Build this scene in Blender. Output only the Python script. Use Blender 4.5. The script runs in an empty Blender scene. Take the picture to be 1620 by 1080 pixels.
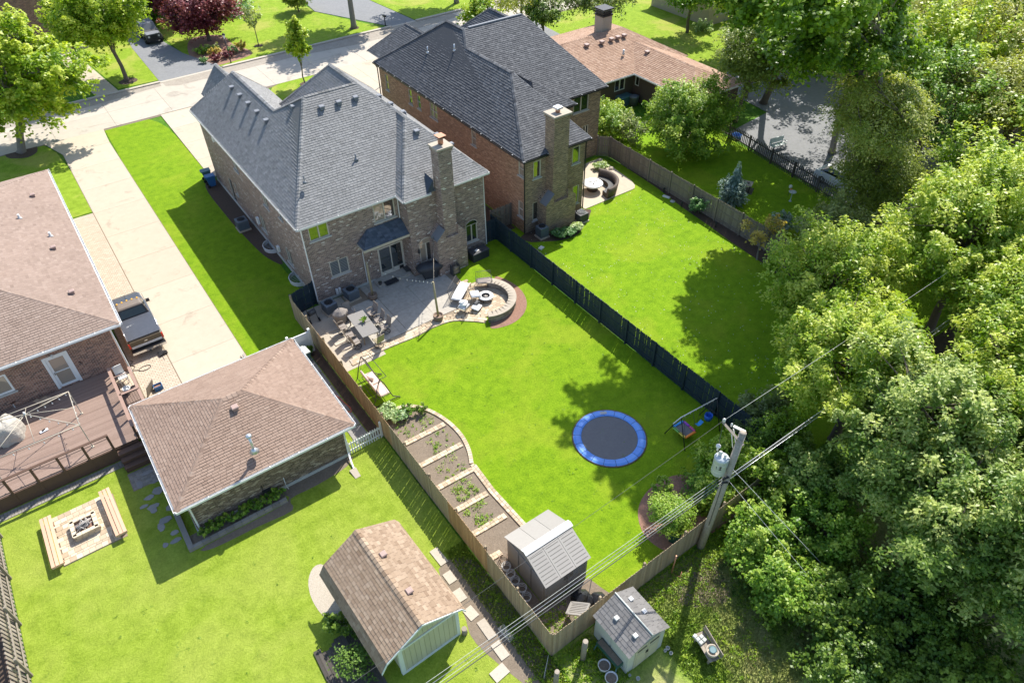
import bpy, math, random
import numpy as np
from mathutils import Vector, Matrix
random.seed(7)
C = bpy.context.scene.collection
R = math.radians
# ------------------------------------------------------------------ camera, world, sun, exposure
scn = bpy.context.scene
cam_d = bpy.data.cameras.new('camera'); cam = bpy.data.objects.new('camera', cam_d); C.objects.link(cam)
scn.camera = cam
YAW, PITCH, ROLL, FPX, CH = 0.607976988, 0.737691699, -0.0159013485, 1139.88288, 30.0
fw = Vector((math.sin(YAW)*math.cos(PITCH), math.cos(YAW)*math.cos(PITCH), -math.sin(PITCH)))
rt = fw.cross(Vector((0, 0, 1))).normalized(); up = rt.cross(fw)
r2 = rt*math.cos(ROLL)+up*math.sin(ROLL); u2 = -rt*math.sin(ROLL)+up*math.cos(ROLL)
mw = Matrix((r2, u2, -fw)).transposed().to_4x4(); mw.translation = Vector((0, 0, CH)); cam.matrix_world = mw
cam_d.sensor_fit = 'HORIZONTAL'; cam_d.sensor_width = 36.0; cam_d.lens = FPX/1620*36.0
cam_d.clip_start = 0.3; cam_d.clip_end = 900
SUN_AZ, SUN_EL = 59.5, 49.7
world = bpy.data.worlds.new('World'); scn.world = world; world.use_nodes = True
wn = world.node_tree; bg = wn.nodes['Background']
sky = wn.nodes.new('ShaderNodeTexSky'); sky.sky_type = 'NISHITA'; sky.sun_disc = False
sky.sun_elevation = R(SUN_EL); sky.sun_rotation = R(SUN_AZ)
wn.links.new(sky.outputs[0], bg.inputs[0]); bg.inputs[1].default_value = 0.118
sd = bpy.data.lights.new('sun', 'SUN'); sd.energy = 3.8; sd.angle = R(0.53); sd.color = (1.0, 0.955, 0.87)
sun = bpy.data.objects.new('sun', sd); C.objects.link(sun)
sdir = Vector((math.sin(R(SUN_AZ))*math.cos(R(SUN_EL)), math.cos(R(SUN_AZ))*math.cos(R(SUN_EL)), math.sin(R(SUN_EL))))
sun.rotation_euler = sdir.to_track_quat('Z', 'Y').to_euler(); sun.location = (40, 25, 60)
scn.view_settings.view_transform = 'Standard'; scn.view_settings.look = 'None'
scn.view_settings.exposure = 1.06; scn.view_settings.gamma = 1.0; scn.view_settings.use_curve_mapping = False

# ------------------------------------------------------------------ node materials
def nmat(name):
    m = bpy.data.materials.new(name); m.use_nodes = True
    nt = m.node_tree; return m, nt, nt.nodes['Principled BSDF']
def N(nt, t, **k):
    n = nt.nodes.new('ShaderNode'+t)
    for a, b in k.items(): setattr(n, a, b)
    return n
def LK(nt, a, b): nt.links.new(a, b)
def wpos(nt):
    return N(nt, 'NewGeometry').outputs['Position']
def noise(nt, vec, scale, detail=4, rough=.6, dist=0.0):
    n = N(nt, 'TexNoise'); n.inputs['Scale'].default_value = scale; n.inputs['Detail'].default_value = detail
    n.inputs['Roughness'].default_value = rough; n.inputs['Distortion'].default_value = dist
    LK(nt, vec, n.inputs['Vector']); return n.outputs['Fac']
def ramp(nt, fac, stops):
    r = N(nt, 'ValToRGB'); e = r.color_ramp.elements
    while len(e) > 1: e.remove(e[-1])
    e[0].position = stops[0][0]; e[0].color = (*stops[0][1], 1)
    for p, c in stops[1:]:
        x = e.new(p); x.color = (*c, 1)
    LK(nt, fac, r.inputs['Fac']); return r.outputs['Color']
def mix(nt, fac, a, b, mode='MIX'):
    m = N(nt, 'Mix', data_type='RGBA', blend_type=mode)
    for s, v in ((m.inputs[0], fac), (m.inputs[6], a), (m.inputs[7], b)):
        if isinstance(v, (int, float)): s.default_value = v
        elif isinstance(v, tuple): s.default_value = (*v, 1)
        else: LK(nt, v, s)
    return m.outputs[2]
def mth(nt, op, a, b=None, c=None):
    m = N(nt, 'Math', operation=op)
    for i, v in enumerate((a, b, c)):
        if v is None: continue
        if isinstance(v, (int, float)): m.inputs[i].default_value = v
        else: LK(nt, v, m.inputs[i])
    return m.outputs[0]
def bump(nt, h, strength, dist, bsdf):
    b = N(nt, 'Bump'); b.inputs['Strength'].default_value = strength; b.inputs['Distance'].default_value = dist
    LK(nt, h, b.inputs['Height']); LK(nt, b.outputs[0], bsdf.inputs['Normal'])
def tone(nt):
    a = N(nt, 'Attribute'); a.attribute_name = 'tone'; return a.outputs['Fac']
def mat(name, c1, c2=None, rough=.75, tn=.5, ns=3.0, na=.25, bs=None, bstr=.3, bd=.01, metal=0.0, spec=.4, fine=None, stain=None):
    """tone attribute mixes c1->c2 (+-), world-space noise varies the value, optional bump"""
    m, nt, b = nmat(name); p = wpos(nt)
    c2 = c2 or tuple(min(1, x*1.25) for x in c1)
    n1 = noise(nt, p, ns, 5, .62)
    f = mth(nt, 'ADD', mth(nt, 'MULTIPLY', tone(nt), tn), mth(nt, 'MULTIPLY', n1, 1-tn))
    col = mix(nt, f, c1, c2)
    g = mth(nt, 'ADD', mth(nt, 'MULTIPLY', mth(nt, 'SUBTRACT', noise(nt, p, ns*4.3, 3, .7), .5), na*2), 1.0)
    if fine: g = mth(nt, 'MULTIPLY', g, mth(nt, 'ADD', mth(nt, 'MULTIPLY', mth(nt, 'SUBTRACT', noise(nt, p, fine[0], 2, .6), .5), fine[1]*2), 1.0))
    if stain: g = mth(nt, 'MULTIPLY', g, ramp(nt, noise(nt, p, stain[0], 6, .68, .8), [(stain[1], (stain[2],)*3), (stain[1]+.09, (1, 1, 1))]))
    v = N(nt, 'VectorMath', operation='SCALE'); LK(nt, col, v.inputs[0]); LK(nt, g, v.inputs['Scale'])
    LK(nt, v.outputs[0], b.inputs['Base Color'])
    b.inputs['Roughness'].default_value = rough; b.inputs['Metallic'].default_value = metal
    b.inputs['Specular IOR Level'].default_value = spec
    if bs: bump(nt, noise(nt, p, bs, 3, .6), bstr, bd, b)
    return m
def brick_mat(name, cols, mortar, bw=.24, bh=.082):
    cols = [(p, tuple(c*(.84 if p < .95 else 1) for c in q)) for p, q in cols]
    m, nt, b = nmat(name); uv = N(nt, 'UVMap').outputs[0]; p = wpos(nt)
    t = N(nt, 'TexBrick'); LK(nt, uv, t.inputs['Vector'])
    t.inputs['Color1'].default_value = (0, 0, 0, 1); t.inputs['Color2'].default_value = (1, 1, 1, 1); t.inputs['Mortar'].default_value = (.5, .5, .5, 1)
    t.inputs['Scale'].default_value = 1; t.inputs['Brick Width'].default_value = bw; t.inputs['Row Height'].default_value = bh
    t.inputs['Mortar Size'].default_value = .013; t.inputs['Mortar Smooth'].default_value = .2; t.inputs['Bias'].default_value = 0
    sep = N(nt, 'SeparateColor'); LK(nt, t.outputs['Color'], sep.inputs[0])
    col = ramp(nt, sep.outputs[0], cols)
    w = ramp(nt, noise(nt, p, .5, 4, .5), [(.3, (.93,)*3), (.7, (1.06,)*3)])
    col = mix(nt, 1.0, col, w, 'MULTIPLY')
    w2 = ramp(nt, noise(nt, p, 14, 2, .6), [(.3, (.8,)*3), (.7, (1.18,)*3)])
    col = mix(nt, 1.0, col, w2, 'MULTIPLY')
    LK(nt, mix(nt, t.outputs['Fac'], col, mortar), b.inputs['Base Color']); b.inputs['Roughness'].default_value = .88
    h = mth(nt, 'SUBTRACT', 1.0, t.outputs['Fac']); bump(nt, h, .8, .012, b)
    return m
def grass_mat(name, dark, mid, light, dry, dryamt=.5, moss=(.5, .62)):
    m, nt, b = nmat(name); p = wpos(nt)
    big = noise(nt, p, .22, 5, .6, .6); med = noise(nt, p, 1.7, 5, .65); fine = noise(nt, p, 9, 3, .7); vf = noise(nt, p, 32, 2, .7)
    f = mth(nt, 'ADD', mth(nt, 'MULTIPLY', med, .42), mth(nt, 'MULTIPLY', fine, .34)); f = mth(nt, 'ADD', f, mth(nt, 'MULTIPLY', vf, .24))
    col = ramp(nt, f, [(.36, dark), (.5, mid), (.64, light)])
    d = mth(nt, 'MULTIPLY', ramp(nt, big, [(moss[0], (0, 0, 0)), (moss[1], (1, 1, 1))]), dryamt)
    d = mth(nt, 'MULTIPLY', d, mth(nt, 'ADD', .35, fine))
    col = mix(nt, d, col, dry)
    LK(nt, col, b.inputs['Base Color']); b.inputs['Roughness'].default_value = .9; b.inputs['Specular IOR Level'].default_value = .15
    h = mth(nt, 'ADD', fine, mth(nt, 'MULTIPLY', vf, .8)); bump(nt, h, .75, .07, b)
    return m
def leaf_mat(name, stops, trans=.35, gloss=.42, spec=.45):
    m, nt, b = nmat(name); t = tone(nt)
    col = ramp(nt, t, stops)
    LK(nt, col, b.inputs['Base Color']); b.inputs['Roughness'].default_value = gloss; b.inputs['Specular IOR Level'].default_value = spec
    tr = N(nt, 'BsdfTranslucent'); LK(nt, mix(nt, 1.0, col, (1.25, 1.3, .45), 'MULTIPLY'), tr.inputs[0])
    ms = N(nt, 'MixShader'); ms.inputs[0].default_value = trans
    LK(nt, b.outputs[0], ms.inputs[1]); LK(nt, tr.outputs[0], ms.inputs[2]); LK(nt, ms.outputs[0], nt.nodes['Material Output'].inputs[0])
    return m
def shingle_mat(name, a, b_, c):
    m, nt, b = nmat(name); p = wpos(nt); t = tone(nt)
    col = ramp(nt, t, [(.1, a), (.5, b_), (.95, c)])
    w = ramp(nt, noise(nt, p, .35, 4, .5), [(.3, (.94,)*3), (.7, (1.05,)*3)])
    g = ramp(nt, noise(nt, p, 45, 2, .7), [(.3, (.88,)*3), (.7, (1.12,)*3)])
    col = mix(nt, 1.0, mix(nt, 1.0, col, w, 'MULTIPLY'), g, 'MULTIPLY')
    LK(nt, col, b.inputs['Base Color']); b.inputs['Roughness'].default_value = .92; b.inputs['Specular IOR Level'].default_value = .25
    bump(nt, noise(nt, p, 60, 2, .6), .4, .01, b); return m
M = {}
M['base_grass'] = grass_mat('base_grass', (.035, .10, .008), (.075, .19, .014), (.13, .27, .025), (.20, .22, .05), .4)
M['lawn_main'] = grass_mat('lawn_main', (.10, .19, .005), (.168, .29, .007), (.245, .37, .013), (.32, .36, .03), .35)
M['lawn_left'] = grass_mat('lawn_left', (.135, .205, .014), (.225, .31, .028), (.315, .40, .052), (.40, .41, .10), .4, (.42, .66))
M['lawn_next'] = grass_mat('lawn_next', (.105, .205, .005), (.172, .31, .007), (.252, .39, .013), (.33, .38, .03), .35)
M['lawn_front'] = grass_mat('lawn_front', (.125, .205, .012), (.22, .33, .022), (.32, .42, .045), (.42, .38, .10), .6)
M['concrete'] = mat('concrete', (.43, .36, .27), (.51, .435, .335), .85, .5, .4, .10, 30, .15, .006, fine=(14, .04), stain=(.55, .33, .80))
M['concrete_street'] = mat('concrete_street', (.40, .355, .295), (.49, .435, .365), .85, .4, .4, .12, 30, .15, .006, fine=(12, .06), stain=(.35, .36, .78))
M['concrete_patio'] = mat('concrete_patio', (.32, .295, .255), (.46, .42, .36), .85, .4, 1.0, .35, 30, .2, .006)
M['slate_pad'] = mat('slate_pad', (.10, .115, .135), (.20, .22, .24), .7, .3, 1.3, .4, 20, .3, .01)
M['asphalt'] = mat('asphalt', (.16, .165, .175), (.25, .25, .255), .9, .3, .8, .25, 60, .3, .01, fine=(40, .2))
M['dirt'] = mat('dirt', (.14, .108, .078), (.25, .20, .15), .95, .2, 2.0, .35, 22, .7, .03, fine=(30, .3))
M['grit_and_shade'] = mat('grit_and_shade', (.22, .19, .155), (.42, .37, .31), .95, .2, 1.2, .35, 40, .4, .01, fine=(30, .2))
M['mulch'] = mat('mulch', (.16, .085, .06), (.38, .22, .16), .95, .2, 9.0, .5, 30, .8, .03, fine=(38, .35))
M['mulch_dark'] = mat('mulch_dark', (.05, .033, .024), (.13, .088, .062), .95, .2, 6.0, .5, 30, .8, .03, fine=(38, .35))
M['gravel'] = mat('gravel', (.30, .26, .20), (.55, .48, .39), .95, .2, 11.0, .5, 28, .9, .03, fine=(40, .3))
M['paver'] = mat('paver', (.36, .27, .18), (.66, .55, .40), .88, .8, 2.0, .12, 40, .2, .005, fine=(30, .08))
M['paver_drive'] = mat('paver_drive', (.42, .34, .255), (.54, .45, .345), .88, .7, 2.0, .12, 40, .2, .005)
M['sand_joint'] = mat('sand_joint', (.22, .17, .12), (.30, .24, .17), .95)
M['paver_grey'] = mat('paver_grey', (.20, .18, .155), (.33, .30, .26), .9, .7, 2.0, .15, 40, .2, .005)
M['flagstone'] = mat('flagstone', (.22, .21, .20), (.36, .34, .31), .85, .6, 3.0, .2, 15, .4, .02)
M['step_stone'] = mat('step_stone', (.36, .31, .25), (.50, .44, .36), .9, .6, 3.0, .2, 15, .4, .02)
M['brick_main'] = brick_mat('brick_main', [(0, (.125, .070, .052)), (.35, (.23, .142, .108)), (.7, (.33, .212, .165)), (.9, (.38, .265, .21)), (.965, (.46, .38, .32)), (.985, (.68, .64, .58))], (.42, .37, .33))
M['brick_next'] = brick_mat('brick_next', [(0, (.28, .13, .07)), (.4, (.42, .21, .12)), (.8, (.52, .28, .165)), (1, (.58, .35, .23))], (.40, .31, .23))
M['brick_next_shaded'] = brick_mat('brick_next_shaded', [(0, (.13, .072, .042)), (.4, (.23, .13, .078)), (.8, (.33, .195, .12)), (1, (.42, .28, .18))], (.42, .35, .26))  # same brick as the side walls, colours darkened for the shaded rear
M['brick_red'] = brick_mat('brick_red', [(0, (.10, .038, .026)), (.35, (.26, .105, .062)), (.7, (.35, .155, .095)), (1, (.42, .22, .145))], (.40, .33, .28))
M['brick_tan'] = brick_mat('brick_tan', [(0, (.07, .045, .03)), (.35, (.16, .105, .07)), (.7, (.25, .17, .12)), (1, (.46, .38, .29))], (.24, .20, .16))
M['brick_far'] = brick_mat('brick_far', [(0, (.24, .10, .075)), (1, (.38, .19, .14))], (.30, .22, .18), .24, .09)
M['shingle_blue'] = shingle_mat('shingle_blue', (.155, .154, .15), (.228, .226, .222), (.30, .298, .292))
M['shingle_slate'] = shingle_mat('shingle_slate', (.06, .063, .07), (.11, .113, .12), (.19, .193, .20))
M['shingle_brown'] = shingle_mat('shingle_brown', (.205, .148, .118), (.285, .212, .172), (.355, .275, .23))
M['shingle_garage'] = shingle_mat('shingle_garage', (.195, .132, .10), (.28, .198, .152), (.35, .26, .205))
M['shingle_tan'] = shingle_mat('shingle_tan', (.22, .15, .10), (.31, .225, .155), (.40, .305, .22))
M['shingle_ranch'] = shingle_mat('shingle_ranch', (.23, .135, .095), (.36, .235, .165), (.48, .345, .265))
M['shingle_small'] = shingle_mat('shingle_small', (.13, .125, .12), (.18, .172, .165), (.225, .215, .205))
M['shingle_awning'] = shingle_mat('shingle_awning', (.05, .065, .085), (.09, .11, .14), (.14, .16, .20))
M['white'] = mat('white_paint', (.72, .72, .71), (.82, .82, .80), .45, .5, 3, .06)
M['gutter'] = mat('gutter_grey', (.55, .55, .54), (.74, .73, .71), .4, .5, 2, .1)
M['trim_tan'] = mat('trim_tan', (.42, .37, .29), (.52, .47, .38), .5, .5, 2, .1)
M['frame_beige'] = mat('frame_beige', (.50, .46, .38), (.62, .58, .50), .5, .5, 2, .08)
M['sill'] = mat('limestone_sill', (.42, .41, .38), (.55, .53, .49), .8, .5, 4, .12)
M['cap_stone'] = mat('cap_stone', (.34, .295, .235), (.46, .40, .32), .85, .6, 4, .15)
M['cap_grey'] = mat('cap_grey', (.38, .40, .37), (.55, .55, .50), .8, .5, 4, .15)
M['wall_stone'] = mat('wall_stone', (.14, .12, .095), (.34, .30, .24), .9, .8, 5, .3, 14, .8, .03)
M['navy'] = mat('navy_fence', (.011, .024, .035), (.024, .044, .060), .6, .6, 3, .25)
M['navy_pale'] = mat('fence_top_wear', (.30, .24, .18), (.42, .34, .25), .8)
M['cedar'] = mat('cedar_boards', (.32, .19, .09), (.50, .32, .165), .8, .75, 2.5, .25, 30, .2, .01)
M['cedar_old'] = mat('cedar_weathered', (.26, .20, .125), (.42, .33, .215), .85, .75, 2.5, .25, 30, .2, .01)
M['grey_wood'] = mat('grey_wood', (.145, .12, .098), (.26, .22, .18), .85, .7, 2.5, .25, 30, .2, .01)
M['dark_wood'] = mat('dark_wood', (.05, .043, .036), (.11, .095, .08), .85, .7, 2.5, .25)
M['old_wood'] = mat('old_wood', (.18, .15, .115), (.36, .31, .25), .9, .7, 6, .35, 25, .5, .02)
M['deck'] = mat('deck_boards', (.195, .13, .10), (.285, .20, .16), .7, .75, 2, .12)
M['deck_rail'] = mat('deck_rail', (.27, .165, .125), (.35, .23, .18), .65, .7, 2, .1)
M['deck_dark'] = mat('deck_skirt', (.085, .048, .033), (.13, .075, .05), .7, .7, 2, .2)
M['bench_wood'] = mat('bench_wood', (.50, .31, .20), (.64, .42, .29), .75, .75, 2, .1)
M['black'] = mat('black_metal', (.014, .014, .016), (.03, .03, .034), .45, .5, 5, .2)
M['black_plastic'] = mat('black_plastic', (.012, .012, .014), (.028, .03, .034), .35, .5, 5, .2)
M['dark_cover'] = mat('dark_cover', (.028, .03, .036), (.055, .058, .066), .55, .5, 3, .25, 8, .5, .04)
M['charcoal'] = mat('charcoal', (.05, .05, .052), (.09, .09, .09), .55, .5, 3, .2)
M['ac_grey'] = mat('ac_cabinet', (.10, .125, .15), (.17, .195, .22), .5, .5, 3, .12)
M['steel'] = mat('galvanised_steel', (.48, .50, .52), (.66, .68, .70), .35, .5, 4, .12, metal=.6)
M['zinc'] = mat('pale_metal', (.55, .55, .54), (.72, .72, .70), .4, .5, 4, .1)
M['copper'] = mat('copper_cap', (.44, .20, .12), (.58, .30, .19), .5, .5, 5, .2, metal=.3)
M['vent_brown'] = mat('vent_brown', (.27, .18, .15), (.40, .29, .25), .55, .5, 6, .15)
M['vent_grey'] = mat('vent_grey', (.13, .14, .155), (.24, .25, .27), .5, .5, 6, .15)
M['bark'] = mat('bark', (.085, .065, .05), (.20, .165, .13), .95, .4, 6, .4, 18, .9, .04)
M['bark_grey'] = mat('bark_grey', (.14, .125, .105), (.30, .27, .235), .95, .4, 6, .4, 18, .9, .04)
M['pole_wood'] = mat('pole_wood', (.22, .19, .155), (.46, .42, .37), .9, .2, 3, .5, 22, .6, .02)
M['pool_post'] = mat('rustic_post', (.22, .19, .10), (.42, .36, .24), .9, .4, 5, .35, 22, .6, .02)
M['xfmr'] = mat('transformer_paint', (.40, .44, .46), (.52, .56, .58), .35, .5, 3, .12, spec=.5)
M['plastic_shed'] = mat('shed_wall', (.17, .165, .16), (.23, .225, .215), .6, .6, 2, .1)
M['plastic_roof'] = mat('shed_roof', (.30, .28, .25), (.37, .345, .31), .55, .6, 2, .08)
M['rib_dark'] = mat('shed_rib', (.10, .09, .08), (.15, .135, .12), .6)
M['resin_white'] = mat('resin_white', (.62, .61, .58), (.74, .73, .70), .45, .5, 3, .05)
M['sage'] = mat('sage_siding', (.42, .42, .29), (.50, .50, .36), .75, .7, 2, .08)
M['sage_pale'] = mat('sage_trim', (.56, .62, .60), (.66, .72, .70), .6, .7, 2, .06)
M['beige_resin'] = mat('beige_resin', (.44, .46, .43), (.54, .56, .52), .55, .6, 2, .08)
M['beige_door'] = mat('beige_door', (.42, .40, .30), (.50, .48, .37), .6, .6, 2, .08)
M['cushion'] = mat('white_cushion', (.76, .77, .80), (.86, .87, .89), .9, .4, 3, .06, 6, .4, .03)
M['cushion_tan'] = mat('tan_cushion', (.58, .42, .35), (.68, .53, .45), .9, .4, 3, .1, 6, .4, .03)
M['sling'] = mat('sling_fabric', (.22, .19, .165), (.31, .27, .24), .9, .5, 4, .15)
M['chair_frame'] = mat('chair_frame', (.20, .155, .12), (.32, .26, .20), .5, .5, 4, .15)
M['table_top'] = mat('table_top', (.17, .16, .15), (.25, .235, .22), .6, .5, 4, .12)
M['wicker'] = mat('wicker', (.065, .048, .038), (.13, .10, .08), .7, .5, 25, .5, 50, .8, .02)
M['tramp_blue'] = mat('trampoline_blue', (.10, .27, .74), (.16, .37, .85), .5, .6, 2, .15)
M['tramp_mat'] = mat('trampoline_mat', (.11, .11, .115), (.17, .17, .175), .7, .5, 2, .2)
M['blue'] = mat('blue_plastic', (.02, .10, .48), (.03, .17, .62), .4)
M['skyblue'] = mat('light_blue', (.03, .26, .62), (.05, .34, .74), .5)
M['purple'] = mat('purple_pad', (.26, .05, .42), (.34, .08, .52), .5)
M['magenta'] = mat('magenta_pad', (.42, .05, .22), (.52, .08, .28), .5)
M['orange'] = mat('orange_pad', (.72, .20, .02), (.82, .26, .03), .5)
M['yellow'] = mat('yellow_pad', (.75, .60, .08), (.85, .70, .12), .5)
M['green_pad'] = mat('green_pad', (.22, .50, .12), (.28, .60, .15), .5)
M['bin_blue'] = mat('bin_blue', (.02, .10, .26), (.035, .15, .34), .5)
M['bin_teal'] = mat('bin_teal', (.05, .12, .14), (.08, .18, .20), .5)
M['green_plastic'] = mat('green_plastic', (.01, .10, .09), (.02, .16, .14), .5)
M['dark_green'] = mat('dark_green_paint', (.015, .07, .05), (.03, .10, .075), .5)
M['truck_paint'] = mat('truck_paint', (.055, .062, .078), (.085, .09, .105), .3, .5, 1.5, .25, spec=.5)
M['truck_roof'] = mat('truck_faded', (.14, .115, .095), (.22, .18, .15), .6, .5, 4, .2)
M['truck_bronze'] = mat('truck_bronze', (.075, .058, .035), (.11, .085, .055), .35, .5, 3, .15)
M['chrome'] = mat('chrome', (.55, .55, .55), (.7, .7, .7), .18, .5, 4, .1, metal=.85)
M['rubber'] = mat('rubber', (.012, .012, .012), (.03, .03, .03), .85)
M['red_lamp'] = mat('red_lamp', (.55, .03, .015), (.70, .05, .02), .3)
M['amber'] = mat('amber_lamp', (.80, .38, .04), (.90, .48, .06), .3)
M['scuff'] = mat('scuff', (.35, .36, .37), (.5, .5, .5), .8)
M['canvas'] = mat('canvas_cover', (.36, .33, .28), (.50, .46, .40), .9, .4, 2, .2, 5, .9, .08)
M['red_hose'] = mat('red_hose', (.62, .10, .07), (.72, .16, .11), .5)
M['cardboard'] = mat('cardboard', (.34, .25, .17), (.42, .32, .22), .9)
M['terracotta'] = mat('terracotta', (.20, .135, .095), (.34, .25, .19), .9, .5, 5, .3)
M['siding_brown'] = mat('siding_brown', (.085, .062, .05), (.12, .09, .075), .85, .6, 3, .12)
M['wood_new'] = mat('pale_lumber', (.50, .38, .25), (.62, .49, .34), .8)
M['log'] = mat('ash_log', (.24, .215, .19), (.46, .43, .39), .95, .8, 6, .4)
M['garage_door'] = mat('garage_door', (.20, .19, .185), (.27, .26, .25), .6)
def glass(name, base, spec=1.0, ior=1.9):
    m, nt, b = nmat(name); b.inputs['Base Color'].default_value = (*base, 1); b.inputs['Roughness'].default_value = .03
    b.inputs['IOR'].default_value = ior; b.inputs['Specular IOR Level'].default_value = spec; return m
M['glass'] = glass('window_glass', (.012, .02, .02), .8, 2.4)
M['glass_blind'] = glass('glass_with_blind', (.055, .07, .062), .6, 1.8)
M['glass_curtain'] = glass('glass_with_curtain', (.34, .28, .22), .6, 1.8)
M['glass_car'] = glass('car_glass', (.02, .028, .022), .6, 1.6)
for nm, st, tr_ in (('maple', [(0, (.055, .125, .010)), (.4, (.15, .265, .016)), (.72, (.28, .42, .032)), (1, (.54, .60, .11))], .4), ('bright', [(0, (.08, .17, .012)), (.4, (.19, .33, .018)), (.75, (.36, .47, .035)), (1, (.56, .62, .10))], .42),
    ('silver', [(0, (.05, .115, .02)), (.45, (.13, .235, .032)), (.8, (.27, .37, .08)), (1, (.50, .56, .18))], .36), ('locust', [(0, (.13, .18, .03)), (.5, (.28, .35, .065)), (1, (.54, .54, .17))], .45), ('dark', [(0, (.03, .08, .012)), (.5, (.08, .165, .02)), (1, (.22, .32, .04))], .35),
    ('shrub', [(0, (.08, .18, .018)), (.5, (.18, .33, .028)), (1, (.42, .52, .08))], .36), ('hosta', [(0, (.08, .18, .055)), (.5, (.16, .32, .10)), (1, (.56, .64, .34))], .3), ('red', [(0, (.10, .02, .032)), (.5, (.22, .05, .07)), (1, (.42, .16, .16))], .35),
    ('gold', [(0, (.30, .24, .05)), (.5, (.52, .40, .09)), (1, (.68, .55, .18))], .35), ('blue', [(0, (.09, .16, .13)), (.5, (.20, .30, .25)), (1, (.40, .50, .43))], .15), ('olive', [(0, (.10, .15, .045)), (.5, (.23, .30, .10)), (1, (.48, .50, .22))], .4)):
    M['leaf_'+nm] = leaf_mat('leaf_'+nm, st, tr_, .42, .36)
M['needle'] = leaf_mat('needle', [(0, (.03, .07, .012)), (.5, (.065, .14, .02)), (1, (.15, .24, .04))], .1, .6, .2)
M['rough_grass'] = grass_mat('rough_grass', (.10, .17, .018), (.20, .30, .035), (.31, .41, .07), (.42, .38, .18), .8, (.42, .6))

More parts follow.
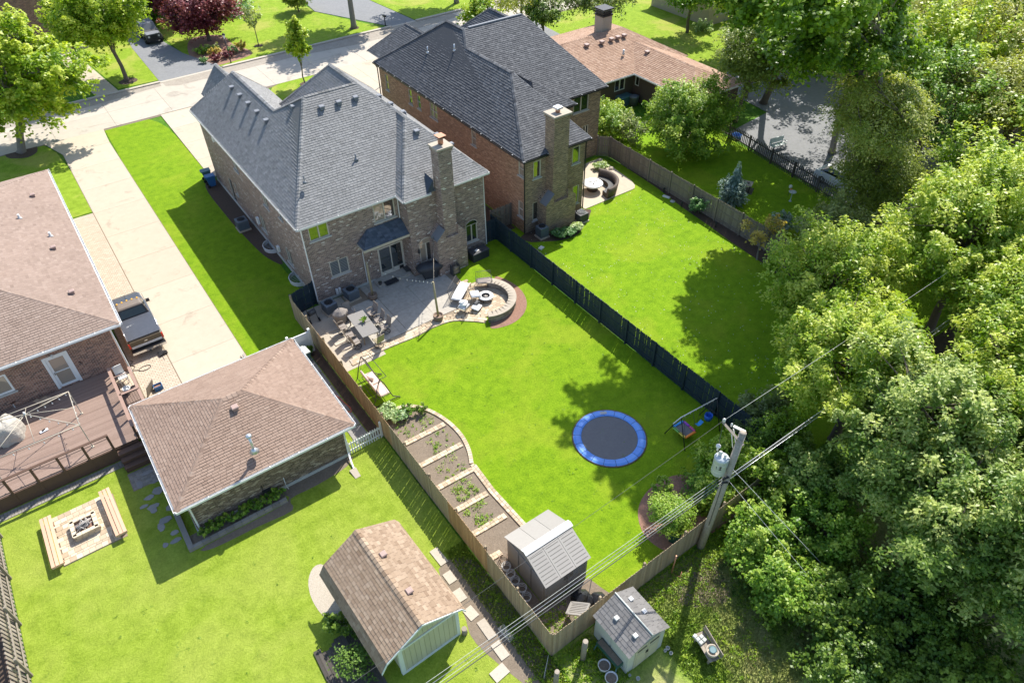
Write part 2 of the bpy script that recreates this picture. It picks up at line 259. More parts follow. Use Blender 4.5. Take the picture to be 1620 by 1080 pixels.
# ------------------------------------------------------------------ mesh builder
class MB:
    def __init__(s): s.v = []; s.f = []; s.t = []; s.m = []; s.sm = []
    def face(s, pts, tone=.5, m=0, sm=False):
        b = len(s.v); s.v.extend([tuple(p) for p in pts]); s.f.append(tuple(range(b, b+len(pts)))); s.t.append(tone); s.m.append(m); s.sm.append(sm)
    def _add(s, vs, fs, tone=.5, m=0, sm=False):
        b = len(s.v); s.v.extend([tuple(p) for p in vs])
        for f in fs: s.f.append(tuple(b+i for i in f)); s.t.append(tone); s.m.append(m); s.sm.append(sm)
    def box(s, x0, y0, z0, x1, y1, z1, tone=.5, m=0):
        if x0 > x1: x0, x1 = x1, x0
        if y0 > y1: y0, y1 = y1, y0
        if z0 > z1: z0, z1 = z1, z0
        s._add([(x0, y0, z0), (x1, y0, z0), (x1, y1, z0), (x0, y1, z0), (x0, y0, z1), (x1, y0, z1), (x1, y1, z1), (x0, y1, z1)],
               [(0, 3, 2, 1), (4, 5, 6, 7), (0, 1, 5, 4), (1, 2, 6, 5), (2, 3, 7, 6), (3, 0, 4, 7)], tone, m); return s
    def obox(s, c, size, rz=0.0, tone=.5, m=0, mtx=None, bev=0.0):
        hx, hy, hz = size[0]/2, size[1]/2, size[2]/2
        mt = mtx if mtx is not None else Matrix.Rotation(rz, 3, 'Z'); c = Vector(c)
        if bev:
            vs = []
            for z, k in ((-hz, 0), (hz-bev, 0), (hz, bev)):
                vs += [(-hx+k, -hy+k, z), (hx-k, -hy+k, z), (hx-k, hy-k, z), (-hx+k, hy-k, z)]
            fs = [(0, 3, 2, 1), (8, 9, 10, 11)]
            for q in (0, 4):
                for i in range(4): fs.append((q+i, q+(i+1) % 4, q+4+(i+1) % 4, q+4+i))
        else:
            vs = [(x, y, z) for z in (-hz, hz) for x, y in ((-hx, -hy), (hx, -hy), (hx, hy), (-hx, hy))]
            fs = [(0, 3, 2, 1), (4, 5, 6, 7), (0, 1, 5, 4), (1, 2, 6, 5), (2, 3, 7, 6), (3, 0, 4, 7)]
        s._add([c + mt @ Vector(v) for v in vs], fs, tone, m); return s
    def prism(s, poly, z0, z1, tone=.5, m=0):
        n = len(poly); a = sum(poly[i][0]*poly[(i+1) % n][1]-poly[(i+1) % n][0]*poly[i][1] for i in range(n))
        if a < 0: poly = poly[::-1]
        g0 = (lambda i: z0[i]) if isinstance(z0, (list, tuple)) else (lambda i: z0)
        s._add([(p[0], p[1], z0) for p in poly]+[(p[0], p[1], z1) for p in poly],
               [tuple(range(n-1, -1, -1)), tuple(range(n, 2*n))]+[(i, (i+1) % n, n+(i+1) % n, n+i) for i in range(n)], tone, m); return s
    def tube(s, pts, r, n=8, tone=.5, m=0, caps=True, sm=True):
        pts = [Vector(p) for p in pts]; k = len(pts); rs = r if isinstance(r, (list, tuple)) else [r]*k
        b = len(s.v); ref = Vector((0.31, 0.17, 1)).normalized()
        for i, p in enumerate(pts):
            d = (pts[min(i+1, k-1)]-pts[max(i-1, 0)])
            if d.length < 1e-9: d = Vector((0, 0, 1))
            d.normalize(); a = d.cross(ref if abs(d.dot(ref)) < .95 else Vector((1, 0, 0))).normalized(); c = d.cross(a)
            for j in range(n):
                t = 2*math.pi*j/n; s.v.append(tuple(p+(a*math.cos(t)+c*math.sin(t))*rs[i]))
        for i in range(k-1):
            for j in range(n):
                s.f.append((b+i*n+j, b+i*n+(j+1) % n, b+(i+1)*n+(j+1) % n, b+(i+1)*n+j)); s.t.append(tone); s.m.append(m); s.sm.append(sm)
        if caps:
            s.f.append(tuple(b+j for j in range(n-1, -1, -1))); s.t.append(tone); s.m.append(m); s.sm.append(False)
            s.f.append(tuple(b+(k-1)*n+j for j in range(n))); s.t.append(tone); s.m.append(m); s.sm.append(False)
        return s
    def cyl(s, p0, p1, r0, r1=None, n=10, tone=.5, m=0): return s.tube([p0, p1], [r0, r0 if r1 is None else r1], n, tone, m)
    def lathe(s, cx, cy, prof, n=16, tone=.5, m=0, sm=True, sx=1.0, sy=1.0, a0=0.0, caps=True):
        b = len(s.v); k = len(prof)
        for r, z in prof:
            for j in range(n):
                t = 2*math.pi*j/n+a0; s.v.append((cx+r*sx*math.cos(t), cy+r*sy*math.sin(t), z))
        for i in range(k-1):
            for j in range(n):
                s.f.append((b+i*n+j, b+i*n+(j+1) % n, b+(i+1)*n+(j+1) % n, b+(i+1)*n+j)); s.t.append(tone); s.m.append(m); s.sm.append(sm)
        for i, fl in ((0, 1), (k-1, 0)):
            if caps and max(q[1] for q in prof)-min(q[1] for q in prof) > .015 and prof[i][0] > 1e-4 and tuple(prof[0]) != tuple(prof[-1]):
                f = tuple(b+i*n+j for j in range(n)); s.f.append(f[::-1] if fl else f); s.t.append(tone); s.m.append(m); s.sm.append(False)
        return s
    def rbox(s, c, size, rz=0, r=.03, tone=.5, m=0, tilt=0.0, tax='X'):
        """soft box (cushion): rounded, slightly puffed"""
        mt = Matrix.Rotation(rz, 3, 'Z') @ Matrix.Rotation(tilt, 3, tax); c = Vector(c); hx, hy, hz = [q/2 for q in size]; K = 5; b = len(s.v)
        def pt(u, v, side):
            e = max(abs(u), abs(v)); z = hz*(1-.55*max(0, (e-.7)/.3)**2)
            return c+mt @ Vector((hx*u*(1-.04*v*v), hy*v*(1-.04*u*u), side*z))
        g = [-1, -.85, -.3, .3, .85, 1]
        for side in (1, -1):
            for v in g:
                for u in g: s.v.append(tuple(pt(u, v, side)))
        for sd_, off in ((1, 0), (-1, 36)):
            for j in range(K):
                for i in range(K):
                    q = (b+off+j*6+i, b+off+j*6+i+1, b+off+(j+1)*6+i+1, b+off+(j+1)*6+i)
                    s.f.append(q if sd_ == 1 else q[::-1]); s.t.append(tone); s.m.append(m); s.sm.append(True)
        ring = [i for i in range(6)]+[6*j+5 for j in range(1, 6)]+[30+i for i in range(4, -1, -1)]+[6*j for j in range(4, 0, -1)]
        for k_ in range(len(ring)):
            a_, b_ = ring[k_], ring[(k_+1) % len(ring)]
            s.f.append((b+a_, b+36+a_, b+36+b_, b+b_)); s.t.append(tone); s.m.append(m); s.sm.append(True)
        return s
def arrays_mesh(name, V, F4, T, uv=None, smooth=False):
    me = bpy.data.meshes.new(name); nv = len(V); nf = len(F4)
    me.vertices.add(nv); me.vertices.foreach_set('co', np.asarray(V, dtype=np.float32).ravel())
    me.loops.add(nf*4); me.loops.foreach_set('vertex_index', np.asarray(F4, dtype=np.int32).ravel())
    me.polygons.add(nf); me.polygons.foreach_set('loop_start', np.arange(0, nf*4, 4, dtype=np.int32))
    me.polygons.foreach_set('loop_total', np.full(nf, 4, dtype=np.int32))
    a = me.attributes.new('tone', 'FLOAT', 'FACE'); a.data.foreach_set('value', np.asarray(T, dtype=np.float32))
    me.update(); me.validate(); return me
def build_mesh(name, mb, mats, origin=(0, 0, 0)):
    V = np.array(mb.v, dtype=np.float64).reshape(-1, 3)
    me = bpy.data.meshes.new(name); me.from_pydata((V-np.array(origin)).tolist(), [], mb.f)
    a = me.attributes.new('tone', 'FLOAT', 'FACE'); a.data.foreach_set('value', np.array(mb.t, dtype=np.float32))
    me.polygons.foreach_set('material_index', np.array(mb.m, dtype=np.int32)); me.polygons.foreach_set('use_smooth', np.array(mb.sm, dtype=bool))
    uvl = me.uv_layers.new(name='UVMap'); nl = len(me.loops)
    vi = np.zeros(nl, dtype=np.int32); me.loops.foreach_get('vertex_index', vi)
    nf = len(me.polygons); nr = np.zeros(nf*3); me.polygons.foreach_get('normal', nr); nr = np.abs(nr.reshape(-1, 3))
    lt = np.zeros(nf, dtype=np.int32); me.polygons.foreach_get('loop_total', lt); NL = np.repeat(nr, lt, axis=0); P_ = V[vi]
    zf = (NL[:, 2] > .8); xf = (~zf) & (NL[:, 0] > NL[:, 1])
    U = np.where(xf, P_[:, 1], P_[:, 0]); W = np.where(zf, P_[:, 1], P_[:, 2])
    uvl.data.foreach_set('uv', np.stack([U, W], 1).astype(np.float32).ravel())
    for m_ in (mats if isinstance(mats, (list, tuple)) else [mats]): me.materials.append(M[m_])
    me.update(); return me
ORG = {}
def org(o): return ORG.get(o.name, Vector((0, 0, 0))) if o else Vector((0, 0, 0))
def thing(name, label, cat, loc=(0, 0, 0), group=None, kind=None):
    o = bpy.data.objects.new(name, None); C.objects.link(o); o.location = loc; o.empty_display_size = .2
    ORG[o.name] = Vector(loc); o['label'] = label; o['category'] = cat
    if group: o['group'] = group
    if kind: o['kind'] = kind
    return o
def obj(name, mb, mats, parent=None, label=None, kind=None, cat=None, group=None, loc=None):
    """link one mesh built in world coordinates; its origin sits at the thing's base"""
    if parent is not None: og = org(parent)
    elif loc is not None: og = Vector(loc)
    else: og = Vector((0, 0, 0))
    me = build_mesh(name, mb, mats, og) if isinstance(mb, MB) else mb
    o = bpy.data.objects.new(name, me); C.objects.link(o)
    if parent is not None: o.parent = parent
    elif loc is not None: o.location = loc
    ORG[o.name] = og
    if label: o['label'] = label
    if kind: o['kind'] = kind
    if cat: o['category'] = cat
    if group: o['group'] = group
    return o
def struct(name, mb, mats, **k): return obj(name, mb, mats, kind='structure', **k)
def piece(name, me, parent, loc, rz=0.0, sc=None, rot=None):
    """a copy of a shared piece mesh (built around its own origin) at a world position"""
    o = bpy.data.objects.new(name, me); C.objects.link(o); o.parent = parent; o.location = Vector(loc)-org(parent)
    o.rotation_euler = rot if rot is not None else (0, 0, rz)
    if sc is not None: o.scale = sc
    ORG[o.name] = Vector(loc); return o
def copy_thing(root, loc, label=None, rz=None):
    c = root.copy(); C.objects.link(c); c.location = loc; ORG[c.name] = Vector(loc)
    if rz is not None: c.rotation_euler = (0, 0, rz)
    if label: c['label'] = label
    for ch in root.children:
        d = ch.copy(); C.objects.link(d); d.parent = c
        for g in ch.children:
            e = g.copy(); C.objects.link(e); e.parent = d
    return c
rnd = random.random
def ru(a, b): return random.uniform(a, b)
def variants(name, fn, mats, n=3):
    """n slightly different piece meshes with different tones"""
    out = []
    for i in range(n):
        mb = MB(); fn(mb, (i+.5)/n); out.append(build_mesh(name, mb, mats))
    return out
# ------------------------------------------------------------------ survey helper: a point seen in the photograph, at a known height
def at(px, py, z=0.0):
    d = Vector(((px-810)/FPX, -(py-540)/FPX, -1.0)); d = r2*d.x+u2*d.y-fw*d.z
    t = (z-CH)/d.z; return Vector((d.x*t, d.y*t, z))
def smooth_poly(pts, n=5, closed=True):
    out = []; k = len(pts)
    for i in range(k if closed else k-1):
        p0 = pts[(i-1) % k] if closed or i > 0 else pts[i]; p1 = pts[i]; p2 = pts[(i+1) % k]; p3 = pts[(i+2) % k] if closed or i+2 < k else p2
        for j in range(n):
            t = j/n
            out.append(tuple(.5*((2*p1[a])+(-p0[a]+p2[a])*t+(2*p0[a]-5*p1[a]+4*p2[a]-p3[a])*t*t+(-p0[a]+3*p1[a]-3*p2[a]+p3[a])*t**3) for a in range(2)))
    if not closed: out.append(tuple(pts[-1][:2]))
    return out
def sheet(name, poly, z, m, tone_=.5, kind='structure'):
    mb = MB(); mb.face([(p[0], p[1], z) for p in (poly if sum(poly[i][0]*poly[(i+1) % len(poly)][1]-poly[(i+1) % len(poly)][0]*poly[i][1] for i in range(len(poly))) > 0 else poly[::-1])], tone_)
    return obj(name, mb, m, kind=kind)
def rect(x0, y0, x1, y1): return [(x0, y0), (x1, y0), (x1, y1), (x0, y1)]
# ------------------------------------------------------------------ ground, lawns, road
sheet('ground', rect(-260, -120, 420, 460), -.03, 'base_grass')
sheet('left_lawn', rect(-9.1, 4.0, 8.75, 32.2), 0, 'lawn_left')
sheet('left_front_lawn', [(-14, 58.7), (1.1, 58.7), (1.15, 66), (.75, 71), (.1, 73.2), (-14, 73.2)], 0, 'lawn_front')
sheet('side_lawn', [(5.06, 33), (10.3, 33), (10.35, 58), (10.3, 67), (10.15, 70), (9.75, 71.8), (9.2, 73), (5.25, 73), (5.06, 66)], 0, 'lawn_main')
sheet('main_lawn', rect(8.95, 10.35, 24.35, 37.2), 0, 'lawn_main')
sheet('next_lawn', [(24.5, 10.7), (36.2, 10.7), (36.6, 19), (37.4, 21.5), (37.7, 23.5), (37.9, 26.5), (38.2, 29), (38.45, 32), (38.9, 35), (39.2, 39.6), (38.5, 41.9), (24.5, 41.9)], 0, 'lawn_next')
sheet('beyond_lawn', [(40.2, 12), (47.3, 12), (48.6, 26), (50.2, 38.5), (50.4, 44), (40.2, 48)], 0, 'lawn_next')
sheet('front_lawn_main', smooth_poly([(20.3, 62), (26.6, 61.5), (27.1, 66), (26.8, 72.8), (21.5, 73.0), (20.6, 68)], 4), 0, 'lawn_front')
sheet('front_lawn_ranch', rect(44, 61, 100, 73), 0, 'lawn_front')
sheet('far_lawn', [(19.2, 81.3), (39.2, 80.6), (34.5, 92), (36, 160), (14.6, 160), (16.6, 93), (17.0, 86)], 0, 'lawn_front')
sheet('corner_lawn', [(8.6, 82.1), (12.55, 81.9), (12.7, 93), (14, 104), (6.6, 104), (7.6, 92)], 0, 'lawn_front')
sheet('far_lawn_east', [(43.2, 80.9), (53, 80.7), (50, 105), (41, 105)], 0, 'lawn_front')
sheet('ranch_side_lawn', [(56.5, 42), (78, 52), (80, 72.5), (56.5, 61)], .002, 'lawn_front')
sheet('rough_lawn', rect(8.9, -10, 26, 10.2), -.024, 'rough_grass')
sheet('dirt_patch', smooth_poly([(14.9, 8.6), (16.6, 7.6), (17.4, 8.4), (17.3, 9.8), (16.4, 9.9), (15.6, 9.5)], 4), -.02, 'dirt')
sheet('worn_path', smooth_poly([(7.1, 16.4), (8.7, 15.8), (8.75, 10.4), (8.7, 8.5), (8.2, 7.5), (7.4, 9.5), (6.6, 12.5), (6.9, 14.0)], 4), .003, 'dirt')
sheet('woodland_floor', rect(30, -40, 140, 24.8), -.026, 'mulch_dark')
mb = MB()
for i in range(29):   # street slabs with joints
    x0 = -30+i*5.2; x1 = x0+5.18
    for a, b_ in ((73.35, 76.9), (76.92, 80.9)): mb.box(x0, a, -.2, x1, b_, .012+ru(0, .004), rnd())
struct('street', mb, 'concrete_street')
mb = MB(); mb.face([(-40, 73, -.012), (122, 73, -.012), (122, 81.4, -.012), (-40, 81.4, -.012)]); struct('street_bed', mb, 'dirt')
mb = MB(); pts = [(12.7, 79.9), (14, 79.2), (20, 79.3), (27, 79.25), (34, 78.4), (40, 78.6), (48, 79.3), (48, 80.95), (12.7, 80.95)]
mb.face([(p[0], p[1], .022) for p in pts]); struct('gutter_dirt_and_shade', mb, 'grit_and_shade')
mb = MB(); mb.face([(p[0], p[1], .022) for p in [(-14, 79.4), (-2, 79.0), (6, 79.4), (12.4, 80.2), (12.4, 80.95), (-14, 80.95)]]); struct('gutter_dirt_and_shade', mb, 'grit_and_shade')  # left strip: tree shade over the gutter, put into the surface colour
kerb = struct('kerb', MB().box(-40, 80.95, -.1, 12.5, 81.35, .13, .4), 'concrete_street')
for a, b_ in ((19.1, 39.6), (43.0, 60), (64, 122)):
    obj('kerb_stone', MB().box(a, 80.95, -.1, b_, 81.35, .13, .4), 'concrete_street', kerb)
for a, b_ in ((12.52, 19.08), (39.62, 42.98), (60.02, 63.98)):
    obj('kerb_stone', MB().box(a, 80.95, -.1, b_, 81.35, .035, .6), 'concrete_street', kerb)
# ------------------------------------------------------------------ driveways and paving, slab by slab
def slabs(name, m, rects, top=.03, parent=None, piece_name='slab'):
    root = None
    for k, (x0, y0, x1, y1) in enumerate(rects):
        b = MB().box(x0+.009, y0+.009, -.12, x1-.009, y1-.009, top+ru(-.002, .002), rnd())
        if root is None: root = struct(name, b, m)
        else: obj(piece_name, b, m, root)
    return root
ys = [32.4, 33.6, 37.6, 41.7, 45.9, 50.1, 54.2, 58.3, 62.4, 66.5, 70.2]
slabs('driveway', 'concrete', [(1.13, ys[i], 5.02, ys[i+1]) for i in range(len(ys)-1)])
sheet('driveway_joint', rect(1.1, 32.3, 5.05, 70.3), .004, 'sand_joint')
mb = MB(); mb.prism([(1.13, 70.22), (5.02, 70.22), (5.2, 73.3), (.2, 73.3)], -.1, .028, .6); struct('driveway_apron', mb, 'concrete')
slabs('house_drive', 'concrete', [(x, y, x+3.3, y+3.7) for x in (10.35, 13.65, 16.95) for y in (58.4, 62.1, 65.8, 69.5)])
slabs('next_drive', 'concrete', [(x, y, x+3.4, y+3.7) for x in (27.2, 30.6, 34.0, 37.4) for y in (58.5, 62.2, 65.9, 69.6)])
mb = MB(); mb.prism([(12.55, 81.4), (19.05, 81.4), (16.9, 88), (15.6, 97), (14.2, 106), (13.5, 104), (12.7, 93)], -.05, .02); struct('asphalt_drive', mb, 'asphalt')
mb = MB(); mb.prism([(39.6, 81.4), (43.0, 81.4), (41, 104), (36.5, 112), (34.6, 92)], -.05, .02); struct('east_drive', mb, 'asphalt')
mb = MB(); mb.prism([(60, 81.4), (64, 81.4), (66, 110), (62, 110)], -.05, .02); struct('far_drive', mb, 'concrete')
mb = MB(); mb.prism([(6.3, 81.4), (8.5, 81.4), (7.4, 92), (6.2, 99), (4.6, 99), (5.6, 91)], -.05, .03); struct('front_walk', mb, 'concrete')
mb = MB(); mb.prism([(49, 58), (53.5, 58), (54.5, 73.2), (49, 73.2)], -.05, .03); struct('ranch_drive', mb, 'asphalt')
mb = MB(); mb.prism([(50.6, 38.3), (49.4, 30), (48.9, 26.0), (50, 17), (66, 20), (72, 34), (75, 52), (70, 56), (57.5, 44.5), (56.9, 39)], -.05, .02); struct('rear_drive', mb, 'asphalt')
# paver strip beside the left house (running bond, one joined part: pavers smaller than 10 px)
mb = MB(); y = 27.9; row = 0
while y < 58.4:
    x = -.95-(row % 2)*.12
    while x < 1.08:
        x1 = min(x+.235, 1.08)
        if x1-max(x, -.95) > .04: mb.box(max(x, -.95)+.005, y+.005, 0, x1-.005, y+.15, .034+ru(0, .004), rnd())
        x += .24
    y += .155; row += 1
ps = struct('paver_strip', MB().box(-1.0, 27.8, -.1, 1.1, 58.45, .012), 'sand_joint'); obj('pavers', mb, 'paver_drive', ps, kind='stuff')
# ------------------------------------------------------------------ main patio
sheet('patio_gravel', [(9.05, 30.7), (12.0, 30.7), (12.2, 37.5), (9.05, 37.5)], .006, 'gravel')
pa = slabs('patio', 'concrete_patio', [(14.1, 31.75, 16.28, 33.75), (14.1, 33.75, 16.28, 35.75), (14.1, 35.75, 17.3, 37.55), (16.28, 31.75, 19.1, 33.7), (16.28, 33.7, 19.1, 35.72), (17.3, 35.75, 19.4, 36.4)], .05)
sheet('patio_joint', [(12.2, 31.6), (19.6, 31.6), (19.6, 36.4), (13.6, 37.5), (12.2, 37.5)], .012, 'sand_joint')
obj('slab', MB().box(10.9, 31.72, -.05, 13.62, 36.0, .075, .95), 'concrete_patio', pa)
obj('slab', MB().box(13.64, 31.75, -.05, 14.08, 37.5, .05, .6), 'concrete_patio', pa)
obj('slab', MB().box(14.7, 36.75, .05, 17.25, 37.58, .16, .4), 'concrete_patio', pa, label='raised concrete step below the glass doors')
for i in range(6):
    yy = 31.3+i*.68; obj('stepping_slab', MB().obox((10.35-.1*(i % 2), yy, .03), (.85, .36, .05), ru(-.06, .06), rnd()), 'step_stone', pa)
# soldier band of pavers along the lawn
curve = smooth_poly([(10.0, 31.0), (12.2, 31.15), (14.2, 31.05), (15.6, 31.15), (16.9, 30.95), (17.9, 30.2), (18.5, 29.6)], 6, False)
def along(pts, step, start=0.0):
    out = []; acc = start; prev = pts[0]; L = [0]
    for a, b_ in zip(pts, pts[1:]): L.append(L[-1]+math.hypot(b_[0]-a[0], b_[1]-a[1]))
    s = start
    while s < L[-1]:
        for i in range(len(L)-1):
            if L[i] <= s <= L[i+1]:
                t = (s-L[i])/(L[i+1]-L[i]+1e-9); a, b_ = pts[i], pts[i+1]
                out.append((a[0]+(b_[0]-a[0])*t, a[1]+(b_[1]-a[1])*t, math.atan2(b_[1]-a[1], b_[0]-a[0]))); break
        s += step
    return out
pav = variants('paver', lambda mb, t: mb.obox((0, 0, 0), (.315, .215, .06), 0, t, bev=.006), 'paver', 6)
pb = struct('patio_border', MB().prism([(p[0], p[1]-.10) for p in curve]+[(19.6, 31.0), (19.6, 31.72), (10.0, 31.72)], -.05, .02), 'sand_joint')
for r_ in range(3):
    off = .03+r_*.225
    for (x, y, a) in along(curve, .325, .05+r_*.16):
        xx, yy = x-math.sin(a)*off, y+math.cos(a)*off
        if yy < 31.62: piece('paver', random.choice(pav), pb, (xx, yy, .03), a)
# round fire-pit patio
pc = struct('circle_patio', MB().prism([(20.0+1.95*math.cos(2*math.pi*i/40), 31.55+1.95*math.sin(2*math.pi*i/40)) for i in range(40)], -.05, .02), 'sand_joint')
cnt = 0
for j in range(22):
    for i in range(15):
        x = 17.6+i*.3+(j % 2)*.15; y = 29.4+j*.215
        if 17.5 < x < 22 and ((x-20)**2+(y-31.55)**2 < 1.9**2 or (x < 19.9 and 30.6+.35*(18.6-x)*(x < 18.6) < y < 34.4 and x > 19.0-.02) or (x <= 19.1 and y > 31.0 and y < 31.66)) and cnt < 290:
            piece('paver', random.choice(pav), pc, (x, y, .032+ru(0, .003)), 0, (.93, .97, 1)); cnt += 1
mb = MB(); mb.face([(x, y, .010) for x, y in smooth_poly([(21.9, 33.1), (22.35, 31.5), (22.1, 30.1), (21.4, 29.1), (20.4, 28.55), (19.4, 28.5), (18.5, 28.9), (19.2, 29.6), (20.4, 29.6), (21.4, 31.0), (21.4, 32.6)], 4)][::-1]); struct('mulch_ring', mb, 'mulch')
# ------------------------------------------------------------------ beds, small paving in the yards
sheet('house_mulch_bed', smooth_poly([(9.5, 57.2), (10.68, 57.4), (10.68, 44.2), (9.9, 44.6), (9.55, 48), (9.4, 52)], 4), .006, 'mulch_dark')
sheet('side_mulch', rect(8.25, 25.1, 8.82, 35.2), .004, 'mulch_dark')
sw = slabs('side_walk', 'flagstone', [(7.35, 25.3+i*1.25, 8.2, 26.5+i*1.25) for i in range(7)], .035)
sheet('back_bed', smooth_poly([(16.2, 11.0), (16.0, 12.2), (16.7, 13.4), (18.0, 14.0), (19.6, 13.9), (20.6, 13.0), (21.2, 11.2), (21, 10.45), (17, 10.45)], 4), .008, 'mulch')
sheet('fence_bed', [(39.5, 41), (39.2, 39.6), (38.9, 35), (38.45, 32), (38.2, 29), (37.9, 26.5), (37.7, 23.5), (37.4, 21.5), (36.6, 19), (36.2, 14), (40.0, 12), (40.1, 41)], .006, 'mulch_dark')
sheet('next_house_bed', smooth_poly([(26.5, 36.2), (32.2, 36.1), (31.9, 35.2), (30.8, 34.5), (29.6, 33.8), (28.2, 33.9), (26.9, 34.6), (26.1, 35.2)], 4), .006, 'mulch_dark')
sheet('side_yard', rect(23.3, 37.2, 26.4, 58), .004, 'mulch_dark')
sheet('shed_gravel', smooth_poly([(2.55, 19.9), (3.0, 19.4), (3.2, 16.8), (2.5, 16.2), (1.9, 17.2), (1.75, 18.4), (2.0, 19.4)], 4), .006, 'gravel')
sp = struct('stepping_path', MB().obox((7.45, 16.95, .02), (.42, .95, .05), .05, .5), 'step_stone')
for (x, y, rz, sx, sy) in ((7.3, 15.75, .02, .42, .6), (7.2, 14.75, 0, .42, .62), (7.15, 13.75, .1, .45, .6), (7.3, 12.75, 0, .4, .95), (7.25, 11.65, .02, .42, .8), (6.7, 10.9, .1, .7, .5), (6.1, 10.2, .1, .6, .6), (7.9, 12.1, .1, .35, .8)):
    obj('step_stone', MB().obox((x, y, .02), (sx, sy, .05), rz, rnd()), 'step_stone', sp)
# flagstones in the shade left of the garage
fs = None
for (px, py, sx, sy, a) in ((233, 748, .62, .2, .1), (244, 757, .7, .38, 0), (221, 767, .28, .4, .4), (250, 776, .5, .35, .3), (236, 787, .42, .2, .2), (228, 801, .35, .15, 0), (243, 806, .3, .35, .2), (262, 822, .6, .25, .4), (255, 833, .3, .4, .5), (277, 842, .35, .2, .3), (278, 855, .5, .2, .4), (262, 862, .25, .2, 0), (243, 801, .6, .2, .1), (270, 802, .4, .3, .8)):
    p = at(px, py); n = 7; poly = [(p.x+sx*.6*math.cos(6.283*i/n+a)*ru(.8, 1.1), p.y+sy*.8*math.sin(6.283*i/n+a)*ru(.8, 1.1)) for i in range(n)]
    b = MB().prism(poly, -.02, .03+ru(-.01, .01), rnd())
    if fs is None: fs = struct('flagstone_path', b, 'flagstone')
    else: obj('flagstone', b, 'flagstone', fs)
mb = MB()
for i in range(9):
    for j in range(8): mb.box(-3.15+i*.155, 29.25+j*.155, 0, -3.01+i*.155, 29.39+j*.155, .03+ru(0, .004), rnd())
for i in range(46):
    for j in range(3): mb.box(-10+i*.15+.005, 31.15+j*.16, 0, -9.86+i*.15, 31.3+j*.16, .03+ru(0, .004), rnd())
st = struct('deck_edge_paving', MB().box(-3.2, 29.2, -.05, -1.7, 30.5, .01), 'sand_joint'); obj('pavers', mb, 'paver_grey', st, kind='stuff')
# next house patio
slabs('next_patio', 'concrete', [(32.2, 36.1, 34.6, 38.6), (34.6, 36.1, 37.0, 38.6), (32.2, 38.6, 34.6, 41.6), (34.6, 38.6, 37.0, 41.6)], .05)
mb = MB(); mb.prism([(37.0, 36.1), (37.4, 36.15), (37.75, 36.5), (38.0, 37.2), (38.4, 41.6), (37.0, 41.6)], -.05, .05); struct('next_patio_edge', mb, 'concrete')
# fine scatter on the lawns: fallen petals and dandelions
def scatter(name, n, region, m, size, label=None):
    V = []; F = []; T = []
    for i in range(n):
        x, y = ru(region[0], region[2]), ru(region[1], region[3]); s = size*ru(.6, 1.4); a = ru(0, 6.28); z = .02+ru(0, .02); b_ = len(V)
        for q in range(4): V.append((x+s*math.cos(a+q*1.57), y+s*math.sin(a+q*1.57), z+ru(-.01, .01)))
        F.append((b_, b_+1, b_+2, b_+3)); T.append(rnd())
    me = arrays_mesh(name, V, F, T); me.materials.append(M[m]); o = obj(name, me, m, kind='stuff', cat='petals'); o['label'] = label; return o
scatter('fallen_petals', 420, (26, 14, 37.5, 36), 'white', .022, 'white petals strewn over the neighbouring bright lawn behind the navy fence')
# grass blades: short tufts that roughen lawn and its edges
def tufts(name, n, poly_rect, m, h, label, clump=0):
    rs = np.random.RandomState(len(name)*7+n % 97); x0, y0, x1, y1 = poly_rect
    x = rs.uniform(x0, x1, n); y = rs.uniform(y0, y1, n); a = rs.uniform(0, 6.283, n); hh = h*rs.uniform(.5, 1.3, n); w = hh*.28
    lx = rs.normal(0, .45, n)*hh; ly = rs.normal(0, .45, n)*hh
    z0 = np.full(n, -.01); dx, dy = np.cos(a)*w, np.sin(a)*w
    V = np.stack([np.stack([x-dx, y-dy, z0], 1), np.stack([x+dx, y+dy, z0], 1), np.stack([x+lx+dx*.5, y+ly+dy*.5, hh], 1), np.stack([x+lx-dx*.5, y+ly-dy*.5, hh*.93], 1)], 1).reshape(-1, 3)
    F = np.arange(n*4).reshape(-1, 4); me = arrays_mesh(name, V, F, np.clip(rs.normal(.5, .2, n), 0, 1)); me.materials.append(M[m])
    o = obj(name, me, m, kind='stuff', cat='grass'); o['label'] = label; return o
# ------------------------------------------------------------------ building kit
def wallpanel(mb, p0, p1, z0, z1, holes=(), tone_=.5, m=0, rev=.1):
    """vertical wall from p0 to p1 (outside on the right-hand side of p0->p1); holes (u0,u1,za,zb) get real reveals"""
    a = Vector((p0[0], p0[1], 0)); d = Vector((p1[0]-p0[0], p1[1]-p0[1], 0)); L = d.length; d.normalize(); n = Vector((d.y, -d.x, 0))
    us = sorted({0, L, *[h[0] for h in holes], *[h[1] for h in holes]}); zs = sorted({z0, z1, *[h[2] for h in holes], *[h[3] for h in holes]})
    P = lambda u, z, k=0: tuple(a+d*u+Vector((0, 0, z))-n*k)
    for i in range(len(us)-1):
        for j in range(len(zs)-1):
            uc, zc = (us[i]+us[i+1])/2, (zs[j]+zs[j+1])/2
            if any(h[0] < uc < h[1] and h[2] < zc < h[3] for h in holes): continue
            mb.face([P(us[i], zs[j]), P(us[i+1], zs[j]), P(us[i+1], zs[j+1]), P(us[i], zs[j+1])], tone_, m)
    for u0, u1, za, zb in [h[:4] for h in holes]:
        mb.face([P(u0, za), P(u0, zb), P(u0, zb, rev), P(u0, za, rev)], tone_, m); mb.face([P(u1, zb), P(u1, za), P(u1, za, rev), P(u1, zb, rev)], tone_, m)
        mb.face([P(u0, za), P(u0, za, rev), P(u1, za, rev), P(u1, za)], tone_, m); mb.face([P(u0, zb, rev), P(u0, zb), P(u1, zb), P(u1, zb, rev)], tone_, m)
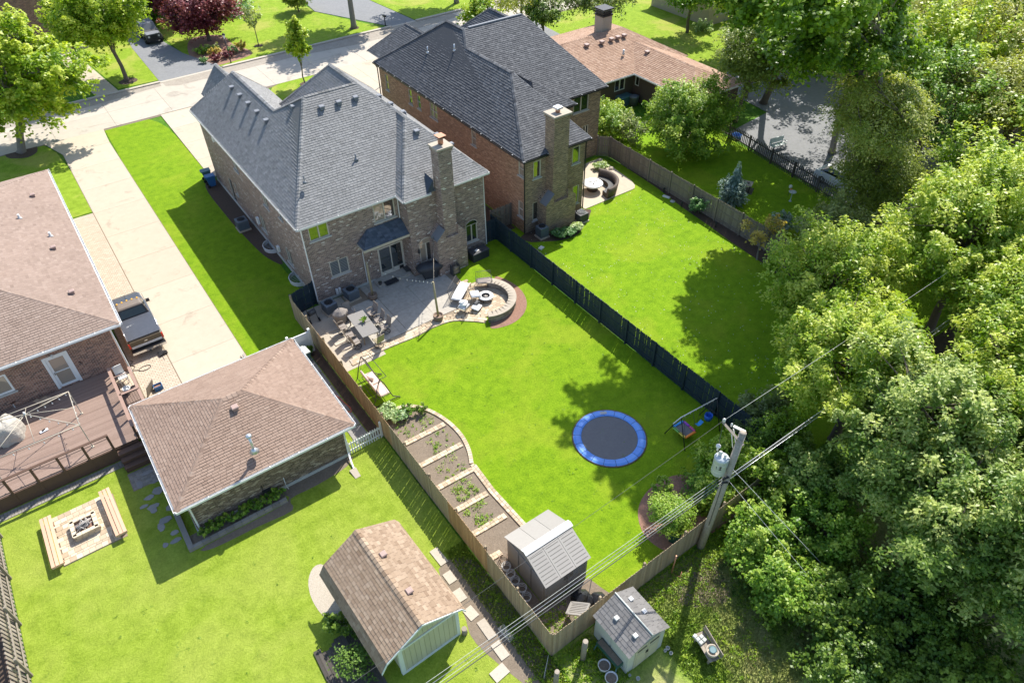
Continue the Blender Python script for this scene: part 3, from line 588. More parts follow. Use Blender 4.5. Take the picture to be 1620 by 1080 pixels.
def orient(p0, p1):
    d = Vector((p1[0]-p0[0], p1[1]-p0[1], 0)); L = d.length; d.normalize(); n = Vector((d.y, -d.x, 0))
    return Vector((p0[0], p0[1], 0)), d, n, L
def bar(mb, a, d, n, u0, u1, z0, z1, k0, k1, tone_=.5, m=0):
    """box on a wall: u along, z up, k outwards from the wall face"""
    vs = []
    for z in (z0, z1):
        for (u, k) in ((u0, k0), (u1, k0), (u1, k1), (u0, k1)): vs.append(a+d*u+n*k+Vector((0, 0, z)))
    mb._add(vs, [(0, 1, 2, 3), (7, 6, 5, 4), (0, 4, 5, 1), (1, 5, 6, 2), (2, 6, 7, 3), (3, 7, 4, 0)], tone_, m)
def window(parent, p0, p1, h, frame='frame_beige', panes=2, sill='sill', glassm='glass', rows=1, name='window', fw_=.06, lintel=None):
    a, d, n, L = orient(p0, p1); u0, u1, za, zb = h[:4]; mb = MB(); k0, k1 = -.1, -.02
    bar(mb, a, d, n, u0, u1, za, za+fw_, k0, k1); bar(mb, a, d, n, u0, u1, zb-fw_, zb, k0, k1)
    bar(mb, a, d, n, u0, u0+fw_, za+fw_, zb-fw_, k0, k1); bar(mb, a, d, n, u1-fw_, u1, za+fw_, zb-fw_, k0, k1)
    w = (u1-u0-2*fw_)/panes; hh = (zb-za-2*fw_)/rows; g = []
    for i in range(1, panes): bar(mb, a, d, n, u0+fw_+w*i-.035, u0+fw_+w*i+.035, za+fw_, zb-fw_, k0, k1+.01)
    for j in range(1, rows): bar(mb, a, d, n, u0+fw_, u1-fw_, za+fw_+hh*j-.02, za+fw_+hh*j+.02, k0+.01, k1+.005)
    fo = obj(name, mb, frame, parent)
    for i in range(panes):
        for j in range(rows):
            b = MB(); q0 = u0+fw_+w*i+(.035 if i else 0); q1 = u0+fw_+w*(i+1)-(.035 if i < panes-1 else 0)
            # slight tilt per pane so reflections differ
            t_ = ru(-.006, .006)
            A = lambda u, z, k: tuple(a+d*u+n*k+Vector((0, 0, z)))
            z_a = za+fw_+hh*j+(.02 if j else 0); z_b = za+fw_+hh*(j+1)-(.02 if j < rows-1 else 0)
            b.face([A(q0, z_a, -.07+t_), A(q1, z_a, -.07), A(q1, z_b, -.07), A(q0, z_b, -.07-t_)])
            obj('pane', b, glassm if isinstance(glassm, str) else glassm[(i*rows+j) % len(glassm)], fo)
    if sill:
        b = MB(); bar(b, a, d, n, u0-.09, u1+.09, za-.09, za, -.02, .07); obj('sill', b, sill, fo)
    if lintel:
        b = MB(); k = int((u1-u0+.1)/.075)
        for i in range(k): bar(b, a, d, n, u0-.05+i*.075+.004, u0-.05+(i+1)*.075-.004, zb, zb+.2, -.02, .012, rnd())
        obj('lintel', b, lintel, fo, kind='stuff')
    return fo
def shingles(mb, poly, expo, tab, lift=.022, t0=.5, tr=.5):
    """overlapping courses of separate tabs on a planar roof face; poly[0]->poly[1] is the eave"""
    P = [Vector(p) for p in poly]; u = (P[1]-P[0]).normalized(); n = Vector((0, 0, 0))
    for i in range(len(P)): n += P[i].cross(P[(i+1) % len(P)])
    n.normalize(); n = n if n.z > 0 else -n
    v = n.cross(u); c = sum(P, Vector())/len(P)
    if (c-P[0]).dot(v) < 0: v = -v
    if u.cross(v).dot(n) < 0: u = -u
    o = P[0]; Q = [((p-o).dot(u), (p-o).dot(v)) for p in P]; vmax = max(q[1] for q in Q)
    def iv(t):
        xs = []
        for i in range(len(Q)):
            a, b = Q[i], Q[(i+1) % len(Q)]
            if (a[1]-t)*(b[1]-t) < 0: xs.append(a[0]+(b[0]-a[0])*(t-a[1])/(b[1]-a[1]))
        return (min(xs), max(xs)) if len(xs) >= 2 else None
    j = 0; W = lambda a, b, k: tuple(o+u*a+v*b+n*k)
    while j*expo < vmax-.02:
        v0, v1 = j*expo, min((j+1)*expo, vmax); lo, hi = iv(v0+.004), iv(max(v1-.004, v0+.006))
        if lo is None: j += 1; continue
        if hi is None: hi = lo
        a0, b0 = lo; a1, b1 = hi
        if abs(a1-a0) > 4*expo and abs(v1-v0) > 0: a0 = max(a0, a1); a1 = a0
        if abs(b1-b0) > 4*expo: b0 = min(b0, b1); b1 = b0
        s = min(a0, a1)-rnd()*tab; e = max(b0, b1)
        while s < e:
            w = tab*ru(.75, 1.25); l0, l1 = max(s+.006, a0), min(s+w-.006, b0); h0, h1 = max(s+.006, a1), min(s+w-.006, b1)
            if l1 > l0 or h1 > h0:
                l0, l1 = (l0, max(l0, l1)) if l0 <= b0 else (b0, b0); h0, h1 = (h0, max(h0, h1)) if h0 <= b1 else (b1, b1)
                tn_ = min(1, max(0, random.gauss(t0, tr*.24))); lf = lift*ru(.8, 1.25)
                mb.face([W(l0, v0, lf), W(l1, v0, lf), W(h1, v1, .004), W(h0, v1, .004)], tn_)
                if l1-l0 > .01: mb.face([W(l0, v0, -.002), W(l1, v0, -.002), W(l1, v0, lf), W(l0, v0, lf)], tn_*.6)
            s += w
        j += 1
def ridgecaps(mb, p, q, t0=.5, w=.15, expo=.24):
    p, q = Vector(p), Vector(q); d = q-p; L = d.length
    if L < .2: return
    d.normalize(); s = d.cross(Vector((0, 0, 1))).normalized(); up_ = s.cross(d)
    k = max(1, int(L/expo))
    for i in range(k):
        a = p+d*(L*i/k-.01); b = p+d*(L*(i+1)/k+.01); tn_ = min(1, max(0, random.gauss(t0, .2)))
        la = .045; lb = .022
        for sg in (1, -1):
            mb.face([a+up_*la, b+up_*lb, b+up_*(lb-.075)+s*sg*w, a+up_*(la-.075)+s*sg*w][::sg], tn_)
        mb.face([a+up_*la, a+up_*(la-.075)+s*w, a+up_*(la-.1)], tn_*.5)
        mb.face([a+up_*la, a+up_*(la-.1), a+up_*(la-.075)-s*w], tn_*.5)
def make_roof(parent, faces, ridges, m, expo=.2, tab=.32, lift=.024, t0=.5, tr=.5, capw=.15):
    """roof part: a solid deck under every face, plus the shingle courses and ridge caps"""
    mb = MB()
    for f in faces: mb.face(f, .15)
    rf = obj('roof', mb, m, parent)
    mb = MB()
    for f in faces: shingles(mb, f, expo, tab, lift, t0, tr)
    obj('shingles', mb, m, rf, kind='stuff')
    if ridges:
        mb = MB()
        for a, b in ridges: ridgecaps(mb, a, b, t0, capw)
        obj('ridge_caps', mb, m, rf, kind='stuff')
    return rf
def gutter(parent, runs, m='gutter', z=None, w=.12, soff=.4):
    """open-topped gutter with a hidden-spike line, and the soffit board behind it"""
    mb = MB(); sp_ = MB()
    for (x0, y0, x1, y1, zz) in runs:
        a, d, n, L = orient((x0, y0), (x1, y1))
        bar(mb, a, d, n, -.02, L+.02, zz-.13, zz-.115, 0, w); bar(mb, a, d, n, -.02, L+.02, zz-.115, zz-.005, w-.015, w)
        bar(mb, a, d, n, -.02, L+.02, zz-.115, zz-.012, -.018, -.003)
        bar(mb, a, d, n, 0.02, L-.02, zz-.15, zz-.135, -soff, -.01)
        k = max(1, int(L/1.3))
        for i in range(k+1): bar(sp_, a, d, n, L*i/k-.02, L*i/k+.02, zz-.012, zz+.006, -.01, w-.002)
    g = obj('gutter', mb, m, parent); obj('gutter_strap', sp_, 'white' if m != 'black' else 'zinc', g, kind='stuff')
    return g
def box_vent(parent, x, y, z, m='vent_grey', s=.34, rz=0.0, slope=(0, 0)):
    mb = MB(); mb.obox((x, y, z+.07), (s*.75, s*.75, .2), rz, .3); mb.obox((x, y, z+.2), (s, s, .08), rz, .8, bev=.03); return obj('roof_vent', mb, m, parent)
def pipe_vent(parent, x, y, z, m='zinc', h=.35, r=.05):
    mb = MB(); mb.cyl((x, y, z-.1), (x, y, z+h), r, r, 10, .5); mb.lathe(x, y, [(.16, z-.03), (.1, z+.06), (r+.01, z+.12)], 12); return obj('vent_pipe', mb, m, parent)
def downspout(parent, pts, m='gutter', r=.04):
    mb = MB(); mb.tube(pts, r, 6, .5, sm=False); return obj('downspout', mb, m, parent)
def ac_unit(label, x, y, s=.75, h=.78, m='ac_grey', rz=0.0, top='charcoal', group='air conditioner units beside the houses'):
    t = thing('air_conditioner', label, 'air conditioner', (x, y, 0), group)
    mb = MB(); mb.obox((x, y, .05), (s+.12, s+.12, .1), rz, .4, 1); mb.obox((x, y, .12+(h-.16)/2), (s-.03, s-.03, h-.16), rz, .3)
    mt = Matrix.Rotation(rz, 3, 'Z')
    for i in range(12):
        for sx_, sy_ in ((1, 0), (-1, 0), (0, 1), (0, -1)):
            o_ = -s/2+s*(i+.5)/12; p = mt @ Vector((sx_*s/2*.99 if sx_ else o_, sy_*s/2*.99 if sy_ else o_, 0))
            mb.obox((x+p.x, y+p.y, h/2+.05), (.02 if sx_ else .03, .02 if sy_ else .03, h-.2), rz, .7)
    obj('cabinet', mb, [m, 'concrete'], t)
    b = MB(); b.obox((x, y, h+.01), (s, s, .06), rz, .7, bev=.02)
    b.lathe(x, y, [(s*.40, h+.041), (s*.40, h+.062), (s*.36, h+.062), (s*.36, h+.041)], 20, .7, caps=False)
    obj('lid', b, m, t)
    b = MB(); b.lathe(x, y, [(0.001, h+.05), (s*.36, h+.05)], 20, .2, 0, caps=False)
    for i in range(4): a = i*1.57+.3; b.obox((x+.12*math.cos(a), y+.12*math.sin(a), h+.062), (.24, .11, .012), a, .9)
    b.cyl((x, y, h+.05), (x, y, h+.09), .06, .06, 10, .9); obj('fan', b, 'black', t)
    b = MB()
    for r_ in (.12, .2, .28): b.lathe(x, y, [(s*r_*1.25-.006, h+.10), (s*r_*1.25+.006, h+.10), (s*r_*1.25, h+.112)], 20, caps=False)
    for i in range(8): a = i*math.pi/4; b.cyl((x+.04*math.cos(a), y+.04*math.sin(a), h+.11), (x+s*.39*math.cos(a), y+s*.39*math.sin(a), h+.075), .006, .006, 4)
    obj('fan_guard', b, top, t)
    return t
# ------------------------------------------------------------------ main house
H = thing('brick_house', 'large two-storey brown brick house with blue-grey shingle roof and rear patio', 'house', (17, 47, 0))
EZ = 6.1
rearH = [(.42, 1.72, 4.72, 5.72), (4.82, 6.34, 4.40, 5.72), (1.26, 2.56, 1.62, 2.80), (4.66, 6.55, .16, 2.42)]
leftH = [(13.0, 14.0, 4.1, 5.3), (7.3, 8.25, 4.3, 5.3), (10.7, 11.7, 1.0, 2.2), (16.0, 16.6, 4.6, 5.35), (15.4, 16.4, .8, 2.0), (5.6, 6.1, 1.4, 2.4), (4.0, 4.9, .1, 2.2)]
P1, P2, P3, P4, P5 = (10.7, 57.7), (10.7, 37.6), (17.35, 37.6), (17.35, 36.45), (23.2, 36.45)
bumpH = [(.55, 1.58, .82, 2.36), (4.26, 5.20, .98, 2.38)]
mb = MB(); wallpanel(mb, P1, P2, 0, 6.0, [(h[0], h[1], h[2], h[3]) for h in leftH]); wallpanel(mb, P2, P3, 0, 6.0, rearH); wallpanel(mb, P3, P4, 0, 6.0)
wallpanel(mb, P4, P5, 0, 6.0, bumpH); wallpanel(mb, P5, (23.2, 52.6), 0, 6.0); wallpanel(mb, (23.2, 52.6), (16.4, 52.6), 0, 6.0); wallpanel(mb, (16.4, 52.6), (16.4, 57.7), 0, 6.0)
wallpanel(mb, (16.4, 57.7), P1, 0, 6.0); obj('wall', mb, 'brick_main', H)
mb = MB(); bar(mb, *orient(P1, P2)[:3], 0, 20.1, 0, .28, -.01, .035); bar(mb, *orient(P2, P3)[:3], 0, 4.2, 0, .2, -.01, .03); obj('foundation', mb, 'cap_grey', H)
mb = MB(); mb.box(11.0, 38.0, .2, 17.2, 57.3, .25); mb.box(17.0, 37.0, .2, 22.9, 52.3, .25); obj('interior_floor', mb, 'charcoal', H)
window(H, P2, P3, rearH[0], glassm=['glass', 'glass'], lintel='brick_main'); window(H, P2, P3, rearH[1], glassm=['glass_curtain', 'glass'], lintel='brick_main')
window(H, P2, P3, rearH[2], glassm='glass_blind', lintel='brick_main')
dr = window(H, P2, P3, rearH[3], panes=2, sill=None, glassm=['glass', 'glass'], name='glass_door', fw_=.12, lintel='brick_main')
b = MB(); a_, d_, n_, L_ = orient(P2, P3)
for i, (u0, u1, z0) in enumerate(((4.7, 5.55, .17), (5.68, 6.5, .17))): bar(b, a_, d_, n_, u0, u1, z0, z0+.28 if i == 0 else z0+.34, -.06, -.01)
obj('door_panel', b, 'frame_beige', dr); b = MB(); bar(b, a_, d_, n_, 6.1, 6.42, .2, .48, -.02, -.004); obj('pet_flap', b, 'black', dr)
b = MB(); bar(b, a_, d_, n_, 5.52, 5.56, 1.0, 1.25, .0, .05); obj('door_handle', b, 'steel', dr)
b = MB()
for i in range(9):
    for (u0, u1) in ((1.33, 1.86), (1.95, 2.5)): bar(b, a_, d_, n_, u0, u1, 1.72+i*.115, 1.79+i*.115, -.068, -.062)
obj('window_blind', b, 'vent_grey', H)
window(H, P4, P5, bumpH[0], glassm=['glass_curtain', 'glass'], sill='sill'); window(H, P4, P5, bumpH[1], glassm='glass', sill='sill')
for (uc, zb, w) in ((1.065, 2.36, .53), (4.73, 2.38, .48)):   # arched heads
    a, d, n, L = orient(P4, P5); b = MB(); pts = [(uc+w*math.cos(t*math.pi/10), zb+w*.72*math.sin(t*math.pi/10)) for t in range(11)]
    b.face([tuple(a+d*u+n*.005+Vector((0, 0, z))) for u, z in pts]); ah = obj('arched_pane', b, 'glass' if uc > 2 else 'glass_curtain', H)
    b = MB(); b.tube([tuple(a+d*u+n*.01+Vector((0, 0, z))) for u, z in pts], .03, 6); obj('arch_trim', b, 'frame_beige', H)
    b = MB()
    for t in range(15):
        an = (t+.5)*math.pi/15; u, z = uc+(w+.1)*math.cos(an), zb+(w*.72+.1)*math.sin(an); c = a+d*u+n*.012+Vector((0, 0, z))
        rm = Matrix.Rotation(-(an-math.pi/2), 3, 'Y'); b.obox(c, (.085, .03, .19), 0, rnd(), mtx=rm)
    obj('arch_bricks', b, 'brick_main', H, kind='stuff')
for k, h in enumerate(leftH): window(H, P1, P2, h, panes=2 if h[1]-h[0] > .8 and k < 5 else 1, glassm='glass', sill='sill' if h[2] > .5 else None, name='window' if h[2] > .5 else 'side_door')
A, B, Cc, D, E_ = (13.57, 54.97, 9.25), (13.57, 46.8, 9.25), (14.9, 44.35, 10.7), (18.53, 44.35, 10.7), (18.53, 48.3, 10.7)
PK, PB = (20.18, 40.9, 9.18), (20.18, 41.99, 9.18)
faces = [[(10.4, 58, EZ), (10.4, 37.3, EZ), Cc, B, A],
         [(10.4, 37.3, EZ), (23.5, 37.3, EZ), D, Cc],
         [(17.1, 36.2, EZ), (23.5, 36.2, EZ), PK], [(17.1, 37.3, EZ), (17.1, 36.2, EZ), PK, PB],
         [(23.5, 36.2, EZ), (23.5, 52.9, EZ), E_, D, PB, PK],
         [(13.93, 52.9, EZ), (13.93, 52.0, EZ), D, E_], [(23.5, 52.9, EZ), (13.93, 52.9, EZ), E_],
         [(18.5, 52.0, EZ), (16.72, 52.0, EZ), B, Cc, D], [(16.72, 52.0, EZ), (16.72, 58, EZ), A, B], [(16.72, 58, EZ), (10.4, 58, EZ), A],
         [(12.0, 60.3, 6.1), (12.0, 56.6, 6.1), (13.7, 56.6, 8.15), (13.7, 60.3, 8.15)], [(15.4, 56.6, 6.1), (15.4, 60.3, 6.1), (13.7, 60.3, 8.15), (13.7, 56.6, 8.15)]]
rf = make_roof(H, faces, [(A, B), (B, Cc), (Cc, D), ((10.4, 37.3, EZ), Cc), (A, (10.4, 58, EZ)), (A, (16.7, 58, EZ)), (D, PB), (PK, (23.5, 36.2, EZ)), (PB, PK), ((17.1, 36.2, EZ), PK), (D, E_), (E_, (23.5, 52.9, EZ)), (E_, (13.93, 52.9, EZ)), ((13.7, 56.6, 8.15), (13.7, 60.3, 8.15))], 'shingle_blue', .165, .26, .026, .5, .4)
mb = MB(); mb.face([(12.2, 60.1, 0), (15.2, 60.1, 0), (15.2, 60.1, 6.1), (13.7, 60.1, 8.0), (12.2, 60.1, 6.1)]); mb.face([(12.2, 60.1, 0), (12.2, 60.1, 6.1), (12.2, 57.6, 6.1), (12.2, 57.6, 0)]); mb.face([(15.2, 60.1, 0), (15.2, 57.6, 0), (15.2, 57.6, 6.1), (15.2, 60.1, 6.1)]); obj('front_gable_wall', mb, 'brick_main', H)
gutter(H, [(10.4, 58, 10.4, 37.3, EZ), (10.4, 37.3, 17.1, 37.3, EZ), (17.1, 36.2, 19.0, 36.2, EZ), (20.7, 36.2, 23.5, 36.2, EZ), (17.1, 37.2, 17.1, 36.2, EZ)], 'gutter')
downspout(H, [(10.35, 37.25, 6.0), (10.66, 37.52, 5.8), (10.66, 37.52, .3)], 'white'); downspout(H, [(17.1, 37.2, 6.0), (17.28, 37.54, 5.75), (17.28, 37.54, 3.9)], 'white'); downspout(H, [(23.45, 36.2, 6.0), (23.24, 36.5, 5.8), (23.24, 36.4, .3)], 'zinc')
for i in range(5):
    y = 53.6-i*1.68; x = 12.85; box_vent(H, x, y, EZ+(x-10.4)*1.0, s=.36)
box_vent(H, 14.25, 44.9, EZ+3.75, s=.36)
for x in (15.55, 16.75, 17.95): box_vent(H, x, 43.3, EZ+.657*6.0, s=.36)
box_vent(H, 20.3, 39.7, EZ+.657*3.5, s=.36)
for (x, y) in ((19.4, 43.6), (19.9, 43.0), (20.4, 42.3), (21.8, 40.4), (22.4, 39.6)): box_vent(H, x+.35, y, EZ+.925*(23.5-x-.35), s=.34)
pipe_vent(H, 15.9, 39.9, EZ+.657*2.6+.02, 'vent_grey', .4); pipe_vent(H, 12.1, 39.2, EZ+1.7, 'vent_grey', .5, .035); pipe_vent(H, 20.6, 41.6, 8.6, 'vent_grey', .5, .05)
# chimney
ch = obj('chimney', MB().box(19.42, 35.5, 2.85, 20.38, 36.4, 8.9).box(18.72, 35.352, 0, 20.98, 36.5, 2.9).box(19.36, 35.44, 8.9, 20.44, 36.46, 9.12), 'brick_main', H)
b = MB()
b._add([(18.72, 35.352, 2.9), (19.42, 35.352, 3.6), (19.42, 36.5, 3.6), (18.72, 36.5, 2.9), (19.42, 35.352, 2.9), (19.42, 36.5, 2.9)], [(0, 1, 2, 3), (0, 4, 1), (3, 2, 5), (1, 4, 5, 2)], .5)
b._add([(20.98, 35.352, 2.9), (20.38, 35.352, 3.6), (20.38, 36.5, 3.6), (20.98, 36.5, 2.9), (20.38, 35.352, 2.9), (20.38, 36.5, 2.9)], [(3, 2, 1, 0), (1, 4, 0), (5, 2, 3), (2, 5, 4, 1)], .5)
obj('chimney_shoulder', b, 'brick_main', ch, kind='stuff')
b = MB(); b._add([(18.66, 35.30, 2.92), (19.34, 35.30, 3.6), (19.34, 36.1, 3.6), (18.66, 36.1, 2.92), (18.66, 35.30, 2.88), (19.34, 35.30, 3.56), (19.34, 36.1, 3.56), (18.66, 36.1, 2.88)], [(0, 1, 2, 3), (7, 6, 5, 4), (0, 4, 5, 1), (1, 5, 6, 2), (2, 6, 7, 3), (3, 7, 4, 0)], .5); obj('shoulder_cap', b, 'vent_grey', ch)
obj('chimney_cap', MB().box(19.31, 35.4, 9.12, 20.49, 36.5, 9.25), 'cap_stone', ch)
b = MB(); b.cyl((19.95, 36.0, 9.3), (19.95, 36.0, 9.72), .17, .17, 12); obj('flue', b, 'copper', ch)
b = MB(); b.obox((19.95, 36.0, 9.82), (.55, .55, .03), .1); b.obox((19.95, 36.0, 9.75), (.4, .4, .12), .1, .1, 1); obj('rain_cap', b, ['copper', 'black'], ch)
b = MB(); b._add([(18.75, 36.2, 6.14), (19.3, 36.2, 6.14), (19.3, 36.2, 6.9), (19.3, 37.3, 6.95)], [(0, 1, 2), (0, 2, 3), (0, 3, 1)], .2); obj('flashing', b, 'shingle_awning', ch)
# awning over the doors
aw = [[(14.05, 36.55, 3.45), (17.45, 36.55, 3.45), (17.3, 37.55, 4.2), (14.85, 37.55, 4.2)], [(14.05, 37.55, 3.45), (14.05, 36.55, 3.45), (14.85, 37.55, 4.2)]]
awn = make_roof(H, aw, [], 'shingle_awning', .17, .3, .02)
obj('awning_fascia', MB().box(14.05, 36.50, 3.28, 17.34, 36.55, 3.44).box(14.0, 36.50, 3.28, 14.05, 37.56, 3.44).box(14.05, 36.55, 3.36, 17.34, 37.56, 3.39), 'trim_tan', H)
downspout(H, [(14.1, 36.6, 3.3), (14.3, 37.3, 2.9), (14.3, 37.54, 2.7), (14.3, 37.54, .2)], 'gutter', .035)
b = MB(); b.lathe(17.8, 36.36, [(.02, 2.1), (.07, 2.05), (.09, 1.85), (.03, 1.75)], 8); b.box(17.78, 36.36, 1.95, 17.83, 36.45, 2.0); obj('wall_lamp', b, 'black', H)
b = MB(); b.box(11.95, 37.35, .35, 12.1, 37.5, .75).box(12.15, 37.35, .35, 12.3, 37.5, .75); obj('disconnect_box', b, 'gutter', H)
for (y, z0) in ((40.8, 0), (45.6, 0)):   # window wells at the side wall
    b = MB(); n_ = 14
    pts = [(10.68-.62*math.sin(math.pi*i/n_), y-.75*math.cos(math.pi*i/n_)) for i in range(n_+1)]
    b.tube([(p[0], p[1], .28) for p in pts], .035, 6, .7)
    for i in range(n_): b.face([(pts[i][0], pts[i][1], 0), (pts[i+1][0], pts[i+1][1], 0), (pts[i+1][0], pts[i+1][1], .27), (pts[i][0], pts[i][1], .27)], .5)
    for i in range(1, 9): b.box(10.68-.55*math.sin(math.pi*i/9), y-.75+i*.165, .26, 10.68, y-.74+i*.165, .275, .6)
    obj('window_well', b, 'zinc', H)
for q in ((53.8, 5.0, 54.1, 5.3), (47.2, 1.2, 47.5, 1.7), (43.6, .8, 43.9, 1.2)): obj('meter_box', MB().box(10.52, q[0], q[1], 10.68, q[2], q[3]), 'white', H)
# ------------------------------------------------------------------ next house
G_ = thing('brick_house', 'two-storey orange brick house with dark slate-coloured roof right of the navy fence', 'house', (32, 47, 0))
Q1, Q2, Q3 = (26.5, 57.7), (26.5, 36.15), (31.85, 36.15)
lh = [(1.0, 1.55, 4.0, 5.4), (5.1, 5.7, 4.2, 5.5), (6.55, 7.1, 4.3, 5.5), (8.6, 9.75, 4.35, 5.6), (14.7, 15.35, 4.4, 5.6), (20.75, 21.4, 4.55, 5.7), (20.7, 21.3, 1.2, 2.5)]
rh = [(.7, 1.36, 4.3, 5.62), (.68, 1.36, .85, 2.38), (4.2, 4.9, 4.28, 5.62), (4.4, 5.0, .88, 2.42)]
mb = MB(); wallpanel(mb, Q1, Q2, 0, 6.0, lh); wallpanel(mb, (38.6, 42.3), (38.6, 57.7), 0, 6.0); wallpanel(mb, (38.6, 57.7), Q1, 0, 6.0); obj('wall', mb, 'brick_next', G_)
uh = [(1.2, 2.75, 4.45, 5.85), (2.3, 2.9, 2.2, 3.1)]
mb = MB(); wallpanel(mb, Q2, Q3, 0, 6.0, rh); wallpanel(mb, Q3, (31.85, 42.3), 0, 6.0); wallpanel(mb, (34.6, 42.3), (38.6, 42.3), 0, 6.0, uh); wallpanel(mb, (31.85, 41.2), (34.6, 41.2), 0, 6.0); wallpanel(mb, (34.6, 41.2), (34.6, 42.3), 0, 6.0); obj('rear_wall', mb, 'brick_next_shaded', G_)
for h in lh: window(G_, Q1, Q2, h, panes=2 if h[1]-h[0] > .9 else 1, glassm='glass_curtain' if h[0] > 8 else 'glass', lintel='brick_next', rows=2)
for h in rh: window(G_, Q2, Q3, h, panes=1, glassm='glass', lintel='brick_next_shaded')
for h in uh: window(G_, (34.6, 42.3), (38.6, 42.3), h, panes=2, glassm='glass', lintel='brick_next_shaded')
F_, F2, Gp, Hp = (30.45, 52.2, 10.2), (30.5, 49.7, 10.2), (29.7, 48.2, 9.4), (29.7, 42.2, 9.4)
U1 = (36.1, 49.7, 10.2); P1b, P1c = (32.35, 43.3, 7.75), (32.35, 45.06, 7.75)
faces = [[(26.2, 58, EZ), (26.2, 35.85, EZ), Hp, Gp, F2, F_], [(26.2, 35.85, EZ), (32.1, 35.85, EZ), Hp], [(32.1, 35.85, EZ), (32.1, 41.95, EZ), (29.7, 48.2, 9.4), Hp],
         [(26.5, 41.95, EZ), (38.95, 41.95, EZ), U1, F2], [(38.95, 41.95, EZ), (38.95, 58, EZ), U1], [(38.95, 58, EZ), (26.2, 58, EZ), F2, U1], [(34.6, 54.5, EZ), (34.6, 49.0, EZ), F2, F_], [(30.4, 58, EZ+.3), (26.2, 58, EZ), F_],
         [(31.2, 40.9, EZ), (34.9, 40.9, EZ), P1b], [(34.9, 40.9, EZ), (34.9, 43.4, EZ), P1c, P1b], [(31.2, 44.5, EZ), (31.2, 40.9, EZ), P1b, P1c],
         [(26.9, 60.6, EZ), (26.9, 56.5, EZ), (29.9, 54, 8.5), (29.9, 58.3, 8.5)], [(33, 56.5, EZ), (33, 60.6, EZ), (29.9, 58.3, 8.5), (29.9, 54, 8.5)], [(33, 60.6, EZ), (26.9, 60.6, EZ), (29.9, 58.3, 8.5)],
         [(33.4, 58.5, 6.3), (33.4, 53.5, 6.3), (36.5, 51, 9.3), (36.5, 55.0, 9.3)], [(39.4, 53.5, 6.3), (39.4, 58.5, 6.3), (36.5, 55.0, 9.3), (36.5, 51, 9.3)], [(39.4, 58.5, 6.3), (33.4, 58.5, 6.3), (36.5, 55.0, 9.3)]]
rf = make_roof(G_, faces, [(F_, F2), (F2, Gp), (Gp, Hp), (Hp, (26.2, 35.85, EZ)), (Hp, (32.1, 35.85, EZ)), (F_, (26.2, 58, EZ)), (U1, (38.95, 41.95, EZ)), (P1b, (34.9, 40.9, EZ)), (P1b, P1c), ((29.9, 54, 8.5), (29.9, 58.3, 8.5)), ((36.5, 51, 9.3), (36.5, 55, 9.3)), ((29.9, 58.3, 8.5), (26.9, 60.6, EZ)), ((36.5, 55, 9.3), (33.4, 58.5, 6.3))], 'shingle_slate', .18, .28, .03, .5, .45)
obj('ridge_vent', MB().box(30.9, 49.6, 10.16, 36.0, 49.8, 10.27), 'vent_grey', rf)
gutter(G_, [(26.2, 58, 26.2, 35.85, EZ), (26.2, 35.85, 28.2, 35.85, EZ), (29.9, 35.85, 32.1, 35.85, EZ), (34.9, 41.95, 38.95, 41.95, EZ), (31.2, 40.9, 34.9, 40.9, EZ)], 'black')
downspout(G_, [(26.15, 35.8, 6.0), (26.35, 36.05, 5.7), (26.42, 36.1, .1)], 'black', .05); downspout(G_, [(26.2, 57.9, 6.0), (26.4, 57.8, 5.6), (26.4, 57.8, .1)], 'black', .05); downspout(G_, [(31.95, 35.85, 6.0), (31.9, 36.1, 5.7), (31.92, 36.1, .1)], 'black', .05)
pipe_vent(G_, 28.35, 52.0, 8.15, 'steel', .5, .05); pipe_vent(G_, 29.2, 49.2, 8.95, 'steel', .5, .06)
ch = obj('chimney', MB().box(28.3, 35.3, 2.45, 29.6, 36.3, 8.6).box(27.6, 35.1, 0, 30.35, 36.2, 2.5).box(28.24, 35.24, 8.6, 29.66, 36.36, 8.8), 'brick_next_shaded', G_)
b = MB()
b._add([(27.6, 35.1, 2.5), (28.3, 35.1, 3.2), (28.3, 36.2, 3.2), (27.6, 36.2, 2.5), (28.3, 35.1, 2.5), (28.3, 36.2, 2.5)], [(0, 1, 2, 3), (0, 4, 1), (3, 2, 5), (1, 4, 5, 2)], .5)
b._add([(30.35, 35.1, 2.5), (29.6, 35.1, 3.2), (29.6, 36.2, 3.2), (30.35, 36.2, 2.5), (29.6, 35.1, 2.5), (29.6, 36.2, 2.5)], [(3, 2, 1, 0), (1, 4, 0), (5, 2, 3), (2, 5, 4, 1)], .5); obj('chimney_shoulder', b, 'brick_next_shaded', ch, kind='stuff')
b = MB(); b._add([(27.53, 35.04, 2.52), (28.28, 35.04, 3.27), (28.28, 35.8, 3.27), (27.53, 35.8, 2.52), (27.53, 35.04, 2.48), (28.28, 35.04, 3.22), (28.28, 35.8, 3.22), (27.53, 35.8, 2.48)], [(0, 1, 2, 3), (7, 6, 5, 4), (0, 4, 5, 1), (1, 5, 6, 2), (2, 6, 7, 3), (3, 7, 4, 0)], .5); obj('shoulder_cap', b, 'vent_grey', ch)
obj('chimney_cap', MB().box(28.18, 35.18, 8.8, 29.72, 36.42, 8.93), 'cap_stone', ch)
b = MB(); b.cyl((28.9, 35.75, 8.92), (28.9, 35.75, 9.2), .16, .16, 12, .5, 1); b.obox((28.9, 35.75, 9.26), (.5, .5, .12), .1, .6, 0); obj('flue', b, ['steel', 'copper'], ch)
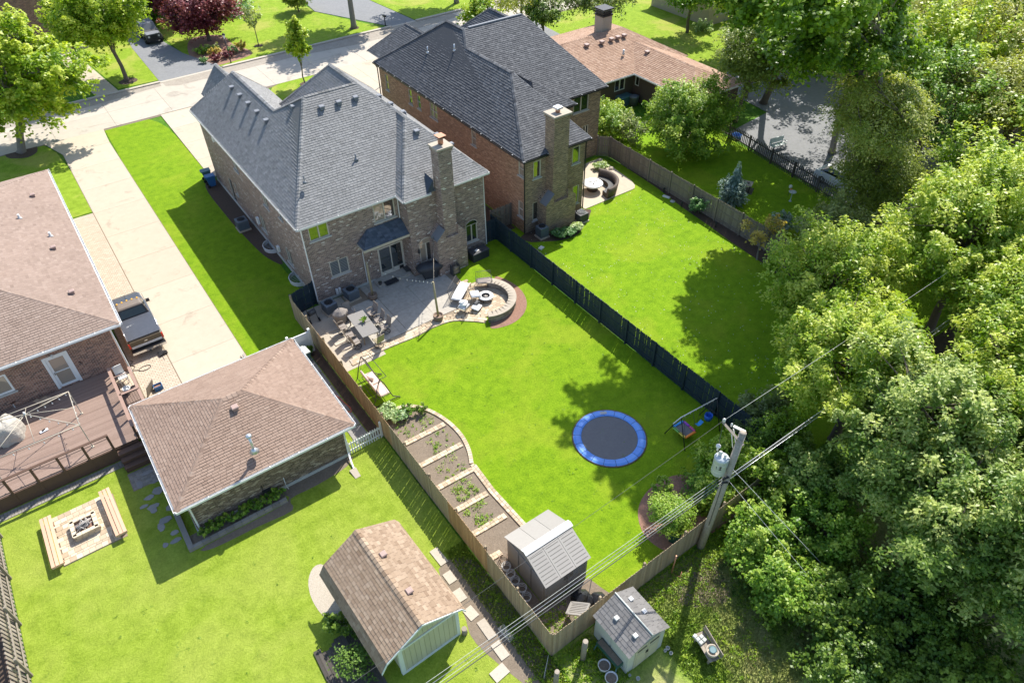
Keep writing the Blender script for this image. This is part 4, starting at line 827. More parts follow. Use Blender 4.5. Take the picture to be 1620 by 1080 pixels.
# ------------------------------------------------------------------ ranch house
Rn = thing('ranch_house', 'low single-storey brown house with tan shingle roof behind the dark-roofed house', 'house', (50, 50, 0))
mb = MB(); wh = [(4.9, 6.2, 1.3, 2.4), (1.6, 2.6, 1.2, 2.3)]; w2 = [(.2, .75, 1.5, 2.45), (4.0, 5.5, .95, 2.15)]
R1, R2, R3, R4 = (41.4, 48.85), (48.7, 48.85), (48.7, 41.1), (54.6, 41.1)
wallpanel(mb, (41.4, 60.3), R1, 0, 2.7); wallpanel(mb, R1, R2, 0, 2.7, wh); wallpanel(mb, R2, R3, 0, 2.7, w2); wallpanel(mb, R3, R4, 0, 2.7); wallpanel(mb, R4, (54.6, 60.3), 0, 2.7); wallpanel(mb, (54.6, 60.3), (41.4, 60.3), 0, 2.7)
obj('wall', mb, 'siding_brown', Rn)
window(Rn, R1, R2, wh[0], 'white', 2, None); window(Rn, R1, R2, wh[1], 'white', 2, None); window(Rn, R2, R3, w2[0], 'white', 1, None); window(Rn, R2, R3, w2[1], 'white', 2, None)
Z = 2.8; faces = [[(41, 48.4, Z), (55.4, 48.4, Z), (52, 54.5, 4.6), (44.4, 54.5, 4.6)], [(55.4, 48.4, Z), (55.4, 60.7, Z), (52, 54.5, 4.6)], [(41, 60.7, Z), (41, 48.4, Z), (44.4, 54.5, 4.6)], [(55.4, 60.7, Z), (41, 60.7, Z), (44.4, 54.5, 4.6), (52, 54.5, 4.6)],
                 [(48.25, 49.4, Z), (48.25, 40.7, Z), (51.6, 44.1, 3.95), (51.6, 52.3, 3.95)], [(55, 40.7, Z), (55, 49.4, Z), (51.6, 52.3, 3.95), (51.6, 44.1, 3.95)], [(48.25, 40.7, Z), (55, 40.7, Z), (51.6, 44.1, 3.95)]]
make_roof(Rn, faces, [((44.4, 54.5, 4.6), (52, 54.5, 4.6)), ((52, 54.5, 4.6), (55.4, 48.4, Z)), ((51.6, 44.1, 3.95), (51.6, 52.3, 3.95)), ((51.6, 44.1, 3.95), (48.25, 40.7, Z)), ((44.4, 54.5, 4.6), (41, 48.4, Z))], 'shingle_ranch', .2, .32, .026, .5, .4)
gutter(Rn, [(41, 48.4, 48.25, 48.4, Z), (48.25, 48.4, 48.25, 40.7, Z), (48.25, 40.7, 55, 40.7, Z)], 'gutter')
obj('chimney', MB().box(49.6, 54.8, 3.8, 50.8, 56.0, 5.9).box(49.7, 54.9, 6.0, 50.7, 55.9, 6.5), 'cap_stone', Rn); obj('chimney_hood', MB().box(49.55, 54.75, 5.9, 50.85, 56.05, 6.05).box(49.6, 54.8, 6.1, 50.8, 56.0, 6.35).box(49.5, 54.7, 6.5, 50.9, 56.1, 6.62), 'black', Rn)
for (px, py) in ((924, 71), (948, 66), (963, 61.5), (973, 58.5), (983, 55.5)): p = at(px, py, 4.35); box_vent(Rn, p.x, p.y-.4, 4.3, 'vent_brown', .45)
p = at(1024, 83, 3.8); box_vent(Rn, p.x, p.y, 3.7, 'vent_brown', .42); p = at(986.5, 83, 3.9); pipe_vent(Rn, p.x, p.y, 3.75, 'zinc', .4, .1)
# ------------------------------------------------------------------ left house
L_h = thing('brick_house', 'red brick bungalow with brown shingle roof and white door beside the deck', 'house', (-6, 48, 0))
S1, S2, S3 = (-14, 38.15), (-1.1, 38.15), (-1.1, 58.9); EL = 3.95
lh_ = [(9.42, 10.42, .95, 3.08), (5.6, 7.5, 1.9, 3.15)]
mb = MB(); wallpanel(mb, S1, S2, 0, 3.9, lh_); wallpanel(mb, S2, S3, 0, 3.9, [(14, 15.2, 1.8, 2.9), (5, 6.2, 1.8, 2.9)]); wallpanel(mb, S3, (-14, 58.9), 0, 3.9); obj('wall', mb, 'brick_red', L_h)
dw = window(L_h, S1, S2, lh_[0], 'white', 1, None, 'glass_curtain', rows=2, name='storm_door', fw_=.13)
a, d, n, L = orient(S1, S2); b = MB(); bar(b, a, d, n, 9.5, 9.53, 1.9, 2.05, -.01, .05); obj('door_handle', b, 'charcoal', dw)
b = MB(); bar(b, a, d, n, 9.28, 10.56, 3.08, 3.2, -.01, .03); bar(b, a, d, n, 9.28, 9.42, .92, 3.08, -.01, .03); bar(b, a, d, n, 10.42, 10.56, .92, 3.08, -.01, .03); obj('door_casing', b, 'white', dw)
window(L_h, S1, S2, lh_[1], 'white', 2, 'sill', 'glass_curtain', fw_=.1); 
for h in ((14, 15.2, 1.8, 2.9), (5, 6.2, 1.8, 2.9)): window(L_h, S2, S3, h, 'white', 2, 'sill')
b = MB(); b.lathe(-4.15, 38.0, [(.03, 3.36), (.08, 3.3), (.06, 3.2)], 8); obj('porch_lamp', b, 'zinc', L_h)
yt = 37.72; FR = 59.2; k_ = .33; hr = (-.45-7.2, yt+7.2, EL+7.2*k_); hf = (-7.65, FR-7.2, EL+7.2*k_)
faces = [[(-14.85, yt, EL), (-.45, yt, EL), hr], [(-.45, yt, EL), (-.45, FR, EL), hf, hr], [(-.45, FR, EL), (-14.85, FR, EL), hf], [(-14.85, FR, EL), (-14.85, yt, EL), hr, hf]]
make_roof(L_h, faces, [(hr, (-.45, yt, EL)), (hf, (-.45, FR, EL)), (hr, hf)], 'shingle_brown', .17, .28, .024, .5, .35)
gutter(L_h, [(-14.85, yt, -.45, yt, EL), (-.45, yt, -.45, FR, EL)], 'white', w=.14, soff=.5)
downspout(L_h, [(-.5, yt, 3.85), (-1.02, 38.0, 3.6), (-1.02, 38.08, .2)], 'white', .045)
for (px, py) in ((50, 306), (83, 389), (4, 451), (112, 459)):
    p = at(px, py, 4.7); box_vent(L_h, p.x, p.y, EL+(-.45-p.x)*k_, 'vent_brown', .3)
for (px, py) in ((34, 350), (78.5, 370)): p = at(px, py, 4.6); pipe_vent(L_h, p.x, p.y, EL+(-.45-p.x)*k_, 'zinc', .3, .07)
# ------------------------------------------------------------------ garage
Ga = thing('detached_garage', 'tan brick garage with hipped brown shingle roof at the end of the driveway', 'garage', (2.7, 28.4, 0))
g0, g1, g2, g3 = -1.68, 24.4, 7.2, 32.35; gz = 2.6
mb = MB(); wallpanel(mb, (-1.25, 24.9), (6.75, 24.9), 0, 2.55); wallpanel(mb, (6.75, 24.9), (6.75, 31.95), 0, 2.55); wallpanel(mb, (6.75, 31.95), (-1.25, 31.95), 0, 2.55, [(2.0, 6.9, 0, 2.2)]); wallpanel(mb, (-1.25, 31.95), (-1.25, 24.9), 0, 2.55); obj('wall', mb, 'brick_tan', Ga)
b = MB()
for i in range(4): bar(b, *orient((6.75, 31.95), (-1.25, 31.95))[:3], 2.02, 6.88, .02+i*.55, .55+i*.55, -.08, -.03, rnd())
obj('garage_door', b, 'garage_door', Ga); obj('foundation', MB().box(-1.3, 24.85, 0, 6.8, 24.9, .18).box(-1.3, 24.9, 0, -1.25, 31.9, .18), 'cap_grey', Ga)
gr1, gr2 = (2.25, 28.38, 4.15), (3.25, 28.38, 4.15)
faces = [[(g0, g1, gz), (g2, g1, gz), gr2, gr1], [(g2, g1, gz), (g2, g3, gz), gr2], [(g2, g3, gz), (g0, g3, gz), gr1, gr2], [(g0, g3, gz), (g0, g1, gz), gr1]]
make_roof(Ga, faces, [(gr1, gr2), (gr1, (g0, g1, gz)), (gr1, (g0, g3, gz)), (gr2, (g2, g1, gz)), (gr2, (g2, g3, gz))], 'shingle_garage', .145, .31, .026, .5, .35, capw=.17)
gutter(Ga, [(g0, g1, g2, g1, gz), (g2, g1, g2, g3, gz), (g0, g3, g0, g1, gz), (g2, g3, g0, g3, gz)], 'white', w=.11, soff=.42)
p = at(372, 645, 4.05); box_vent(Ga, p.x, p.y+.1, 3.85, 'vent_brown', .34)
p = at(402, 712, 3.35)
b = MB(); b.cyl((p.x, p.y, 3.2), (p.x, p.y, 4.3), .065, .065, 12); b.lathe(p.x, p.y, [(.08, 4.3), (.14, 4.34), (.14, 4.42), (.05, 4.47), (.001, 4.48)], 14); b.lathe(p.x, p.y, [(.24, 3.28), (.12, 3.42), (.07, 3.5)], 12); obj('flue_pipe', b, 'steel', Ga)
downspout(Ga, [(6.75, 24.3, 2.5), (6.7, 24.75, 2.25), (6.68, 24.82, .35), (6.55, 24.2, .12), (6.5, 23.9, .08)], 'white', .05)
downspout(Ga, [(-1.2, 24.3, 2.5), (-1.15, 24.8, 2.2), (-1.15, 24.85, .15), (-1.1, 24.5, .08)], 'white', .045)
b = MB(); b.box(2.05, 24.78, .5, 2.5, 24.89, .62).box(2.1, 24.84, .1, 2.13, 24.9, 1.0); obj('wall_pipe', b, 'black', Ga)
b = MB(); b.tube([(3.2, 24.75, .95), (3.2, 24.75, .25), (3.25, 24.6, .15)], .02, 6); obj('conduit', b, 'zinc', Ga)
# ------------------------------------------------------------------ tan garden shed (gambrel with a long porch side)
Sh = thing('garden_shed', 'sage green garden shed with tan shingle gambrel roof on the left lawn', 'shed', (4.6, 13.1, 0))
def sl(x, y, z): c_, s_ = math.cos(.036), math.sin(.036); return (4.6+x*c_-y*s_, 13.1+x*s_+y*c_, z)
RZ = 3.15; YB = 5.3
prof = [(-2.02, 1.62), (-1.72, 2.12), (0, RZ), (1.80, 2.28), (1.98, 1.95)]
fcs = []
for (xa, za), (xb, zb) in ((prof[0], prof[1]), (prof[1], prof[2]), (prof[3], prof[2]), (prof[4], prof[3])):
    fcs.append([sl(xa, -.06, za), sl(xa, YB, za), sl(xb, YB, zb), sl(xb, -.06, zb)])
make_roof(Sh, fcs, [(sl(0, -.06, RZ), sl(0, YB, RZ))], 'shingle_tan', .15, .25, .02, .5, .6, capw=.14)
b = MB()   # soffit/underside and front fascia
for (xa, za), (xb, zb) in zip(prof, prof[1:]):
    b._add([sl(xa, -.1, za-.12), sl(xb, -.1, zb-.12), sl(xb, -.1, zb-.005), sl(xa, -.1, za-.005), sl(xa, -.05, za-.12), sl(xb, -.05, zb-.12), sl(xb, -.05, zb-.005), sl(xa, -.05, za-.005)], [(0, 1, 2, 3), (7, 6, 5, 4), (0, 4, 5, 1), (3, 2, 6, 7), (1, 5, 6, 2), (0, 3, 7, 4)], .8)
    b.face([sl(xa, -.05, za-.05), sl(xb, -.05, zb-.05), sl(xb, YB-.02, zb-.05), sl(xa, YB-.02, za-.05)], .3)
obj('rake_board', b, 'sage_pale', Sh)
X0, X1, Y0, Y1 = -1.12, 1.68, .12, 5.2
b = MB(); b.face([sl(X0, Y0, 0), sl(X1, Y0, 0), sl(X1, Y0, 2.25), sl(0, Y0, RZ-.1), sl(X0, Y0, 2.42)]); b.face([sl(X1, Y0, 0), sl(X1, Y1, 0), sl(X1, Y1, 2.25), sl(X1, Y0, 2.25)]); b.face([sl(X0, Y1, 0), sl(X0, Y0, 0), sl(X0, Y0, 2.4), sl(X0, Y1, 2.4)]); b.face([sl(X1, Y1, 0), sl(X0, Y1, 0), sl(X0, Y1, 2.4), sl(0, Y1, RZ-.1), sl(X1, Y1, 2.25)]); obj('wall', b, 'sage', Sh)
for i in range(12):   # vertical boards of the gable
    xa = X0+.02+i*(X1-X0-.04)/12; xb = xa+(X1-X0-.04)/12-.02; zt = lambda x: (2.42+(RZ-.12-2.42)*(x-X0)/(0-X0)) if x < 0 else (RZ-.12+(2.24-(RZ-.12))*x/X1)
    b = MB(); b._add([sl(xa, Y0-.02, .1), sl(xb, Y0-.02, .1), sl(xb, Y0-.02, zt(xb)), sl(xa, Y0-.02, zt(xa)), sl(xa, Y0, .1), sl(xb, Y0, .1), sl(xb, Y0, zt(xb)), sl(xa, Y0, zt(xa))], [(0, 1, 2, 3), (0, 4, 5, 1), (1, 5, 6, 2), (2, 6, 7, 3), (3, 7, 4, 0)], rnd()); obj('siding_board', b, 'sage', Sh)
b = MB()
def sbar(b, xa, ya, za, xb, yb, zb, tn_=.5):
    vs = [sl(x, y, z) for z in (za, zb) for x, y in ((xa, ya), (xb, ya), (xb, yb), (xa, yb))]; b._add(vs, [(0, 3, 2, 1), (4, 5, 6, 7), (0, 1, 5, 4), (1, 2, 6, 5), (2, 3, 7, 6), (3, 0, 4, 7)], tn_)
sbar(b, X0-.02, Y0-.05, 0, X0+.13, Y0-.02, 2.4); sbar(b, X1-.13, Y0-.05, 0, X1+.02, Y0-.02, 2.28); sbar(b, X0+.13, Y0-.05, 1.95, X1-.13, Y0-.02, 2.05); sbar(b, X0+.13, Y0-.05, 0, X1-.13, Y0-.02, .14); sbar(b, X0-.05, Y0-.05, 0, X0-.02, Y0+.1, 2.38)
obj('trim', b, 'sage_pale', Sh)
for y_ in (1.5, 3.6): v = sl(.38, y_, 2.9); box_vent(Sh, v[0], v[1], 2.88, 'vent_brown', .28, .036)
b = MB(); b.cyl(sl(1.85, .0, 0), sl(1.85, .0, .4), .13, .12, 10); tag_ = obj('fence_stub', b, 'old_wood', loc=sl(1.85, 0, 0), cat='stump'); tag_['label'] = 'short round timber stump at the corner of the sage shed'
# ------------------------------------------------------------------ big plastic shed in the main yard
Ps = thing('plastic_shed', 'large grey resin shed with ribbed roof inside the corner of the cedar fence', 'shed', (11.1, 13.5, 0))
x0, x1, y0, y1 = 9.98, 12.3, 12.12, 14.95
b = MB(); b.face([(x0, y0, 0), (x1, y0, 0), (x1, y0, 1.85), (x0, y0, 1.85)]); b.face([(x1, y0, 0), (x1, y1, 0), (x1, y1, 1.85), (x1, 13.55, 2.5), (x1, y0, 1.85)]); b.face([(x0, y1, 0), (x0, y0, 0), (x0, y0, 1.85), (x0, 13.55, 2.5), (x0, y1, 1.85)]); b.face([(x1, y1, 0), (x0, y1, 0), (x0, y1, 1.85), (x1, y1, 1.85)]); obj('wall', b, 'plastic_shed', Ps)
for i in range(3):
    ya = y0+.12+i*.92; obj('wall_panel', MB().box(x0-.03, ya, .06, x0, ya+.84, 1.78, rnd()), 'plastic_shed', Ps)
for i in range(2):
    xa = x0+.08+i*1.12; obj('wall_panel', MB().box(xa, y0-.03, .06, xa+1.04, y0, 1.78, rnd()), 'plastic_shed', Ps)
b = MB()
for i in range(15): b.box(x0+1.25, y0-.045, .15+i*.11, x1-.12, y0-.03, .19+i*.11, .3)
obj('siding_ribs', b, 'plastic_shed', Ps, kind='stuff')
b = MB()
for q in range(2):
    for i in range(5): b.box(x0+.98+q*.27, y0-.05, 1.2+i*.075, x0+1.2+q*.27, y0-.035, 1.25+i*.075, .2)
obj('louvre', b, 'rib_dark', Ps)
def slab_q(mb, pts, th, tn_=.5, m=0):
    P = [Vector(p) for p in pts]; n_ = (P[1]-P[0]).cross(P[2]-P[0]).normalized(); n_ = n_ if n_.z > 0 else -n_; k = len(P); lo = [p-n_*th for p in P]
    if (P[1]-P[0]).cross(P[2]-P[0]).z < 0: P.reverse(); lo.reverse()
    mb._add(P+lo, [tuple(range(k)), tuple(range(2*k-1, k-1, -1))]+[(i, k+i, k+(i+1) % k, (i+1) % k) for i in range(k)], tn_, m)
ez, rz_, yr = 1.82, 2.55, 13.55
for i in range(3):
    xa = x0-.1+i*.835; xb = xa+.82
    b = MB(); slab_q(b, [(xa, y0-.13, ez), (xb, y0-.13, ez), (xb, yr, rz_), (xa, yr, rz_)], .04, rnd()); rp = obj('roof_panel', b, 'plastic_roof', Ps)
    b = MB()
    for j in range(9):
        t = (j+.7)/10; yy = y0-.13+(yr-y0+.13)*t; zz = ez+(rz_-ez)*t; slab_q(b, [(xa+.08, yy, zz+.008), (xb-.08, yy, zz+.008), (xb-.08, yy+.022, zz+.019), (xa+.08, yy+.022, zz+.019)], .01)
    obj('roof_rib', b, 'rib_dark', rp)
    b = MB(); slab_q(b, [(xa, yr, rz_), (xb, yr, rz_), (xb, y1+.12, ez), (xa, y1+.12, ez)], .04, rnd()); obj('roof_panel', b, 'plastic_roof', Ps)
b = MB(); slab_q(b, [(x0-.12, yr-.18, rz_-.04), (x1+.15, yr-.18, rz_-.04), (x1+.15, yr, rz_+.05), (x0-.12, yr, rz_+.05)], .03, .9); slab_q(b, [(x0-.12, yr, rz_+.05), (x1+.15, yr, rz_+.05), (x1+.15, yr+.2, rz_-.05), (x0-.12, yr+.2, rz_-.05)], .03, .9); obj('ridge_strip', b, 'resin_white', Ps)
# ------------------------------------------------------------------ small shed behind the back fence
Ss = thing('small_shed', 'small pale resin shed with grey tile roof and white vents outside the back fence', 'shed', (11.9, 8.9, 0))
x0, x1, y0, y1, xr = 10.88, 12.85, 7.85, 9.88, 11.93
b = MB(); b.face([(x0, y0, 0), (x1, y0, 0), (x1, y0, 1.75), (xr, y0, 2.2), (x0, y0, 1.75)]); b.face([(x1, y0, 0), (x1, y1, 0), (x1, y1, 1.75), (x1, y0, 1.75)]); b.face([(x1, y1, 0), (x0, y1, 0), (x0, y1, 1.75), (xr, y1, 2.2), (x1, y1, 1.75)]); b.face([(x0, y1, 0), (x0, y0, 0), (x0, y0, 1.75), (x0, y1, 1.75)]); obj('wall', b, 'beige_resin', Ss)
for i in range(2): obj('wall_panel', MB().box(x0-.025, y0+.08+i*.98, .06, x0, y0+.98+i*.98, 1.68, rnd()), 'beige_resin', Ss)
for i in range(2):
    d_ = obj('door', MB().box(11.22+i*.67, y0-.04, .06, 11.87+i*.67, y0, 1.72, .5).box(11.3+i*.67, y0-.055, .15, 11.79+i*.67, y0-.04, 1.2, .7), 'beige_door', Ss)
    obj('louvre', MB().box(11.3+i*.67, y0-.06, 1.42, 11.79+i*.67, y0-.04, 1.52, .2), 'rib_dark', d_); obj('door_handle', MB().box(11.80+i*.08, y0-.08, .85, 11.84+i*.08, y0-.04, 1.0), 'black', d_)
fcs = [[(x0-.12, y1+.08, 1.69), (x0-.12, y0-.1, 1.69), (xr, y0-.1, 2.27), (xr, y1+.08, 2.27)], [(x1+.12, y0-.1, 1.69), (x1+.12, y1+.08, 1.69), (xr, y1+.08, 2.27), (xr, y0-.1, 2.27)]]
make_roof(Ss, fcs, [], 'shingle_small', .17, .3, .018)
b = MB(); b.tube([(xr, y0-.11, 2.29), (xr, y1+.1, 2.29)], .035, 6, .5); obj('ridge_strip', b, 'beige_resin', Ss)
for (x, y) in ((11.35, 9.2), (11.45, 8.2), (12.35, 9.45), (12.45, 8.75)):
    z = 2.27-abs(x-xr)*.50; b = MB(); b.obox((x, y, z+.05), (.18, .18, .09), 0, .8, bev=.02); obj('roof_vent', b, 'resin_white', Ss)
# ------------------------------------------------------------------ houses across the street
Fh = thing('brick_house', 'pink-red brick house across the street behind the tall tree at top left', 'house', (3, 100, 0))
mb = MB(); wallpanel(mb, (-12, 96.5), (6.6, 97.6), 0, 8, [(11.0, 13.2, 3.2, 4.6)]); wallpanel(mb, (6.6, 97.6), (6.9, 112), 0, 8); obj('wall', mb, 'brick_far', Fh)
window(Fh, (-12, 96.5), (6.6, 97.6), (11.0, 13.2, 3.2, 4.6), 'white', 3, 'sill'); make_roof(Fh, [[(-13, 96, 8), (7.4, 97, 8), (2, 104, 11), (-8, 103, 11)], [(7.4, 97, 8), (7.6, 113, 8), (2, 104, 11)]], [], 'shingle_brown', .35, .5)
obj('porch_post', MB().box(6.6, 96.2, 0, 6.8, 96.4, 2.6).box(8.6, 96.4, 0, 8.75, 96.6, 2.6).box(6.5, 96.1, 2.6, 8.9, 96.6, 2.75), 'white', Fh)
obj('entry_steps', MB().box(6.9, 96.8, 0, 8.7, 98.4, .5).box(6.9, 96.3, 0, 8.7, 96.8, .25), 'concrete', Fh); b = MB(); b.tube([(8.7, 98.4, 1.4), (8.7, 96.9, 1.3), (9.4, 95.8, .9)], .03, 6); obj('stair_rail', b, 'zinc', Fh)
Gh = thing('house', 'tan house with wide garage behind the parked jeep across the street', 'house', (22, 104, 0))
mb = MB(); wallpanel(mb, (10.2, 101), (25.5, 102), 0, 3.0, [(4.0, 8.8, 0, 2.3)]); wallpanel(mb, (25.5, 102), (26, 112), 0, 3.0); obj('wall', mb, 'brick_far', Gh)
b = MB(); a, d, n, L = orient((10.2, 101), (25.5, 102))
for i in range(4): bar(b, a, d, n, 4.03, 8.77, .02+i*.57, .56+i*.57, -.08, -.03, rnd())
obj('garage_door', b, 'garage_door', Gh); make_roof(Gh, [[(9.4, 100.2, 3), (26.4, 101.2, 3), (22, 107, 5.2), (13.5, 106.5, 5.2)], [(26.4, 101.2, 3), (26.8, 113, 3), (22, 107, 5.2)]], [], 'shingle_slate', .35, .5)
Wh = thing('house', 'pale house with grey roof glimpsed through the trees right of the tan-roofed ranch', 'house', (75, 62, 0))
mb = MB(); wallpanel(mb, (69.5, 58.5), (80, 58.5), 0, 2.8, [(2, 3.4, 1, 2.2)]); wallpanel(mb, (69.5, 68), (69.5, 58.5), 0, 2.8); obj('wall', mb, 'cap_stone', Wh); window(Wh, (69.5, 58.5), (80, 58.5), (2, 3.4, 1, 2.2), 'white', 2)
make_roof(Wh, [[(69, 58, 2.8), (80.6, 58, 2.8), (76, 63, 4.6), (73, 63, 4.6)], [(69, 68.5, 2.8), (69, 58, 2.8), (73, 63, 4.6)], [(80.6, 58, 2.8), (80.6, 68.5, 2.8), (76, 63, 4.6)], [(80.6, 68.5, 2.8), (69, 68.5, 2.8), (73, 63, 4.6), (76, 63, 4.6)]], [], 'shingle_small', .3, .45)
# ------------------------------------------------------------------ fences: every board is a piece of its own
def fence(name, label, cat, p0, p1, h, pk, gap, mats, post_m, rail_side=-1, bay=2.4, w=.14, post_h=.08, limit=300, posts=True, rails=(.3, 1.0, 1.6), zones=None, group=None, lean=0.0):
    """boards from p0 to p1, rails and posts on the rail_side (+1 = left of the run)"""
    a = Vector((p0[0], p0[1], 0)); d = Vector((p1[0]-p0[0], p1[1]-p0[1], 0)); L = d.length; d.normalize(); n = Vector((-d.y, d.x, 0)); rz = math.atan2(d.y, d.x)
    t = thing(name, label, cat, tuple(a), group); k = int(L/(w+gap)); extra = MB()
    for i in range(k):
        p = a+d*((i+.5)*L/k); ms = pk[mats[0]]
        if zones:
            for z0, z1, zm in zones:
                if z0 <= (i+.5)*L/k < z1: ms = pk[zm]
        if i < limit: piece('board', random.choice(ms), t, p+n*ru(-.004, .004), rz+ru(-.02, .02), (1, 1, 1+ru(-.012, .012)), rot=(lean, ru(-.012, .012), rz+ru(-.02, .02)))
    if posts:
        q = max(1, int(L/bay))
        for i in range(q+1):
            p = a+d*(L*i/q)+n*rail_side*.07; b = MB(); b.obox((p.x, p.y, (h+post_h)/2), (.1, .1, h+post_h), rz, rnd(), bev=.015); obj('post', b, post_m, t)
    for z in rails:
        if z > h: continue
        b = MB(); c = a+d*L/2+n*rail_side*.032; b.obox((c.x, c.y, z), (L, .04, .09), rz, .5); obj('rail', b, post_m, t)
    return t
def pickset(m, h, w=.14, th=.02, top='dog'):
    def f(mb, t):
        if top == 'dog': vs = [(-w/2, -h), (w/2, -h), (w/2, -.04), (w/2-.03, 0), (-w/2+.03, 0), (-w/2, -.04)]
        elif top == 'point': vs = [(-w/2, -h), (w/2, -h), (w/2, -.08), (0, 0), (-w/2, -.08)]
        else: vs = [(-w/2, -h), (w/2, -h), (w/2, 0), (-w/2, 0)]
        k = len(vs); mb._add([(x, -th/2, z+h) for x, z in vs]+[(x, th/2, z+h) for x, z in vs], [tuple(range(k)), tuple(range(2*k-1, k-1, -1))]+[(i, k+i, k+(i+1) % k, (i+1) % k) for i in range(k)], t)
    return variants('board', f, m, 5)
PK = {'cedar': pickset('cedar', 1.8), 'cedar_old': pickset('cedar_old', 1.8), 'navy': pickset('navy', 1.8), 'grey': pickset('grey_wood', 1.8), 'lean': pickset('old_wood', 1.45, .13, .03, 'flat'),
      'white': pickset('white', .95, .07, .02, 'point'), 'dark': pickset('dark_wood', 1.35, .075, .02, 'point')}
fence('wooden_fence', 'long cedar board fence of golden and weathered boards between the two back yards', 'fence', (8.85, 37.15), (8.85, 10.25), 1.8, PK, .016, ['cedar'], 'cedar_old', 1, 2.4,
      zones=[(0, 4.3, 'cedar_old'), (9.4, 9.41, 'cedar'), (13.2, 19.0, 'cedar_old'), (22.2, 27, 'cedar_old')])
fence('wooden_fence', 'weathered board fence along the back of the yard behind the grey sheds', 'fence', (8.9, 10.2), (24.4, 10.62), 1.8, PK, .006, ['cedar_old'], 'cedar_old', 1, 2.4)
fence('privacy_fence', 'long dark navy painted board fence between the bright green lawns', 'fence', (24.42, 37.4), (24.42, 10.7), 1.8, PK, .014, ['navy'], 'navy', -1, 2.42)
fence('privacy_fence', 'short dark navy fence and gate between the brown house and the navy side fence', 'fence', (23.25, 36.9), (24.4, 36.9), 1.8, PK, .008, ['navy'], 'navy', -1, 1.15)
fence('privacy_fence', 'short dark navy fence beside the hose reel at the corner of the brown house', 'fence', (8.9, 37.3), (10.6, 37.75), 1.8, PK, .006, ['navy'], 'navy', -1, 1.7)
fence('wooden_gate', 'grey board gate with diagonal brace between the navy fence and the orange brick house', 'gate', (24.6, 37.9), (26.4, 37.9), 1.8, PK, .02, ['grey'], 'grey_wood', -1, 1.7)
b = MB(); b.obox((25.5, 37.80, .95), (2.1, .04, .1), 0, .7, mtx=Matrix.Rotation(.72, 3, 'Y')); gt = bpy.data.objects['wooden_gate']; obj('gate_brace', b, 'grey_wood', gt)
fence('wooden_fence', 'grey weathered board fence with tall posts along the right side of the far lawn', 'fence', (39.25, 41.3), (38.9, 17.0), 1.8, PK, .006, ['grey'], 'grey_wood', -1, 2.42, post_h=.12)
fence('wooden_fence', 'short return of grey board fence from the orange brick house to the long grey fence', 'fence', (38.55, 42.2), (39.3, 41.4), 1.8, PK, .006, ['grey'], 'grey_wood', -1, 1.1)
fence('picket_fence', 'dark spaced picket fence between the far lawn and the asphalt drive', 'fence', (50.4, 40.2), (48.3, 24.6), 1.3, PK, .12, ['dark'], 'dark_wood', -1, 2.4, w=.075, rails=(.3, 1.05))
fence('picket_fence', 'small white picket gate between the garage corner and the cedar fence', 'fence', (6.75, 24.92), (8.75, 24.98), .95, PK, .065, ['white'], 'white', 1, 2.0, w=.07, rails=(.22, .72), post_h=.2)
fence('wooden_fence', 'old leaning board fence at the lower left edge of the lawn', 'fence', (-9.15, 30.2), (-9.1, 14.0), 1.45, PK, .10, ['lean'], 'old_wood', 1, 2.4, w=.13, rails=(.35, 1.15), lean=.16)
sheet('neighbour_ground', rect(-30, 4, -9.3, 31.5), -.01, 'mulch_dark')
# white vinyl panel and blue bin between garage and cedar fence
t = thing('vinyl_panel', 'white vinyl fence panel hiding the blue bin behind the garage', 'fence', (7.9, 33.3, 0))
obj('panel', MB().box(7.2, 33.6, 0, 8.55, 33.66, 1.55, .5), 'white', t); obj('post', MB().box(8.5, 33.55, 0, 8.63, 33.7, 1.75, .8), 'white', t); obj('post', MB().box(7.15, 33.55, 0, 7.28, 33.7, 1.75, .8), 'white', t)
def cart(label, x, y, m, rz=0.0, h=1.0, lid=None):
    t = thing('wheeled_bin', label, 'bin', (x, y, 0)); mt = Matrix.Rotation(rz, 3, 'Z'); b = MB(); vs = []
    for z, w, l in ((.08, .22, .24), (h*.9, .29, .34)):
        vs += [Vector((x, y, z))+mt @ Vector((sx*w, sy*l, 0)) for sx, sy in ((-1, -1), (1, -1), (1, 1), (-1, 1))]
    b._add(vs, [(0, 3, 2, 1), (4, 5, 6, 7), (0, 1, 5, 4), (1, 2, 6, 5), (2, 3, 7, 6), (3, 0, 4, 7)], .3); obj('body', b, m, t)
    b = MB(); b.obox((x, y, h*.94), (.62, .74, .07), rz, .8, bev=.03); hd = mt @ Vector((0, .4, 0)); b.obox((x+hd.x, y+hd.y, h*.93), (.5, .05, .05), rz, .5); obj('lid', b, lid or m, t)
    for s in (-1, 1):
        p = mt @ Vector((s*.27, .3, 0)); q = mt @ Vector((s*.33, .3, 0)); b = MB(); b.cyl((x+p.x, y+p.y, .12), (x+q.x, y+q.y, .12), .12, .12, 12); obj('wheel', b, 'rubber', t)
    return t
cart('teal wheeled bin with grey lid tucked behind the white vinyl panel', 7.75, 32.9, 'bin_teal', .1, 1.0, 'beige_resin')
cart('blue recycling bin, lower of the pair against the brown house wall', 10.05, 57.0, 'bin_blue', 1.5); cart('dark teal wheeled bin, upper of the pair against the brown house wall', 10.05, 58.1, 'bin_teal', 1.5)
